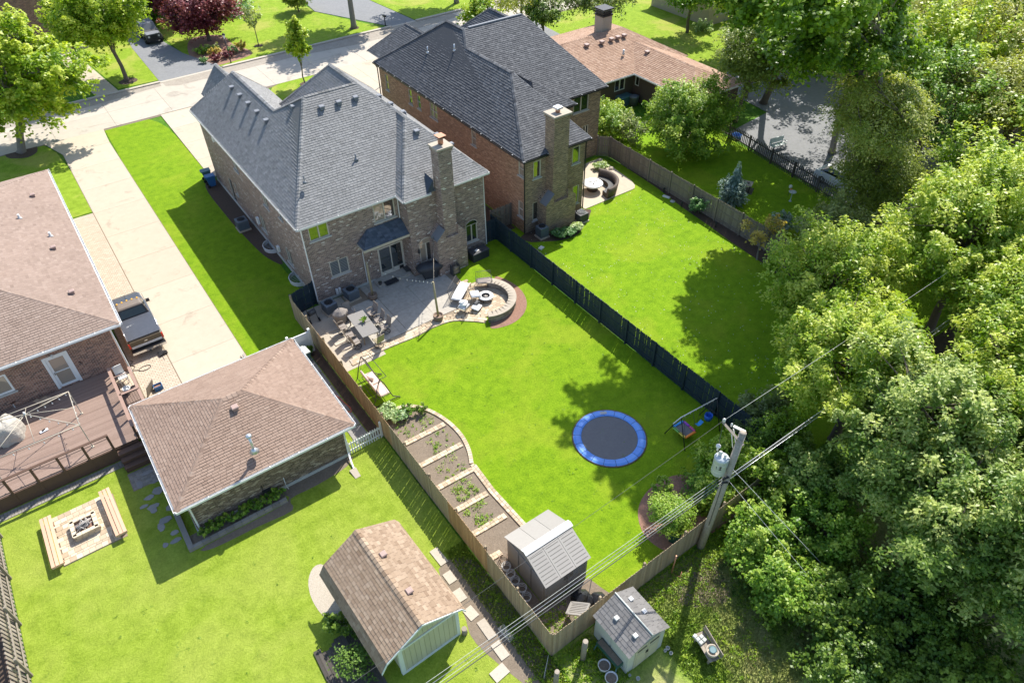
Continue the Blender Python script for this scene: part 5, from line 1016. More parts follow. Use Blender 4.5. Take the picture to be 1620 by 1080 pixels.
# ------------------------------------------------------------------ vegetable garden with paver edging
sheet('garden_soil', smooth_poly([(8.95, 27.0), (10.0, 26.2), (11.2, 25.6), (11.95, 24.3), (12.2, 23.0), (12.1, 21.8), (11.6, 20.4), (11.45, 18), (11.5, 16.2), (10.6, 15.3), (9.0, 14.6)], 4), .012, 'dirt')
gp = variants('edging_stone', lambda mb, t: mb.obox((0, 0, 0), (.215, .155, .08), 0, t, bev=.008), 'paver', 6)
edge = smooth_poly([(10.25, 26.35), (10.9, 26.15), (11.5, 25.55), (11.95, 24.6), (12.2, 23.5), (12.22, 22.4), (12.0, 21.4), (11.62, 20.55)], 5, False)
ed = struct('garden_edging', MB().obox((11.62, 20.45, .045), (.22, .16, .08), 0, .5, bev=.008), 'paver')
for (x, y, a) in along(edge, .165, .05): piece('edging_stone', random.choice(gp), ed, (x, y, .045), a+math.pi/2)
for (x, y, a) in along([(11.55, 20.35), (11.45, 18.5), (11.55, 15.9), (11.62, 14.9)], .225, .1): piece('edging_stone', random.choice(gp), ed, (x, y, .045), a); piece('edging_stone', random.choice(gp), ed, (x+.165, y+.05, .045), a)
for k, (ya, xb) in enumerate(((23.78, 12.0), (22.02, 11.95), (20.28, 11.5), (18.6, 11.35), (16.98, 11.4), (15.45, 9.95))):
    rw = None
    for (x, y, a) in along([(9.05, ya+.02), (xb-.1, ya-.03)], .222, .1):
        for o_ in (-.08, .08):
            if rw is None: rw = struct('garden_row_edging', MB().obox((x, y+o_, .045), (.215, .155, .08), 0, rnd(), bev=.008), 'paver')
            else: piece('edging_stone', random.choice(gp), rw, (x+ru(-.004, .004), y+o_+ru(-.005, .005), .045+ru(-.006, .006)), ru(-.03, .03))
# ------------------------------------------------------------------ fire-pit square on the left lawn
fp = struct('fire_pit_paving', MB().box(-6.95, 26.7, -.05, -4.1, 29.72, .012), 'sand_joint')
pm = variants('paver', lambda mb, t: mb.obox((0, 0, 0), (.275, .275, .06), 0, t, bev=.006), 'paver', 7); pn = variants('paver', lambda mb, t: mb.obox((0, 0, 0), (.275, .135, .06), 0, t, bev=.006), 'paver', 7)
yy = 26.72; row = 0
while yy < 29.65:
    hgt = .14 if row % 3 == 1 else .28; xx = -6.93-(row % 2)*.0
    while xx < -4.42:
        if not (-6.05 < xx+.14 < -5.15 and 27.75 < yy+hgt/2 < 28.75): piece('paver', random.choice(pn if hgt < .2 else pm), fp, (xx+.14+(.07 if row % 2 else 0), yy+hgt/2, .03+ru(0, .004)), ru(-.01, .01))
        xx += .283
    yy += hgt+.006; row += 1
ft = thing('fire_pit', 'square tan block fire pit filled with burnt logs between two benches', 'fire pit', (-5.62, 28.25, 0))
for lay in range(2):
    for side in range(4):
        for i in range(4):
            o_ = -.42+i*.28; c = {0: (-5.62+o_+.07*lay, 27.78), 1: (-5.62+o_-.07*lay, 28.72), 2: (-6.12, 28.25+o_*.82), 3: (-5.12, 28.25+o_*.82)}[side]
            obj('block', MB().obox((c[0], c[1], .14+lay*.16), (.265, .15, .15) if side < 2 else (.15, .22, .15), 0, .3+.4*rnd(), bev=.006), 'paver', ft)
for i in range(12):
    s = i % 4; o_ = -.38+(i//4)*.38; c = {0: (-5.62+o_, 27.78), 1: (-5.62+o_, 28.72), 2: (-6.12, 28.25+o_*.9), 3: (-5.12, 28.25+o_*.9)}[s]
    obj('cap_block', MB().obox((c[0], c[1], .405), (.37, .2, .06) if s < 2 else (.2, .32, .06), 0, .9, bev=.008), 'bench_wood' if 0 else 'paver', ft)
obj('ash_bed', MB().box(-6.03, 27.87, .02, -5.21, 28.63, .27), 'mulch', ft)
for i in range(34):
    a = ru(0, 3.14); r_ = ru(.16, .36); x, y, z = -5.62+ru(-.22, .22), 28.25+ru(-.2, .2), .33+i*.006; b = MB(); r0 = ru(.018, .034)
    b.cyl((x-r_*math.cos(a), y-r_*.9*math.sin(a), z+ru(-.03, .03)), (x+r_*math.cos(a), y+r_*.9*math.sin(a), z+ru(-.03, .05)), r0, r0*.8, 7, rnd()); obj('log', b, 'log', ft)
def bench(label, x, y, L, rz=0.0):
    t = thing('garden_bench', label, 'bench', (x, y, 0), 'timber benches beside the square fire pit'); mt = Matrix.Rotation(rz, 3, 'Z')
    for i in range(3): p = mt @ Vector((-.18+i*.18, 0, 0)); obj('seat_board', MB().obox((x+p.x, y+p.y, .45), (.15, L, .04), rz, .3+.25*i, bev=.006), 'bench_wood', t)
    for s in (-1, 1):
        for k in (-1, 1): p = mt @ Vector((k*.18, s*(L/2-.35), 0)); obj('leg', MB().obox((x+p.x, y+p.y, .215), (.09, .09, .43), rz, .4), 'bench_wood', t)
        p = mt @ Vector((0, s*(L/2-.02), 0)); obj('end_board', MB().obox((x+p.x, y+p.y, .385), (.5, .04, .09), rz, .7), 'bench_wood', t)
bench('long pale timber bench on the left side of the square fire pit', -7.08, 28.15, 3.2, .0); bench('long pale timber bench on the right side of the square fire pit', -4.32, 28.2, 3.2, .03)
# ------------------------------------------------------------------ deck
Dk = thing('deck', 'raised red-brown composite deck behind the brick bungalow', 'deck', (-6, 35, 0)); dz = .9
dbm = variants('deck_board', lambda mb, t: mb.box(-10, -.068, -.025, -2.05, .068, 0, t), 'deck', 8)
for i in range(45):
    y = 31.85+i*.14
    if y < 38.1: piece('deck_board', random.choice(dbm), Dk, (0, y, dz+ru(-.001, .001)))
obj('landing', MB().box(-2.05, 31.75, dz-.05, -1.15, 34.4, dz-.01), 'deck', Dk); obj('landing', MB().box(-2.05, 34.42, dz-.4, -1.1, 36.4, dz-.34), 'deck', Dk)
obj('landing', MB().box(-2.0, 36.45, 0, -1.12, 38.12, .3, .6), 'paver_drive', Dk); obj('skirt', MB().box(-10, 31.72, 0, -3.2, 31.78, dz-.026).box(-3.2, 31.74, 0, -2.05, 31.78, dz-.06), 'deck_dark', Dk); obj('frame', MB().box(-9.9, 32, .1, -2.1, 38.0, .8), 'deck_dark', Dk)
for x in (-3.24, -4.43, -5.62, -6.81, -8.0, -9.2): obj('railing_post', MB().box(x-.055, 31.7, 0, x+.055, 31.81, 1.93, .6), 'deck_dark', Dk)
obj('railing_cap', MB().box(-10, 31.68, 1.93, -3.18, 31.83, 1.97, .3), 'deck_dark', Dk); obj('railing_cable', MB().box(-10, 31.74, 1.72, -3.2, 31.76, 1.74).box(-10, 31.74, 1.0, -3.2, 31.76, 1.03), 'black', Dk, kind='stuff')
def railing(xa, ya, xb, yb, z0, z1, cap=.26, bars=True):
    a, d, n, L = orient((xa, ya), (xb, yb)); b = MB(); bar(b, a, d, n, 0, L, z0+z1-.04, z0+z1, -cap/2, cap/2, .7); obj('railing_cap', b, 'deck_rail', Dk)
    k = max(1, round(L/1.6))
    for i in range(k+1): p = a+d*(L*i/k); obj('railing_post', MB().box(p.x-.05, p.y-.05, z0, p.x+.05, p.y+.05, z0+z1-.04, .3), 'deck_dark', Dk)
    if bars:
        b = MB(); bar(b, a, d, n, 0, L, z0+.12, z0+.15, -.012, .012); bar(b, a, d, n, 0, L, z0+z1-.13, z0+z1-.1, -.012, .012)
        for i in range(int(L/.13)): bar(b, a, d, n, i*.13+.05, i*.13+.065, z0+.15, z0+z1-.13, -.008, .008)
        obj('baluster', b, 'black', Dk, kind='stuff')
railing(-1.98, 37.0, -1.98, 31.7, dz, 1.0, .17); railing(-1.02, 36.5, -1.02, 33.2, .5, 1.35, .15); railing(-1.98, 34.42, -1.02, 34.42, dz, 1.0, .13); railing(-1.98, 36.4, -1.05, 36.4, .4, 1.2, .05)
for i in range(3): obj('step', MB().box(-3.15, 31.68-(i+1)*.36, 0, -1.45, 31.68-i*.36-.004, dz-.2*(i+1)-.02, .5).box(-3.17, 31.66-(i+1)*.36, dz-.2*(i+1)-.02, -1.43, 31.68-i*.36-.01, dz-.2*(i+1)+.02, .8), 'deck_dark', Dk)
# pop-up gazebo frame with string lights
Gz = thing('gazebo_frame', 'bare metal gazebo frame strung with bulbs on the deck', 'gazebo', (-6.1, 34.0, dz))
cz = 2.62; cx = [(-4.07, 35.4), (-4.1, 32.55), (-8.2, 32.6), (-8.15, 35.5)]; hub = (-6.1, 34.3, 3.15)
for x, y in cx: b = MB(); b.obox((x, y, (dz+cz)/2), (.045, .045, cz-dz), 0, .5); b.obox((x, y, dz+.02), (.14, .14, .03), 0, .5); obj('leg', b, 'trim_tan', Gz)
for i in range(4): b = MB(); a_, c_ = cx[i], cx[(i+1) % 4]; b.tube([(a_[0], a_[1], cz), (c_[0], c_[1], cz)], .022, 6); obj('eave_beam', b, 'trim_tan', Gz)
for i in range(4):
    b = MB(); b.tube([(cx[i][0], cx[i][1], cz), hub], .02, 6); obj('rafter', b, 'trim_tan', Gz)
    a_, c_ = cx[i], cx[(i+1) % 4]; b = MB(); b.tube([((a_[0]+c_[0])/2, (a_[1]+c_[1])/2, cz), hub], .014, 6); obj('rafter', b, 'trim_tan', Gz)
b = MB(); b.tube([(hub[0], hub[1], 3.0), (hub[0], hub[1], 3.3)], .05, 8); obj('hub', b, 'zinc', Gz)
def sag(p, q, s, n=10): return [(p[0]+(q[0]-p[0])*t/n, p[1]+(q[1]-p[1])*t/n, p[2]+(q[2]-p[2])*t/n-s*4*(t/n)*(1-t/n)) for t in range(n+1)]
def lights(label, runs, m='black', bulb='white', step=.5, br=.035):
    t = thing('string_lights', label, 'string lights', runs[0][0]); b = MB(); pts = []
    for p, q, s in runs: c = sag(p, q, s, 12); b.tube(c, .008, 4); pts += c[1::2]
    obj('cable', b, m, t)
    for p in pts: g = MB(); g.lathe(p[0], p[1], [(.012, p[2]), (.012, p[2]-.05), (br, p[2]-.09), (br*.8, p[2]-.13), (.004, p[2]-.15)], 6); obj('bulb', g, bulb, t)
lights('string of bulbs hanging from the bare gazebo frame above the deck', [((cx[0][0], cx[0][1], cz), hub, .1), ((cx[1][0], cx[1][1], cz), (cx[2][0], cx[2][1], cz), .12), ((cx[0][0], cx[0][1], cz), (cx[1][0], cx[1][1], cz), .1), (hub, (cx[1][0], cx[1][1], cz), .12)])
t = thing('covered_furniture', 'furniture pile under a crumpled beige canvas cover at the left of the deck', 'cover', (-7.4, 36.0, dz))
b = MB(); vs = []; nn = 22
for j, (r_, z) in enumerate(((1.0, 0), (1.02, .35), (.95, .8), (.8, 1.02), (.45, 1.12), (.05, 1.16))):
    for i in range(nn): an = 6.283*i/nn; q = 1+.10*math.sin(an*5+j*.7)+.05*math.sin(an*9+j)+(.12 if abs(math.cos(an)) > .6 else 0); vs.append((-7.45+.62*r_*q*math.cos(an), 35.9+.78*r_*q*math.sin(an), dz+z+.03*math.sin(an*4+j)))
b._add(vs, [(j*nn+i, j*nn+(i+1) % nn, (j+1)*nn+(i+1) % nn, (j+1)*nn+i) for j in range(5) for i in range(nn)], .6, 0, True); obj('canvas', b, 'canvas', t)
def at_dk(px, py): return at(px, py, dz)
p = at_dk(53, 625); t = thing('storage_tote', 'black plastic tote against the bungalow wall on the deck', 'tote', tuple(p)); b = MB(); b.obox((p.x, p.y, dz+.26), (.72, .5, .5), .1, .3); obj('body', b, 'black_plastic', t); b = MB(); b.obox((p.x, p.y, dz+.54), (.8, .58, .06), .1, .7, bev=.02); b.obox((p.x, p.y, dz+.575), (.5, .3, .02), .1, .4); obj('lid', b, 'black_plastic', t)
p = at_dk(72, 637); b = MB(); b.obox((p.x, p.y, dz+.12), (.5, .42, .24), .5, .5); q = Matrix.Rotation(.5, 3, 'Z'); b.obox((p.x+.28, p.y-.15, dz+.25), (.3, .4, .012), .5, .8); b.obox((p.x-.3, p.y+.1, dz+.25), (.25, .4, .012), .5, .7); o = obj('cardboard_box', b, 'cardboard', loc=tuple(p)); o['label'] = 'open cardboard box on the deck beside the black tote'; o['category'] = 'box'
p = at_dk(26, 636); t = thing('lounge_chair', 'brown reclining lounge chair against the bungalow wall on the deck', 'chair', tuple(p)); mt = Matrix.Rotation(-.9, 3, 'Z')
b = MB(); b.obox((p.x, p.y, dz+.32), (.55, .75, .06), -.9, .5); b.obox(tuple(Vector((p.x, p.y, dz+.5))+mt @ Vector((0, .6, 0))), (.55, .6, .05), 0, .6, mtx=mt @ Matrix.Rotation(.6, 3, 'X')); obj('seat', b, 'deck_dark', t)
for k_ in ((-.25, -.35), (.25, -.35), (-.25, .35), (.25, .35)): v = mt @ Vector((k_[0], k_[1], 0)); obj('leg', MB().obox((p.x+v.x, p.y+v.y, dz+.15), (.04, .04, .3), 0, .5), 'zinc', t)
p = at_dk(37, 632); t = thing('plastic_crate', 'pale blue crate lid between lounge chair and tote on the deck', 'crate', tuple(p)); b = MB(); b.obox((p.x, p.y, dz+.15), (.5, .34, .3), .2, .4); obj('body', b, 'black_plastic', t); b = MB(); b.obox((p.x, p.y, dz+.31), (.54, .38, .03), .2, .6, bev=.01); obj('lid', b, 'xfmr', t)
p = at_dk(148, 592); t = thing('snow_shovel', 'green push shovel leaning on the bungalow wall above the deck', 'shovel', tuple(p)); b = MB(); b.obox((p.x, p.y, dz+.12), (.5, .06, .3), 0, .5, mtx=Matrix.Rotation(-.5, 3, 'X')); obj('blade', b, 'green_plastic', t); b = MB(); b.tube([(p.x, p.y+.05, dz+.25), (p.x-.3, 38.1, dz+1.25)], .015, 6); b.tube([(p.x-.38, 38.1, dz+1.27), (p.x-.22, 38.1, dz+1.27)], .02, 6); obj('handle', b, 'black', t)
p = at_dk(70, 682); t = thing('folded_cloth', 'small white and black cloth lying in the middle of the deck', 'cloth', tuple(p)); b = MB(); b.rbox((p.x, p.y, dz+.04), (.42, .16, .06), .15); obj('cloth', b, 'cushion', t); b = MB(); b.rbox((p.x, p.y+.02, dz+.08), (.2, .1, .03), .6); obj('fold', b, 'black_plastic', t)
p = at(193, 591, .6); t = thing('plastic_chair', 'white resin chair on the pavers beside the deck stairs', 'chair', (-1.55, 37.4, .3)); b = MB(); b.obox((-1.55, 37.3, .75), (.5, .5, .05), .1, .7, bev=.02); obj('seat', b, 'resin_white', t)
b = MB(); b.obox((-1.6, 37.58, 1.1), (.5, .05, .6), .1, .8, bev=.01); obj('backrest', b, 'resin_white', t)
for k_ in ((-.2, -.2), (.2, -.2), (-.2, .22), (.2, .22)): obj('leg', MB().obox((-1.55+k_[0], 37.3+k_[1], .52), (.05, .05, .44), 0, .5), 'resin_white', t)
t = thing('plant_pot', 'white round pot on the landing by the deck stairs', 'pot', (-1.55, 36.0, .5)); b = MB(); b.lathe(-1.6, 35.9, [(.13, .57), (.2, .9), (.22, .92), (.22, .97), (.17, .97), (.15, .88)], 16); obj('pot', b, 'resin_white', t)
p = at(216, 693, 1.05); t = thing('bucket', 'pale bucket with yellow sponge on the deck corner by the garage', 'bucket', (-1.75, 32.2, dz)); b = MB(); b.lathe(-1.75, 32.2, [(.13, dz), (.17, dz+.3), (.18, dz+.31), (.16, dz+.3), (.12, dz+.05)], 14); obj('bucket', b, 'xfmr', t); b = MB(); b.rbox((-1.75, 32.22, dz+.3), (.2, .12, .08), .5); obj('sponge', b, 'yellow', t)
p = at(241, 622); t = thing('timber_sheet', 'weathered plywood sheet propped on the pavers behind the garage', 'board', (p.x, p.y, 0)); b = MB(); b.obox((p.x, p.y, .42), (.75, .04, .85), .9, .5, mtx=Matrix.Rotation(.9, 3, 'Z') @ Matrix.Rotation(.25, 3, 'X')); obj('sheet', b, 'old_wood', t)
p = at(252, 615); t = thing('storage_tote', 'small blue tote with grass clippings beside the plywood sheet', 'tote', (p.x, p.y, 0)); b = MB()
for (dx, dy, sx, sy) in ((-.22, 0, .03, .34), (.22, 0, .03, .34), (0, -.16, .44, .03), (0, .16, .44, .03)): b.obox((p.x+dx, p.y+dy, .16), (sx, sy, .32), 0, .5)
b.obox((p.x, p.y, .03), (.44, .33, .03)); obj('body', b, 'bin_blue', t); b = MB(); b.obox((p.x, p.y, .2), (.4, .29, .05)); obj('clippings', b, 'mulch', t)
# stack of folded rails by the garage
t = thing('pipe_stack', 'stack of weathered pipes and rails lying beside the garage corner', 'pipes', (5.0, 34.3, 0))
for i in range(9):
    b = MB(); b.cyl((4.75+ru(-.2, .35), 35.5+ru(-.2, .3), .06+.03*(i//3)), (5.0+ru(-.2, .4), 32.9+ru(-.2, .2), .06+.03*(i//3)), .03, .03, 6, rnd()); obj('pipe', b, 'old_wood' if i % 3 else 'zinc', t)
t = thing('garden_hose', 'red garden hose bent on the shaded walk behind the garage', 'hose', (8.1, 28.6, 0)); b = MB(); b.tube(smooth_poly([(7.5, 29.6), (7.8, 29.6), (8.05, 29.1), (8.15, 28.5), (8.25, 27.9), (8.15, 27.6), (7.95, 27.8)], 4, False) and [(q[0], q[1], .06) for q in smooth_poly([(7.5, 29.6), (7.8, 29.6), (8.05, 29.1), (8.15, 28.5), (8.25, 27.9), (8.15, 27.6), (7.95, 27.8)], 4, False)], .025, 6); obj('hose', b, 'red_hose', t)
# raised planter kerb around the garage corner
pl = struct('planter_kerb', MB().box(-1.95, 24.0, 0, -1.7, 27.6, .22), 'paver_grey')
for i in range(12): obj('kerb_block', MB().box(-1.69+i*.385, 24.0, 0, -1.32+i*.385, 24.18, .22+ru(-.004, .004), rnd()), 'paver_grey', pl)
sheet('planter_soil', rect(-1.7, 24.18, 2.95, 24.88), .06, 'dirt'); sheet('bare_soil', smooth_poly([(3.0, 24.85), (6.6, 24.85), (6.3, 24.3), (4.5, 24.1), (3.1, 24.1), (2.9, 23.4), (1.2, 23.5), (-1, 23.6), (-1.2, 23.95), (2.9, 24.0)], 3), .005, 'dirt')
t = thing('splash_block', 'small concrete splash block under the white downspout at the garage corner', 'splash block', (6.4, 23.6, 0)); b = MB(); b._add([(6.25, 23.9, .1), (6.62, 23.9, .1), (6.6, 23.3, .02), (6.3, 23.3, .02), (6.25, 23.9, 0), (6.62, 23.9, 0), (6.6, 23.3, 0), (6.3, 23.3, 0)], [(0, 3, 2, 1), (0, 4, 7, 3), (3, 7, 6, 2), (2, 6, 5, 1), (1, 5, 4, 0)], .5); obj('block', b, 'cap_stone', t)
# boardwalk by the tan shed
bw = struct('shed_boardwalk', MB().box(.9, 14.0, 0, 1.1, 14.01, .02), 'grey_wood')
for i in range(13):
    x = .78+i*.155; yb = 16.15+.0*i-(.28*math.sin(i*.55) if 1 < i < 6 else 0); obj('plank', MB().obox((x+.07, (13.2+yb)/2, .06), (.145, yb-13.2, .05), -.02, rnd()), 'dark_wood', bw)  # planks coloured dark for the shade they lie in
obj('step_stone', MB().obox((2.2, 17.2, .05), (.7, .35, .06), -.5, .5), 'flagstone', bw)
# ------------------------------------------------------------------ pickup truck
def loft(mb, secs, tone_=.5, m=0, sm=False, cap=True):
    n = len(secs[0]); b = len(mb.v)
    for s in secs: mb.v.extend([tuple(p) for p in s])
    for i in range(len(secs)-1):
        for j in range(n): mb.f.append((b+i*n+j, b+i*n+(j+1) % n, b+(i+1)*n+(j+1) % n, b+(i+1)*n+j)); mb.t.append(tone_); mb.m.append(m); mb.sm.append(sm)
    if cap:
        mb.f.append(tuple(b+j for j in range(n-1, -1, -1))); mb.f.append(tuple(b+(len(secs)-1)*n+j for j in range(n))); mb.t += [tone_]*2; mb.m += [m]*2; mb.sm += [False]*2
def wheel(parent, x, y, r=.38, w=.24, rim='chrome'):
    b = MB(); k = 20; prof = [(r*.6, -w/2), (r*.93, -w/2), (r, -w/2+.03), (r, w/2-.03), (r*.93, w/2), (r*.6, w/2)]; base = len(b.v)
    for (q, o_) in prof:
        for j in range(k): t_ = 6.283*j/k; b.v.append((x+o_, y+q*math.cos(t_), r+q*math.sin(t_)))
    for i in range(5):
        for j in range(k): b.f.append((base+i*k+j, base+i*k+(j+1) % k, base+(i+1)*k+(j+1) % k, base+(i+1)*k+j)); b.t.append(.5); b.m.append(0); b.sm.append(False)
    wo = obj('wheel', b, 'rubber', parent); b = MB(); b.cyl((x-w*.3, y, r), (x+w*.3, y, r), r*.62, r*.62, 16); b.cyl((x-w*.46, y, r), (x+w*.46, y, r), r*.2, r*.2, 8, .9); obj('rim', b, rim, wo)
T = thing('pickup_truck', 'dark grey pickup truck with black bed cover and amber roof lights parked beside the bungalow', 'pickup truck', (.42, 41.5, 0))
x0, x1 = -.58, 1.42; xc = .42
def ysec(y, hw, zb, zs, zt, ht, ch=.06): return [(xc-hw, y, zb), (xc+hw, y, zb), (xc+hw+.0, y, zs), (xc+ht+ch*.2, y, zt-ch*.6), (xc+ht-ch, y, zt), (xc-ht+ch, y, zt), (xc-ht-ch*.2, y, zt-ch*.6), (xc-hw, y, zs)]
b = MB(); loft(b, [ysec(39.35, .93, .5, .85, 1.22, .93), ysec(39.5, .98, .45, .9, 1.28, .97), ysec(41.55, .99, .42, .9, 1.3, .97)], .5); obj('cargo_bed', b, 'truck_bronze', T)
b = MB(); loft(b, [ysec(41.57, .99, .42, .9, 1.3, .97), ysec(43.1, .99, .42, .9, 1.26, .97), ysec(43.3, .98, .42, .85, 1.2, .92), ysec(44.35, .93, .45, .8, 1.12, .85), ysec(44.7, .86, .5, .75, 1.0, .76), ysec(44.78, .8, .52, .7, .9, .72)], .5, 0); obj('body', b, 'truck_paint', T)
b = MB(); loft(b, [[(xc-.93, 39.42, 1.285), (xc+.93, 39.42, 1.285), (xc+.93, 39.42, 1.33), (xc-.93, 39.42, 1.33)], [(xc-.93, 41.5, 1.31), (xc+.93, 41.5, 1.31), (xc+.93, 41.5, 1.38), (xc-.93, 41.5, 1.38)]], .4); obj('bed_cover', b, 'truck_paint', T)
b = MB()
for i in range(26): b.obox((xc-.62+i*.035+ru(-.02, .02), 40.78+.008*i+ru(-.04, .04), 1.362), (.03+ru(0, .03), .03+ru(0, .05), .004), ru(0, 3), rnd())
obj('scuff_mark', b, 'scuff', T, kind='stuff')
cab = [[(xc-.90, 41.62, 1.28), (xc+.90, 41.62, 1.28), (xc+.90, 43.28, 1.22), (xc-.90, 43.28, 1.22)], [(xc-.74, 41.95, 1.84), (xc+.74, 41.95, 1.84), (xc+.72, 42.72, 1.85), (xc-.72, 42.72, 1.85)], [(xc-.62, 42.02, 1.90), (xc+.62, 42.02, 1.90), (xc+.60, 42.64, 1.90), (xc-.60, 42.64, 1.90)]]
b = MB(); loft(b, cab, .5); obj('cab', b, 'truck_roof', T)
def cabq(u0, u1, v0, v1, face, k=.012):
    if face == 'rear': A, B_, Cc_, D_ = cab[0][0], cab[0][1], cab[1][1], cab[1][0]
    elif face == 'front': A, B_, Cc_, D_ = cab[0][2], cab[0][3], cab[1][3], cab[1][2]
    elif face == 'right': A, B_, Cc_, D_ = cab[0][1], cab[0][2], cab[1][2], cab[1][1]
    else: A, B_, Cc_, D_ = cab[0][3], cab[0][0], cab[1][0], cab[1][3]
    A, B_, Cc_, D_ = map(Vector, (A, B_, Cc_, D_)); n_ = (B_-A).cross(D_-A).normalized()
    f = lambda u, v: tuple((A*(1-u)+B_*u)*(1-v)+(D_*(1-u)+Cc_*u)*v+n_*k)
    return [f(u0, v0), f(u1, v0), f(u1, v1), f(u0, v1)]
b = MB(); b.face(cabq(.01, .99, .04, .96, 'rear', .008)); obj('rear_window_frame', b, 'black', T); b = MB(); b.face(cabq(.08, .92, .14, .86, 'rear', .016)); obj('rear_window', b, 'glass_car', T)
b = MB(); b.face(cabq(.04, .96, .1, .93, 'front')); obj('windscreen', b, 'glass_car', T)
for s in ('right', 'left'): b = MB(); b.face(cabq(.12, .82, .15, .9, s)); obj('side_window', b, 'glass_car', T)
for i in range(5): b = MB(); x = xc-.60+i*.30; b.obox((x, 42.66-.03*abs(i-2), 1.915), (.09, .13, .05), 0, .6, bev=.015); obj('roof_light', b, 'amber', T)
b = MB(); b.box(xc-.9, 39.3, .72, xc+.9, 39.36, 1.2, .5); tg = obj('tailgate', b, 'truck_bronze', T); b = MB(); b.box(xc-.88, 39.285, .74, xc+.88, 39.3, .9, .7); obj('tailgate_trim', b, 'zinc', tg); b = MB(); b.box(xc-.09, 39.27, 1.05, xc+.09, 39.3, 1.1); obj('tailgate_handle', b, 'chrome', tg)
for s in (-1, 1):
    b = MB(); b.obox((xc+s*.955, 39.34, .98), (.10, .1, .34), 0, .5); obj('tail_light', b, 'red_lamp', T)
    b = MB(); b.obox((xc+s*.66, 44.79, .74), (.3, .05, .17), 0, .5); obj('headlight', b, 'glass_blind', T)
    b = MB(); b.obox((xc+s*1.13, 43.05, 1.2), (.22, .13, .2), 0, .5, bev=.03); b.obox((xc+s*1.0, 43.02, 1.12), (.12, .05, .04)); obj('wing_mirror', b, 'black_plastic', T)
    b = MB(); b.tube([(xc+s*1.0, 39.6, .95), (xc+s*1.0, 44.4, .9)], .018, 6); obj('side_trim', b, 'chrome', T)
    b = MB(); b.tube([(xc+s*.95, 39.45, 1.33), (xc+s*.95, 41.55, 1.35)], .022, 6); obj('bed_rail', b, 'chrome', T)
    for y in (40.35, 43.65): wheel(T, xc+s*.86, y, .37)
b = MB()
for i in range(2): b.box(xc-.98 if i == 0 else xc+.25, 39.05, .46, xc-.25 if i == 0 else xc+.98, 39.3, .62, .6)
b.box(xc-.25, 39.1, .42, xc+.25, 39.3, .56, .5); bm = obj('rear_bumper', b, 'chrome', T); b = MB(); b.box(xc-.2, 39.06, .47, xc+.2, 39.1, .6, .5); obj('number_plate', b, 'garage_door', bm); b = MB(); b.box(xc-.98, 39.04, .62, xc+.98, 39.3, .65, .3).box(xc-.06, 38.9, .42, xc+.06, 39.1, .47); obj('step_pad', b, 'black_plastic', bm)
b = MB(); b.box(xc-.92, 44.78, .48, xc+.92, 44.98, .66); obj('front_bumper', b, 'chrome', T); b = MB(); b.box(xc-.45, 44.77, .7, xc+.45, 44.82, .9); obj('grille', b, 'black_plastic', T)
b = MB(); b.tube([(xc+s*.0, 43.4, 1.225), (xc, 44.6, 1.09)], .01, 4); obj('bonnet_crease', b, 'black', T)
t = thing('cable_coil', 'black cable and trolley jack lying behind the pickup truck', 'cable', (.5, 38.4, 0)); b = MB(); b.tube([(-.85+.1*math.sin(i), 39.3-.09*i, .06) for i in range(12)]+[(-.3+.35*math.cos(i*.5+3), 38.1+.2*math.sin(i*.5+3), .06) for i in range(16)], .018, 5); obj('cable', b, 'black', t); b = MB(); b.obox((.95, 38.7, .12), (.5, .25, .1), .2); b.cyl((.9, 38.65, .12), (1.2, 38.35, .5), .02, .02, 6); b.cyl((.75, 38.8, .1), (.75, 38.9, .1), .09, .09, 10); obj('jack', b, 'black', t)
# ------------------------------------------------------------------ jeep across the street
p = at(249, 36, 1.0); jx, jy = 15.3, 94.5
J = thing('parked_jeep', 'boxy dark parked off-roader with grey hood facing the street beside the red-leaved tree', 'jeep', (jx, jy, 0))
b = MB(); loft(b, [[(jx-.85, jy-1.9, .5), (jx+.85, jy-1.9, .5), (jx+.8, jy-1.9, 1.08), (jx-.8, jy-1.9, 1.08)], [(jx-.9, jy-.3, .5), (jx+.9, jy-.3, .5), (jx+.88, jy-.3, 1.2), (jx-.88, jy-.3, 1.2)], [(jx-.9, jy+2, .5), (jx+.9, jy+2, .5), (jx+.88, jy+2, 1.2), (jx-.88, jy+2, 1.2)]]); obj('body', b, 'charcoal', J)
b = MB(); b.box(jx-.72, jy-1.88, 1.09, jx+.72, jy-.4, 1.16, .7); obj('bonnet', b, 'vent_grey', J)
b = MB(); loft(b, [[(jx-.84, jy-.3, 1.2), (jx+.84, jy-.3, 1.2), (jx+.84, jy+2, 1.2), (jx-.84, jy+2, 1.2)], [(jx-.76, jy+.1, 1.82), (jx+.76, jy+.1, 1.82), (jx+.76, jy+1.9, 1.82), (jx-.76, jy+1.9, 1.82)]]); obj('hardtop', b, 'vent_grey', J)
b = MB(); b.face([(jx-.74, jy-.25, 1.25), (jx+.74, jy-.25, 1.25), (jx+.68, jy+.06, 1.74), (jx-.68, jy+.06, 1.74)]); obj('windscreen', b, 'glass_car', J)
for s in (-1, 1):
    b = MB(); b.cyl((jx+s*.55, jy-1.95, .9), (jx+s*.55, jy-1.9, .9), .11, .11, 12); obj('headlight', b, 'resin_white', J)
    for y in (jy-1.2, jy+1.3): wheel(J, jx+s*.85, y, .4, .28)
b = MB(); b.box(jx-.85, jy-2.1, .5, jx+.85, jy-1.95, .68).box(jx-.3, jy-2.13, .5, jx+.3, jy-2.1, .66); obj('bumper', b, 'black', J); b = MB()
for i in range(7): b.box(jx-.3+i*.09, jy-1.93, .75, jx-.26+i*.09, jy-1.905, 1.02)
obj('grille', b, 'black', J, kind='stuff')
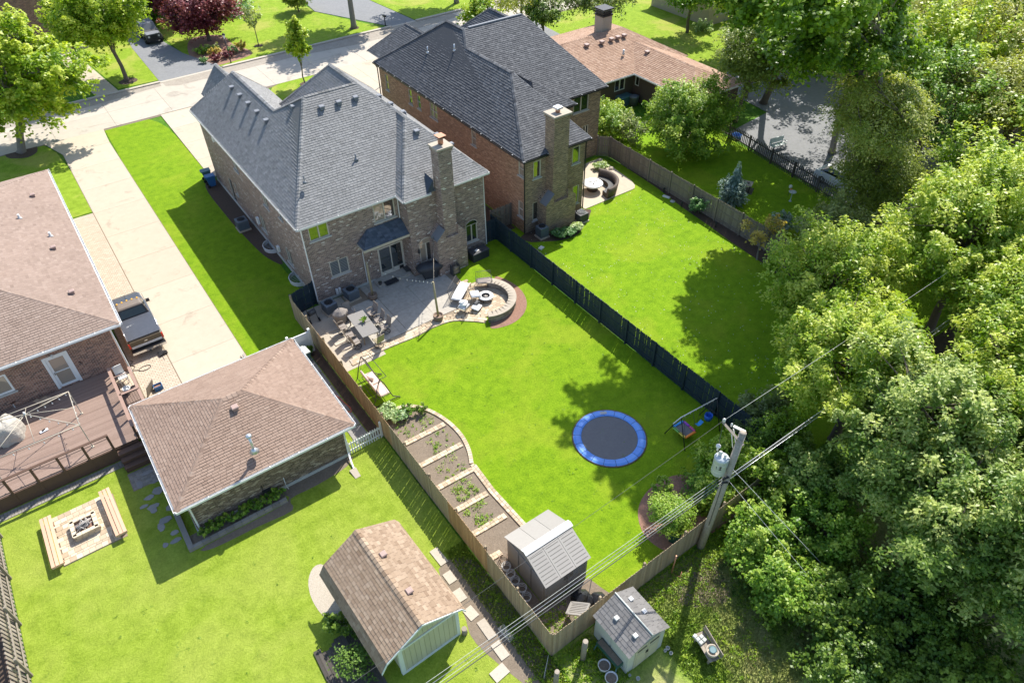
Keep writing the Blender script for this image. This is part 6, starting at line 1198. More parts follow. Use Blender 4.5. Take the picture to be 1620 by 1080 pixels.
# silver car half hidden on the rear drive
p = at(1335, 283, .7); cxr, cyr = p.x, p.y
Cr = thing('parked_car', 'pale silver car half hidden by branches on the asphalt drive behind the picket fence', 'car', (cxr, cyr, 0)); 
def cs(y, hw, zb, zt, tp): return [(cxr-hw, cyr+y, zb), (cxr+hw, cyr+y, zb), (cxr+hw, cyr+y, (zb+zt)/2), (cxr+tp, cyr+y, zt), (cxr-tp, cyr+y, zt), (cxr-hw, cyr+y, (zb+zt)/2)]
b = MB(); loft(b, [cs(-2.2, .75, .3, .6, .65), cs(-2.0, .85, .25, .8, .75), cs(-1.0, .9, .22, .95, .82), cs(1.5, .9, .22, .98, .82), cs(2.1, .85, .25, .9, .74), cs(2.25, .75, .35, .7, .6)], .5, 0, False); obj('body', b, 'zinc', Cr)
b = MB(); loft(b, [cs(-1.1, .82, .9, .95, .8), cs(-.3, .8, .9, 1.4, .62), cs(1.0, .8, .9, 1.42, .62), cs(1.7, .8, .9, 1.0, .75)]); obj('cabin', b, 'glass_car', Cr); b = MB(); loft(b, [cs(-.3, .62, 1.38, 1.44, .56), cs(1.0, .62, 1.4, 1.46, .56)]); obj('roof', b, 'zinc', Cr)
for s in (-1, 1):
    for y in (-1.3, 1.35): wheel(Cr, cxr+s*.8, cyr+y, .32, .2)
# ------------------------------------------------------------------ street lamp posts, mailbox, bench swing, bird feeder
def lamp(label, x, y, h=2.6, m='black'):
    t = thing('lamp_post', label, 'lamp post', (x, y, 0), 'lamp posts along the street'); b = MB(); b.tube([(x, y, 0), (x, y, .3), (x, y, h-.45)], [.07, .045, .04], 8); obj('post', b, m, t)
    b = MB(); b.lathe(x, y, [(.06, h-.45), (.15, h-.1), (.15, h-.05)], 6, a0=.3, sm=False); obj('lantern', b, 'resin_white', t); b = MB(); b.lathe(x, y, [(.2, h-.06), (.14, h+.06), (.03, h+.14), (.02, h+.2)], 6, sm=False); obj('lantern_cap', b, m, t)
lamp('lamp post at the kerb behind the front gable of the brown house', 20.3, 81.9, 3.0); p = at(853, 39); lamp('lamp post behind the right gable of the dark-roofed house', p.x, p.y, 2.6); p = at(454, 1+60); 
p = at(600.5, 84, 3.2); t = thing('drive_lantern', 'square grey lantern on a post beside the concrete drive, above the dark roof corner', 'lamp post', (p.x, p.y, 0)); b = MB(); b.obox((p.x, p.y, 3.2), (.62, .45, .45), .3, .5, bev=.08); obj('lantern', b, 'xfmr', t); b = MB(); b.cyl((p.x, p.y, 0), (p.x, p.y, 2.95), .06, .06, 8); obj('post', b, 'dark_green', t)
p = at(617, 46); t = thing('mailbox', 'black mailbox on a dark post at the end of the shaded asphalt drive', 'mailbox', (p.x, 81.8, 0)); b = MB(); b.cyl((p.x, 81.8, 0), (p.x, 81.8, 1.1), .06, .06, 8); obj('post', b, 'black', t); b = MB(); b.obox((p.x, 81.8, 1.2), (.26, .5, .24), 0, .5, bev=.06); obj('box', b, 'black', t)
p = at(1229, 236); t = thing('garden_bench', 'pale green two-seat bench at the edge of the asphalt drive', 'bench', tuple(p)); rz = -.15; mt = Matrix.Rotation(rz, 3, 'Z')
for nm, c, s in (('seat', (0, 0, .45), (1.5, .5, .05)), ('backrest', (0, .27, .78), (1.5, .05, .45)), ('armrest', (-.75, 0, .65), (.06, .5, .05)), ('armrest', (.75, 0, .65), (.06, .5, .05)), ('leg', (-.7, -.2, .22), (.06, .06, .45)), ('leg', (.7, -.2, .22), (.06, .06, .45)), ('leg', (-.7, .25, .5), (.06, .06, 1.0)), ('leg', (.7, .25, .5), (.06, .06, 1.0))):
    v = mt @ Vector(c); b = MB(); b.obox((p.x+v.x, p.y+v.y, c[2]), s, rz, .5); obj(nm, b, 'sage_pale' if nm != 'leg' else 'zinc', t)
p = at(1180, 301); t = thing('fire_table', 'small square table with stone top on a dark mat on the far lawn', 'table', tuple(p))
b = MB(); b.obox((p.x, p.y, .012), (1.1, 1.1, .02), .5, .3); obj('mat', b, 'black_plastic', t); b = MB(); b.obox((p.x, p.y, .62), (.8, .8, .06), .5, .7, bev=.01); obj('table_top', b, 'cap_stone', t); b = MB(); b.obox((p.x, p.y, .66), (.3, .3, .04), .5, .3); obj('burner', b, 'charcoal', t)
for k_ in range(4): a = .5+.785+k_*1.571; b = MB(); b.cyl((p.x+.42*math.cos(a), p.y+.42*math.sin(a), .59), (p.x+.3*math.cos(a), p.y+.3*math.sin(a), .02), .03, .03, 6); obj('leg', b, 'dark_wood', t)
p = at(1250, 318); t = thing('bird_bath', 'pale bird bath on a thin stand near the dark picket fence', 'bird bath', tuple(p)); b = MB(); b.lathe(p.x, p.y, [(.12, 0), (.03, .1), (.03, .7), (.1, .74), (.3, .82), (.27, .8), (.05, .76)], 14, caps=False); obj('bowl', b, 'xfmr', t)
p = at(1247, 309); t = thing('garden_ornament', 'white and orange ornament on a stake beside the bird bath', 'ornament', tuple(p)); b = MB(); b.cyl((p.x, p.y, 0), (p.x, p.y, .7), .015, .015, 5); obj('stake', b, 'black', t); b = MB(); b.lathe(p.x, p.y, [(.02, .6), (.13, .7), (.13, .85), (.02, .95)], 10); obj('globe', b, 'resin_white', t); b = MB(); b.lathe(p.x+.02, p.y-.1, [(.02, .4), (.1, .48), (.1, .58), (.02, .62)], 8); obj('ribbon', b, 'orange', t)
p = at(1165, 218); t = thing('wading_pool', 'round blue tub beside the upper end of the dark picket fence', 'tub', tuple(p)); b = MB(); b.lathe(p.x, p.y, [(.35, 0), (.42, .3), (.46, .32), (.4, .3), (.33, .05)], 16, caps=False); obj('tub', b, 'tramp_blue', t)
# ------------------------------------------------------------------ AC units
ac_unit('left of two condensers under the patio window, its lid nearer the navy corner fence', 11.0, 36.45, .78, .72, rz=.12); ac_unit('right of two condensers under the patio window, beside the post in a pot', 12.75, 36.85, .78, .75, rz=.12)
ac_unit('condenser on the shaded lawn against the long side wall of the brown house', 9.85, 49.3, .8, .8, rz=.0)
ac_unit('square blue-grey condenser by the black downspout of the orange brick house', 27.3, 35.15, .7, .85, 'ac_grey', 0); ac_unit('dark condenser with pale fan guard at the right corner of the orange brick house', 30.95, 35.1, .82, .7, 'charcoal', 0, 'resin_white')
# ------------------------------------------------------------------ patio furniture
def fluted(b, x, y, h0, h1, r0, r1): b.lathe(x, y, [(r0, h0), ((r0+r1)/2*1.04, (h0+h1)/2), (r1, h1)], 14)
def swivel_chair(label, x, y, rz, grp='swivel dining chairs around the long patio table', hue='sling'):
    t = thing('dining_chair', label, 'chair', (x, y, .075), grp); mt = Matrix.Rotation(rz, 3, 'Z'); Z0 = .075
    W = lambda a, c, z: tuple(Vector((x, y, Z0+z))+mt @ Vector((a, c, 0)))
    b = MB(); b.obox(W(0, 0, .44), (.5, .48, .035), rz, .5); obj('seat', b, hue, t)
    b = MB(); b.obox(W(0, .3, .74), (.48, .03, .6), 0, .6, mtx=mt @ Matrix.Rotation(-.22, 3, 'X')); obj('backrest', b, hue, t)
    b = MB()
    for s in (-1, 1): b.tube([W(s*.25, -.24, .44), W(s*.25, .22, .43), W(s*.25, .38, 1.06)], .017, 6)
    b.tube([W(-.25, .38, 1.06), W(.25, .38, 1.06)], .02, 6); b.tube([W(-.25, -.24, .44), W(.25, -.24, .44)], .016, 6); obj('frame', b, 'chair_frame', t)
    for s in (-1, 1): b = MB(); b.tube([W(s*.26, -.22, .44), W(s*.29, -.2, .64), W(s*.29, .0, .67), W(s*.26, .29, .64)], .02, 6, .8); obj('armrest', b, 'chair_frame', t)
    b = MB(); b.lathe(x, y, [(.27, Z0+.0), (.29, Z0+.02), (.27, Z0+.04), (.25, Z0+.02), (.27, Z0)], 18)
    for i in range(4): a = i*1.571+.5+rz; b.tube([(x+.27*math.cos(a), y+.27*math.sin(a), Z0+.03), (x, y, Z0+.12)], .014, 5)
    b.cyl((x, y, Z0+.1), (x, y, Z0+.42), .03, .03, 8); obj('swivel_base', b, 'black', t)
    return t
t = thing('patio_table', 'long rectangular dark patio table with a small plant in its middle', 'table', (11.85, 33.15, .075)); tz = .79
mtb = Matrix.Rotation(-.05, 3, 'Z')
for i in range(2): b = MB(); v = mtb @ Vector((0, -.62+i*1.24, 0)); b.obox((11.82+v.x, 33.2+v.y, tz), (1.08, 1.22, .04), -.05, .3+.3*i, bev=.008); obj('table_top', b, 'table_top', t)
for sx in (-1, 1):
    for sy in (-1, 1): v = mtb @ Vector((sx*.45, sy*1.1, 0)); b = MB(); b.obox((11.82+v.x, 33.2+v.y, .42), (.06, .06, .7), 0, .4); obj('leg', b, 'chair_frame', t)
swivel_chair('grey sling chair at the far head of the long patio table, beside the covered barbecue', 11.75, 35.0, .1)
swivel_chair('grey sling chair on the right side of the patio table, farthest of three', 12.9, 34.15, -1.45); swivel_chair('grey sling chair on the right side of the patio table, middle of three', 12.92, 33.25, -1.6); swivel_chair('grey sling chair on the right side of the patio table, nearest the sunlit corner', 12.95, 32.45, -1.5)
swivel_chair('grey sling chair on the fence side of the patio table, farthest of three', 10.75, 34.0, 1.6); swivel_chair('grey sling chair on the fence side of the patio table, middle of three', 10.78, 33.05, 1.5); swivel_chair('grey sling chair on the fence side of the patio table, nearest the stepping slabs', 10.85, 32.25, 1.7)
swivel_chair('yellowish mesh chair at the near head of the patio table, facing away from the lawn', 12.0, 31.55, 3.3, hue='pool_post')
def leafy(name, label, cat, loc, pot_m, r, h, leafm, lr, n, ph=.2, parts=('pot', 'leaves')):
    t = thing(name, label, cat, loc); x, y, z = loc; b = MB(); b.lathe(x, y, [(r*.7, z), (r, z+ph), (r*.85, z+ph), (r*.75, z+ph*.6)], 12); obj(parts[0], b, pot_m, t); b = MB()
    for i in range(n):
        a = ru(0, 6.28); q = ru(.3, 1)*lr; zz = z+ph+ru(.2, 1)*h; p1 = Vector((x+.1*q*math.cos(a), y+.1*q*math.sin(a), z+ph)); p2 = Vector((x+q*math.cos(a), y+q*math.sin(a), zz)); s = Vector((-math.sin(a), math.cos(a), 0))*q*.16
        m_ = (p1+p2)/2+Vector((0, 0, .04)); b.face([p1, m_-s, p2, m_+s], rnd())
    obj(parts[1], b, leafm, t); return t
leafy('potted_plant', 'small leafy pot plant in the middle of the long patio table', 'plant', (11.95, 33.3, .81), 'terracotta', .09, .22, 'leaf_shrub', .32, 34, .12)
p = thing('covered_barbecue', 'barbecue under a pointed grey cover between condenser and dining table', 'barbecue', (11.1, 34.95, .03)); b = MB(); vs = []; nn = 16
for r_, z in ((.3, .05), (.34, .5), (.46, .8), (.44, .9), (.25, 1.08), (.04, 1.2)):
    for i in range(nn): a = 6.283*i/nn; q = 1+.07*math.cos(4*a)+.03*math.sin(9*a+z*8); vs.append((11.1+r_*q*math.cos(a)*1.1, 34.95+r_*q*math.sin(a)*.9, z))
b._add(vs, [(j*nn+i, j*nn+(i+1) % nn, (j+1)*nn+(i+1) % nn, (j+1)*nn+i) for j in range(5) for i in range(nn)], .6, 0, False); obj('cover', b, 'sling', p); b = MB(); b.obox((11.1, 34.95, .08), (.55, .4, .1)); obj('base', b, 'black', p)
p = thing('hose_reel', 'black hose reel cart in the corner between navy fence and brown house', 'hose reel', (9.75, 36.2, 0)); b = MB(); b.cyl((9.5, 36.25, .62), (9.98, 36.35, .62), .17, .17, 14); obj('hose', b, 'charcoal', p)
b = MB()
for x in (9.48, 9.99): b.tube([(x, 36.6, .15), (x, 36.3, .62), (x, 36.7, 1.1)], .018, 6); b.tube([(x, 36.3, .62), (x, 36.0, .1)], .018, 6)
b.tube([(9.48, 36.7, 1.1), (9.99, 36.7, 1.1)], .02, 6); obj('frame', b, 'black', p)
for x in (9.44, 10.04): b = MB(); b.cyl((x-.03, 36.0, .14), (x+.03, 36.0, .14), .14, .14, 14); obj('wheel', b, 'rubber', p)
def potted_post(label, x, y, h, r, tilt=(0, 0)):
    t = thing('potted_post', label, 'post', (x, y, .05)); b = MB(); b.lathe(x, y, [(r*.82, .05), (r*1.02, .25), (r, .42), (r*.88, .42), (r*.86, .34), (.01, .34)], 16); pt = obj('barrel', b, 'terracotta', t)
    for z in (.14, .34): g = MB(); g.lathe(x, y, [(r*1.03, z-.015), (r*1.035, z+.015)], 16, caps=False); obj('hoop', g, 'dark_wood', pt)
    b = MB(); b.tube([(x, y, .3), (x+tilt[0]*.5, y+tilt[1]*.5, .3+(h-.3)*.5), (x+tilt[0], y+tilt[1], h)], [.075, .068, .06], 9); obj('pole', b, 'pool_post', t)
    return (x+tilt[0], y+tilt[1], h-.03)
pA = potted_post('rustic light post in a barrel left of the glass doors', 13.85, 35.95, 2.95, .3, (.0, .05)); pB = potted_post('rustic light post in a barrel at the lawn edge of the patio', 16.25, 31.55, 2.9, .32, (.02, .25)); pC = potted_post('rustic light post in a barrel beside the chimney foot', 19.1, 35.75, 3.0, .28, (-.35, .25))
lights('string of bulbs from the post left of the doors to the lawn-edge post', [(pA, (15.9, 34.2, 1.8), .25), ((15.9, 34.2, 1.8), pB, -.02)], bulb='resin_white')
lights('string of bulbs from the post beside the chimney to the lawn-edge post', [(pC, pB, .6), (pA, (15.2, 37.5, 3.1), .15)], bulb='resin_white')
b = MB(); b.tube([(pB[0]+.05, pB[1], 2.9), (pC[0], pC[1]-.1, 3.0)], .02, 6); o = obj('rope_rail', b, 'old_wood', loc=pB); o['label'] = 'thin pale rope slung from the lawn-edge post to the post beside the chimney'; o['category'] = 'rope'
t = thing('covered_grill', 'large grill under a black fitted cover in front of the arched patio window', 'grill', (18.15, 35.85, .05)); b = MB(); vs = []; nn = 20
for j, (sx, sy, z) in enumerate(((.5, .3, .12), (.62, .36, .55), (.92, .42, .8), (.95, .44, .92), (.7, .36, 1.12), (.4, .2, 1.2), (.02, .02, 1.22))):
    for i in range(nn):
        a = 6.283*i/nn; c_, s_ = math.cos(a), math.sin(a); q = 1/max(abs(c_), abs(s_))**.55; px_, py_ = sx*c_*q, sy*s_*q; r_ = -.25; vs.append((18.15+px_*math.cos(r_)-py_*math.sin(r_), 35.75+px_*math.sin(r_)+py_*math.cos(r_), z+.02*math.sin(a*6+j)))
b._add(vs, [(j*nn+i, j*nn+(i+1) % nn, (j+1)*nn+(i+1) % nn, (j+1)*nn+i) for j in range(6) for i in range(nn)], .4, 0, True); obj('cover', b, 'dark_cover', t)
b = MB(); b.obox((18.25, 35.5, 1.13), (.16, .08, .01), -.2, .8, mtx=Matrix.Rotation(-.2, 3, 'Z') @ Matrix.Rotation(.5, 3, 'X')); obj('badge', b, 'zinc', t)
for dx, dy in ((-.45, -.05), (.35, -.25), (-.3, .2), (.45, .05)): b = MB(); b.cyl((18.15+dx, 35.7+dy, .05), (18.15+dx, 35.74+dy, .12), .06, .06, 8); obj('castor', b, 'rubber', t)
t = thing('deck_box', 'black resin storage box against the brown house wall near the navy corner', 'storage box', (22.1, 35.75, 0)); b = MB(); b.obox((22.1, 35.72, .3), (1.35, .68, .6), .04, .4); obj('body', b, 'dark_cover', t); b = MB(); b.obox((22.1, 35.72, .63), (1.42, .75, .08), .04, .7, bev=.03); obj('lid', b, 'dark_cover', t)
for i in range(8): obj('side_rib', MB().obox((21.5+i*.165, 35.37, .3), (.03, .03, .5), .04, .9), 'dark_cover', t)
o = obj('paper_scrap', MB().obox((21.95, 35.7, .685), (.3, .22, .012), .3, .9), 'resin_white', loc=(21.95, 35.7, .68)); o['label'] = 'white triangular scrap lying on the black storage box'; o['category'] = 'scrap'
t = thing('firewood_rack', 'small rack of split firewood at the foot of the chimney', 'firewood', (19.75, 35.15, 0))
for i in range(14): b = MB(); b.cyl((19.5+ru(0, .1), 34.95+(i % 3)*.13, .12+.11*(i//3)), (19.95+ru(0, .1), 34.98+(i % 3)*.13, .12+.11*(i//3)), .06, .055, 7, rnd()); obj('log', b, 'cedar_old' if i % 2 else 'old_wood', t)
for x in (19.48, 20.02): obj('rack_frame', MB().box(x-.02, 34.88, 0, x+.02, 35.3, .75), 'charcoal', t)
t = thing('doormat', 'black doormat on the step below the glass doors', 'mat', (15.7, 36.95, .16)); obj('mat', MB().obox((15.65, 36.72, .175), (.95, .5, .02), .02, .4), 'black_plastic', t)
leafy('potted_plant', 'small dark pot at the left end of the step below the glass doors', 'plant', (14.9, 36.9, .16), 'dark_wood', .14, .1, 'leaf_dark', .1, 8, .18)
# lounge furniture
def mesh_lounger():
    t = thing('daybed', 'black wire daybed with a long white cushion beside the round fire pit', 'daybed', (18.75, 32.75, .05)); rz = .67
    mt = Matrix.Rotation(rz, 3, 'Z'); W = lambda a, c, z: tuple(Vector((18.72, 32.75, z))+mt @ Vector((a, c, 0)))
    b = MB(); b.rbox(W(0, 0, .46), (1.75, .68, .14), rz, tone=.6); b.rbox(W(-.9, 0, .44), (.14, .66, .16), rz, tone=.3); obj('cushion', b, 'cushion', t)
    b = MB(); rim = [(-1.0, -.4, .38), (1.0, -.4, .38), (1.0, .4, .38), (-1.0, .4, .38), (-1.0, -.4, .38)]
    b.tube([W(*p) for p in rim], .018, 6); back = [(-.95, .42, .38), (-.8, .62, .95), (.9, .62, .95), (1.0, .42, .38)]; b.tube([W(*p) for p in back], .02, 6)
    for i in range(17): u = -.95+i*.118; b.tube([W(u, .42, .38), W(u*.9, .62, .95)], .006, 4)
    for i in range(6): v = i/6; b.tube([W(-.98+.16*v, .42+.2*v, .38+.57*v), W(1-.1*v, .42+.2*v, .38+.57*v)], .006, 4)
    for i in range(15): b.tube([W(-.95+i*.135, -.4, .38), W(-.95+i*.135, .4, .38)], .006, 4)
    for a, c in ((-.9, -.36), (.9, -.36), (-.9, .36), (.9, .36)): b.tube([W(a, c, .38), W(a*1.05, c*1.05, .05)], .02, 6)
    obj('wire_frame', b, 'charcoal', t)
mesh_lounger()
def wire_chair(label, x, y, rz, cushion=None, w=.7):
    t = thing('patio_armchair', label, 'chair', (x, y, .05)); mt = Matrix.Rotation(rz, 3, 'Z'); W = lambda a, c, z: tuple(Vector((x, y, z))+mt @ Vector((a, c, 0)))
    b = MB(); h = w/2; b.tube([W(-h, -.3, .42), W(h, -.3, .42), W(h, .3, .4), W(-h, .3, .4), W(-h, -.3, .42)], .017, 6); b.tube([W(-h, .3, .4), W(-h*.95, .42, .98), W(h*.95, .42, .98), W(h, .3, .4)], .018, 6)
    for s in (-1, 1): b.tube([W(s*h, -.3, .05), W(s*h, -.3, .64), W(s*h, .33, .66)], .017, 6); b.tube([W(s*h, .3, .4), W(s*h, .38, .05)], .017, 6)
    for i in range(9): u = -h+w*i/8; b.tube([W(u, .3, .4), W(u*.95, .42, .98)], .006, 4); b.tube([W(u, -.3, .42), W(u, .3, .4)], .006, 4)
    for i in range(5): b.tube([W(-h, .3+.024*i, .4+.116*i), W(h, .3+.024*i, .4+.116*i)], .006, 4)
    obj('wire_frame', b, 'charcoal', t)
    if cushion: b = MB(); b.rbox(W(0, 0, .5), (w*.92, .58, .14), rz, tone=.6); obj('cushion', b, cushion, t)
    return W
wire_chair('wire armchair heaped with white cushions at the lawn side of the round patio', 18.0, 31.25, 3.6, 'cushion', .75)
b = MB(); b.rbox((18.05, 31.3, .68), (.55, .45, .16), .8, tilt=.15, tone=.9); b.rbox((17.95, 31.35, .8), (.35, .3, .12), .3, tilt=-.2, tone=.4); o = obj('loose_cushion', b, 'cushion', loc=(18, 31.3, .6)); o['label'] = 'two white cushions piled on the wire armchair at the lawn side'; o['category'] = 'cushions'
wire_chair('wide wire bench with scrolled back behind the round fire pit', 20.55, 32.7, -.45, 'sling', 1.05)
wire_chair('low wire chair with white cushions left of the round fire pit', 19.25, 31.85, 1.2, 'cushion', .7)
t = thing('floor_cushion', 'white cushion with black striped pillow lying in front of the round fire pit', 'cushion', (18.85, 30.95, .05)); b = MB(); b.rbox((18.75, 30.9, .28), (.6, .55, .12), .5, tilt=.1); obj('cushion', b, 'cushion', t); b = MB(); b.rbox((18.95, 31.15, .34), (.5, .3, .14), .5, tilt=.5)
for i in range(4): b.rbox((18.95+.1*i-.15, 31.15+.05*i-.08, .40), (.03, .3, .03), .5)
obj('pillow', b, 'dark_cover', t); b = MB(); b.obox((18.8, 30.95, .13), (.5, .5, .16), .5); obj('stool', b, 'charcoal', t)
t = thing('round_fire_pit', 'round steel-rimmed fire pit in the middle of the curved stone wall', 'fire pit', (19.8, 31.4, .05)); b = MB(); b.lathe(19.8, 31.4, [(.28, .42), (.5, .42), (.52, .40), (.5, .38), (.3, .36)], 24, .6, caps=False); obj('rim', b, 'zinc', t)
b = MB(); b.lathe(19.8, 31.4, [(.001, .2), (.2, .22), (.3, .34), (.31, .4)], 20, .3, caps=False); b.lathe(19.8, 31.4, [(.12, .05), (.2, .2)], 12); obj('bowl', b, 'black', t)
b = MB(); b.lathe(19.8, 31.4, [(.44, .1), (.46, .12), (.44, .14), (.42, .12), (.44, .1)], 20)
for i in range(4): a = i*1.571+.6; b.tube([(19.8+.44*math.cos(a), 31.4+.44*math.sin(a), .05), (19.8+.4*math.cos(a), 31.4+.4*math.sin(a), .4)], .02, 6)
obj('stand', b, 'black', t)
for i in range(4): b = MB(); a = i*.9; b.cyl((19.8-.16*math.cos(a), 31.4-.16*math.sin(a), .3), (19.8+.16*math.cos(a), 31.4+.16*math.sin(a), .34), .035, .03, 6); obj('log', b, 'log', t)
# curved stone seat wall: blocks and cap stones
Wl = thing('stone_seat_wall', 'curved stone seat wall with pale cap around the round fire pit', 'wall', (20.0, 31.3, 0)); cxw, cyw, ri, ro = 19.62, 31.15, 1.55, 1.98
a0, a1 = R(-118), R(52)
for c in range(4):
    k = 17
    for i in range(k):
        a = a0+(a1-a0)*(i+.5+(c % 2)*.35)/(k+.3); r_ = ro-.06; b = MB(); L_ = ro*(a1-a0)/k-.012
        b.obox((cxw+r_*math.cos(a), cyw+r_*math.sin(a), .07+c*.115), (.13+ru(-.01, .015), L_, .107), a, rnd(), bev=.012); obj('wall_block', b, 'wall_stone', Wl)
        r_ = ri+.07; b = MB(); b.obox((cxw+r_*math.cos(a), cyw+r_*math.sin(a), .07+c*.115), (.13+ru(-.01, .015), ri*(a1-a0)/k, .107), a, rnd(), bev=.01)
        obj('wall_block', b, 'wall_stone', Wl)
for i in range(18):
    a = a0+(a1-a0)*(i+.5)/18; b = MB(); b.obox((cxw+(ri+ro)/2*math.cos(a), cyw+(ri+ro)/2*math.sin(a), .52), (ro-ri+.1, ro*(a1-a0)/18+.01, .06), a, rnd(), bev=.01); obj('cap_stone', b, 'cap_stone', Wl)
b = MB()
for i in range(24):
    p_, q_ = a0+(a1-a0)*i/24, a0+(a1-a0)*(i+1)/24; b.prism([(cxw+r_*math.cos(a), cyw+r_*math.sin(a)) for r_, a in ((ri+.12, p_), (ro-.12, p_), (ro-.12, q_), (ri+.12, q_))], 0, .47)
obj('wall_core', b, 'wall_stone', Wl, kind='stuff')
# neighbour curved wicker sofa and fire bowl
t = thing('curved_sofa', 'curved dark wicker sofa on the concrete patio of the orange brick house', 'sofa', (35.7, 37.6, .05)); cx_, cy_ = 34.75, 37.9
A0, A1 = R(-97), R(42); b = MB(); k = 22; secs = []
for i in range(k+1):
    a = A0+(A1-A0)*i/k; secs.append([(cx_+r_*math.cos(a), cy_+r_*math.sin(a), z) for r_, z in ((1.42, .07), (1.72, .07), (1.84, .92), (1.62, .92))])
loft(b, secs, .5, 0, True); obj('backrest', b, 'wicker', t); b = MB(); secs = []
for i in range(k+1):
    a = A0+(A1-A0)*i/k; secs.append([(cx_+r_*math.cos(a), cy_+r_*math.sin(a), z) for r_, z in ((1.0, .07), (1.45, .07), (1.45, .42), (1.0, .42))])
loft(b, secs, .3, 0, False); obj('base', b, 'wicker', t)
for i in range(20): a = A0+(A1-A0)*(i+.5)/20; b = MB(); b.obox((cx_+1.24*math.cos(a), cy_+1.24*math.sin(a), .44), (.46, .1, .03), a, .9); obj('seat_slat', b, 'charcoal', t)
t = thing('fire_bowl', 'large round white-topped fire bowl table beside the curved wicker sofa', 'fire bowl', (34.55, 37.9, .05)); b = MB(); b.lathe(34.5, 37.95, [(.42, .05), (.42, .5), (.5, .55)], 20, .3); obj('drum', b, 'wicker', t)
b = MB(); b.lathe(34.5, 37.95, [(.55, .55), (.8, .6), (.82, .66), (.78, .7), (.3, .74), (.001, .74)], 28, .7); obj('table_top', b, 'resin_white', t); b = MB()
for i in range(3): a = i*2.1; b.obox((34.5+.25*math.cos(a), 37.95+.25*math.sin(a), .745), (.32, .1, .015), a, .3)
obj('vent_slot', b, 'charcoal', t, kind='stuff')
t = thing('kettle_grill', 'covered dark kettle grill against the right corner of the orange brick house', 'grill', (33.0, 38.8, .05)); b = MB(); b.lathe(32.9, 39.6, [(.35, .1), (.4, .5), (.48, .9), (.3, 1.15), (.03, 1.22)], 14, .5); obj('cover', b, 'charcoal', t)
# ------------------------------------------------------------------ swing seat by the cedar fence
t = thing('porch_swing', 'brown metal swing seat with tan cushions against the cedar fence', 'swing seat', (10.4, 28.2, 0)); 
def F3(x, y, z): return (x, y, z)
b = MB()
for yy in (29.35, 27.1):
    b.tube([(10.95, yy-.1, .04), (10.55, yy, .3), (10.3, yy, 1.1), (10.15, yy, 1.6), (9.95, yy, 1.95)], .028, 6); b.tube([(9.25, yy+.1, .04), (9.5, yy, .5), (9.7, yy, 1.3), (9.95, yy, 1.95)], .028, 6); b.tube([(10.95, yy, .04), (10.6, yy, .05), (9.25, yy, .04)], .02, 6)
b.tube([(9.95, 29.35, 1.95), (9.95, 27.1, 1.95)], .03, 6); b.tube([(10.4, 29.3, 1.9), (10.4, 27.15, 1.9)], .018, 6); b.tube([(9.5, 29.35, .5), (9.5, 27.1, .5)], .018, 6); b.tube([(9.95, 29.35, 1.95), (10.4, 29.3, 1.9)], .018, 6); b.tube([(9.95, 27.1, 1.95), (10.4, 27.15, 1.9)], .018, 6); obj('frame', b, 'dark_wood', t)
for y0_ in (28.78, 27.68): b = MB(); b.rbox((10.15, y0_, .56), (.58, 1.06, .13), 0, tone=.6); obj('seat_cushion', b, 'cushion_tan', t); b = MB(); b.rbox((9.78, y0_, .85), (.13, 1.06, .55), 0, tone=.4, tilt=-.25, tax='Y'); obj('back_cushion', b, 'cushion_tan', t)
b = MB(); b.rbox((9.98, 28.7, .8), (.16, .5, .36), .3, tilt=-.5, tax='Y', tone=.9); obj('pillow', b, 'cushion_tan', t)
b = MB(); b.tube([(9.72, 29.3, .47), (10.48, 29.3, .47), (10.48, 27.15, .47), (9.72, 27.15, .47), (9.72, 29.3, .47)], .02, 6)
for yy in (29.3, 27.15): b.tube([(10.35, yy, .47), (10.0, yy, 1.9)], .01, 5); b.tube([(9.72, yy, .9), (10.0, yy, 1.9)], .01, 5)
obj('seat_frame', b, 'dark_wood', t)
# ------------------------------------------------------------------ trampoline
t = thing('trampoline', 'round trampoline with bright blue pad sunk into the lawn', 'trampoline', (18.62, 17.7, 0)); Rt = 1.93; tx, ty = 18.62, 17.72
b = MB(); b.lathe(tx, ty, [(.001, .03), (Rt*.8, .035)], 48, .5, caps=False); obj('jumping_mat', b, 'tramp_mat', t)
for i in range(18):
    a = 6.283*i/18; e = 6.283*(i+.96)/18; b = MB(); k = 4; vs = []
    for j in range(k+1):
        q = a+(e-a)*j/k
        for r_, z in ((Rt*.79, .045), (Rt*.83, .085), (Rt*.95, .085), (Rt*1.01, .03)): vs.append((tx+r_*math.cos(q), ty+r_*math.sin(q), z+.012*math.sin(math.pi*j/k)))
    b._add(vs, [(j*4+c, j*4+c+1, (j+1)*4+c+1, (j+1)*4+c) for j in range(k) for c in range(3)], rnd()); obj('pad_segment', b, 'tramp_blue', t)
b = MB(); b.lathe(tx, ty, [(Rt*.78, .04), (Rt*.9, .05), (Rt*1.0, .025)], 48, .1, caps=False); obj('spring_cover', b, 'bin_blue', t); a = 1.05; b = MB(); b.obox((tx+Rt*.89*math.cos(a), ty+Rt*.89*math.sin(a), .105), (.2, .36, .012), a, .8); obj('label_patch', b, 'scuff', t)
b = MB(); b.lathe(tx, ty, [(Rt*1.0, -.02), (Rt*1.05, .02), (Rt*1.0, .04)], 48, .4, caps=False); obj('frame', b, 'dirt', t)
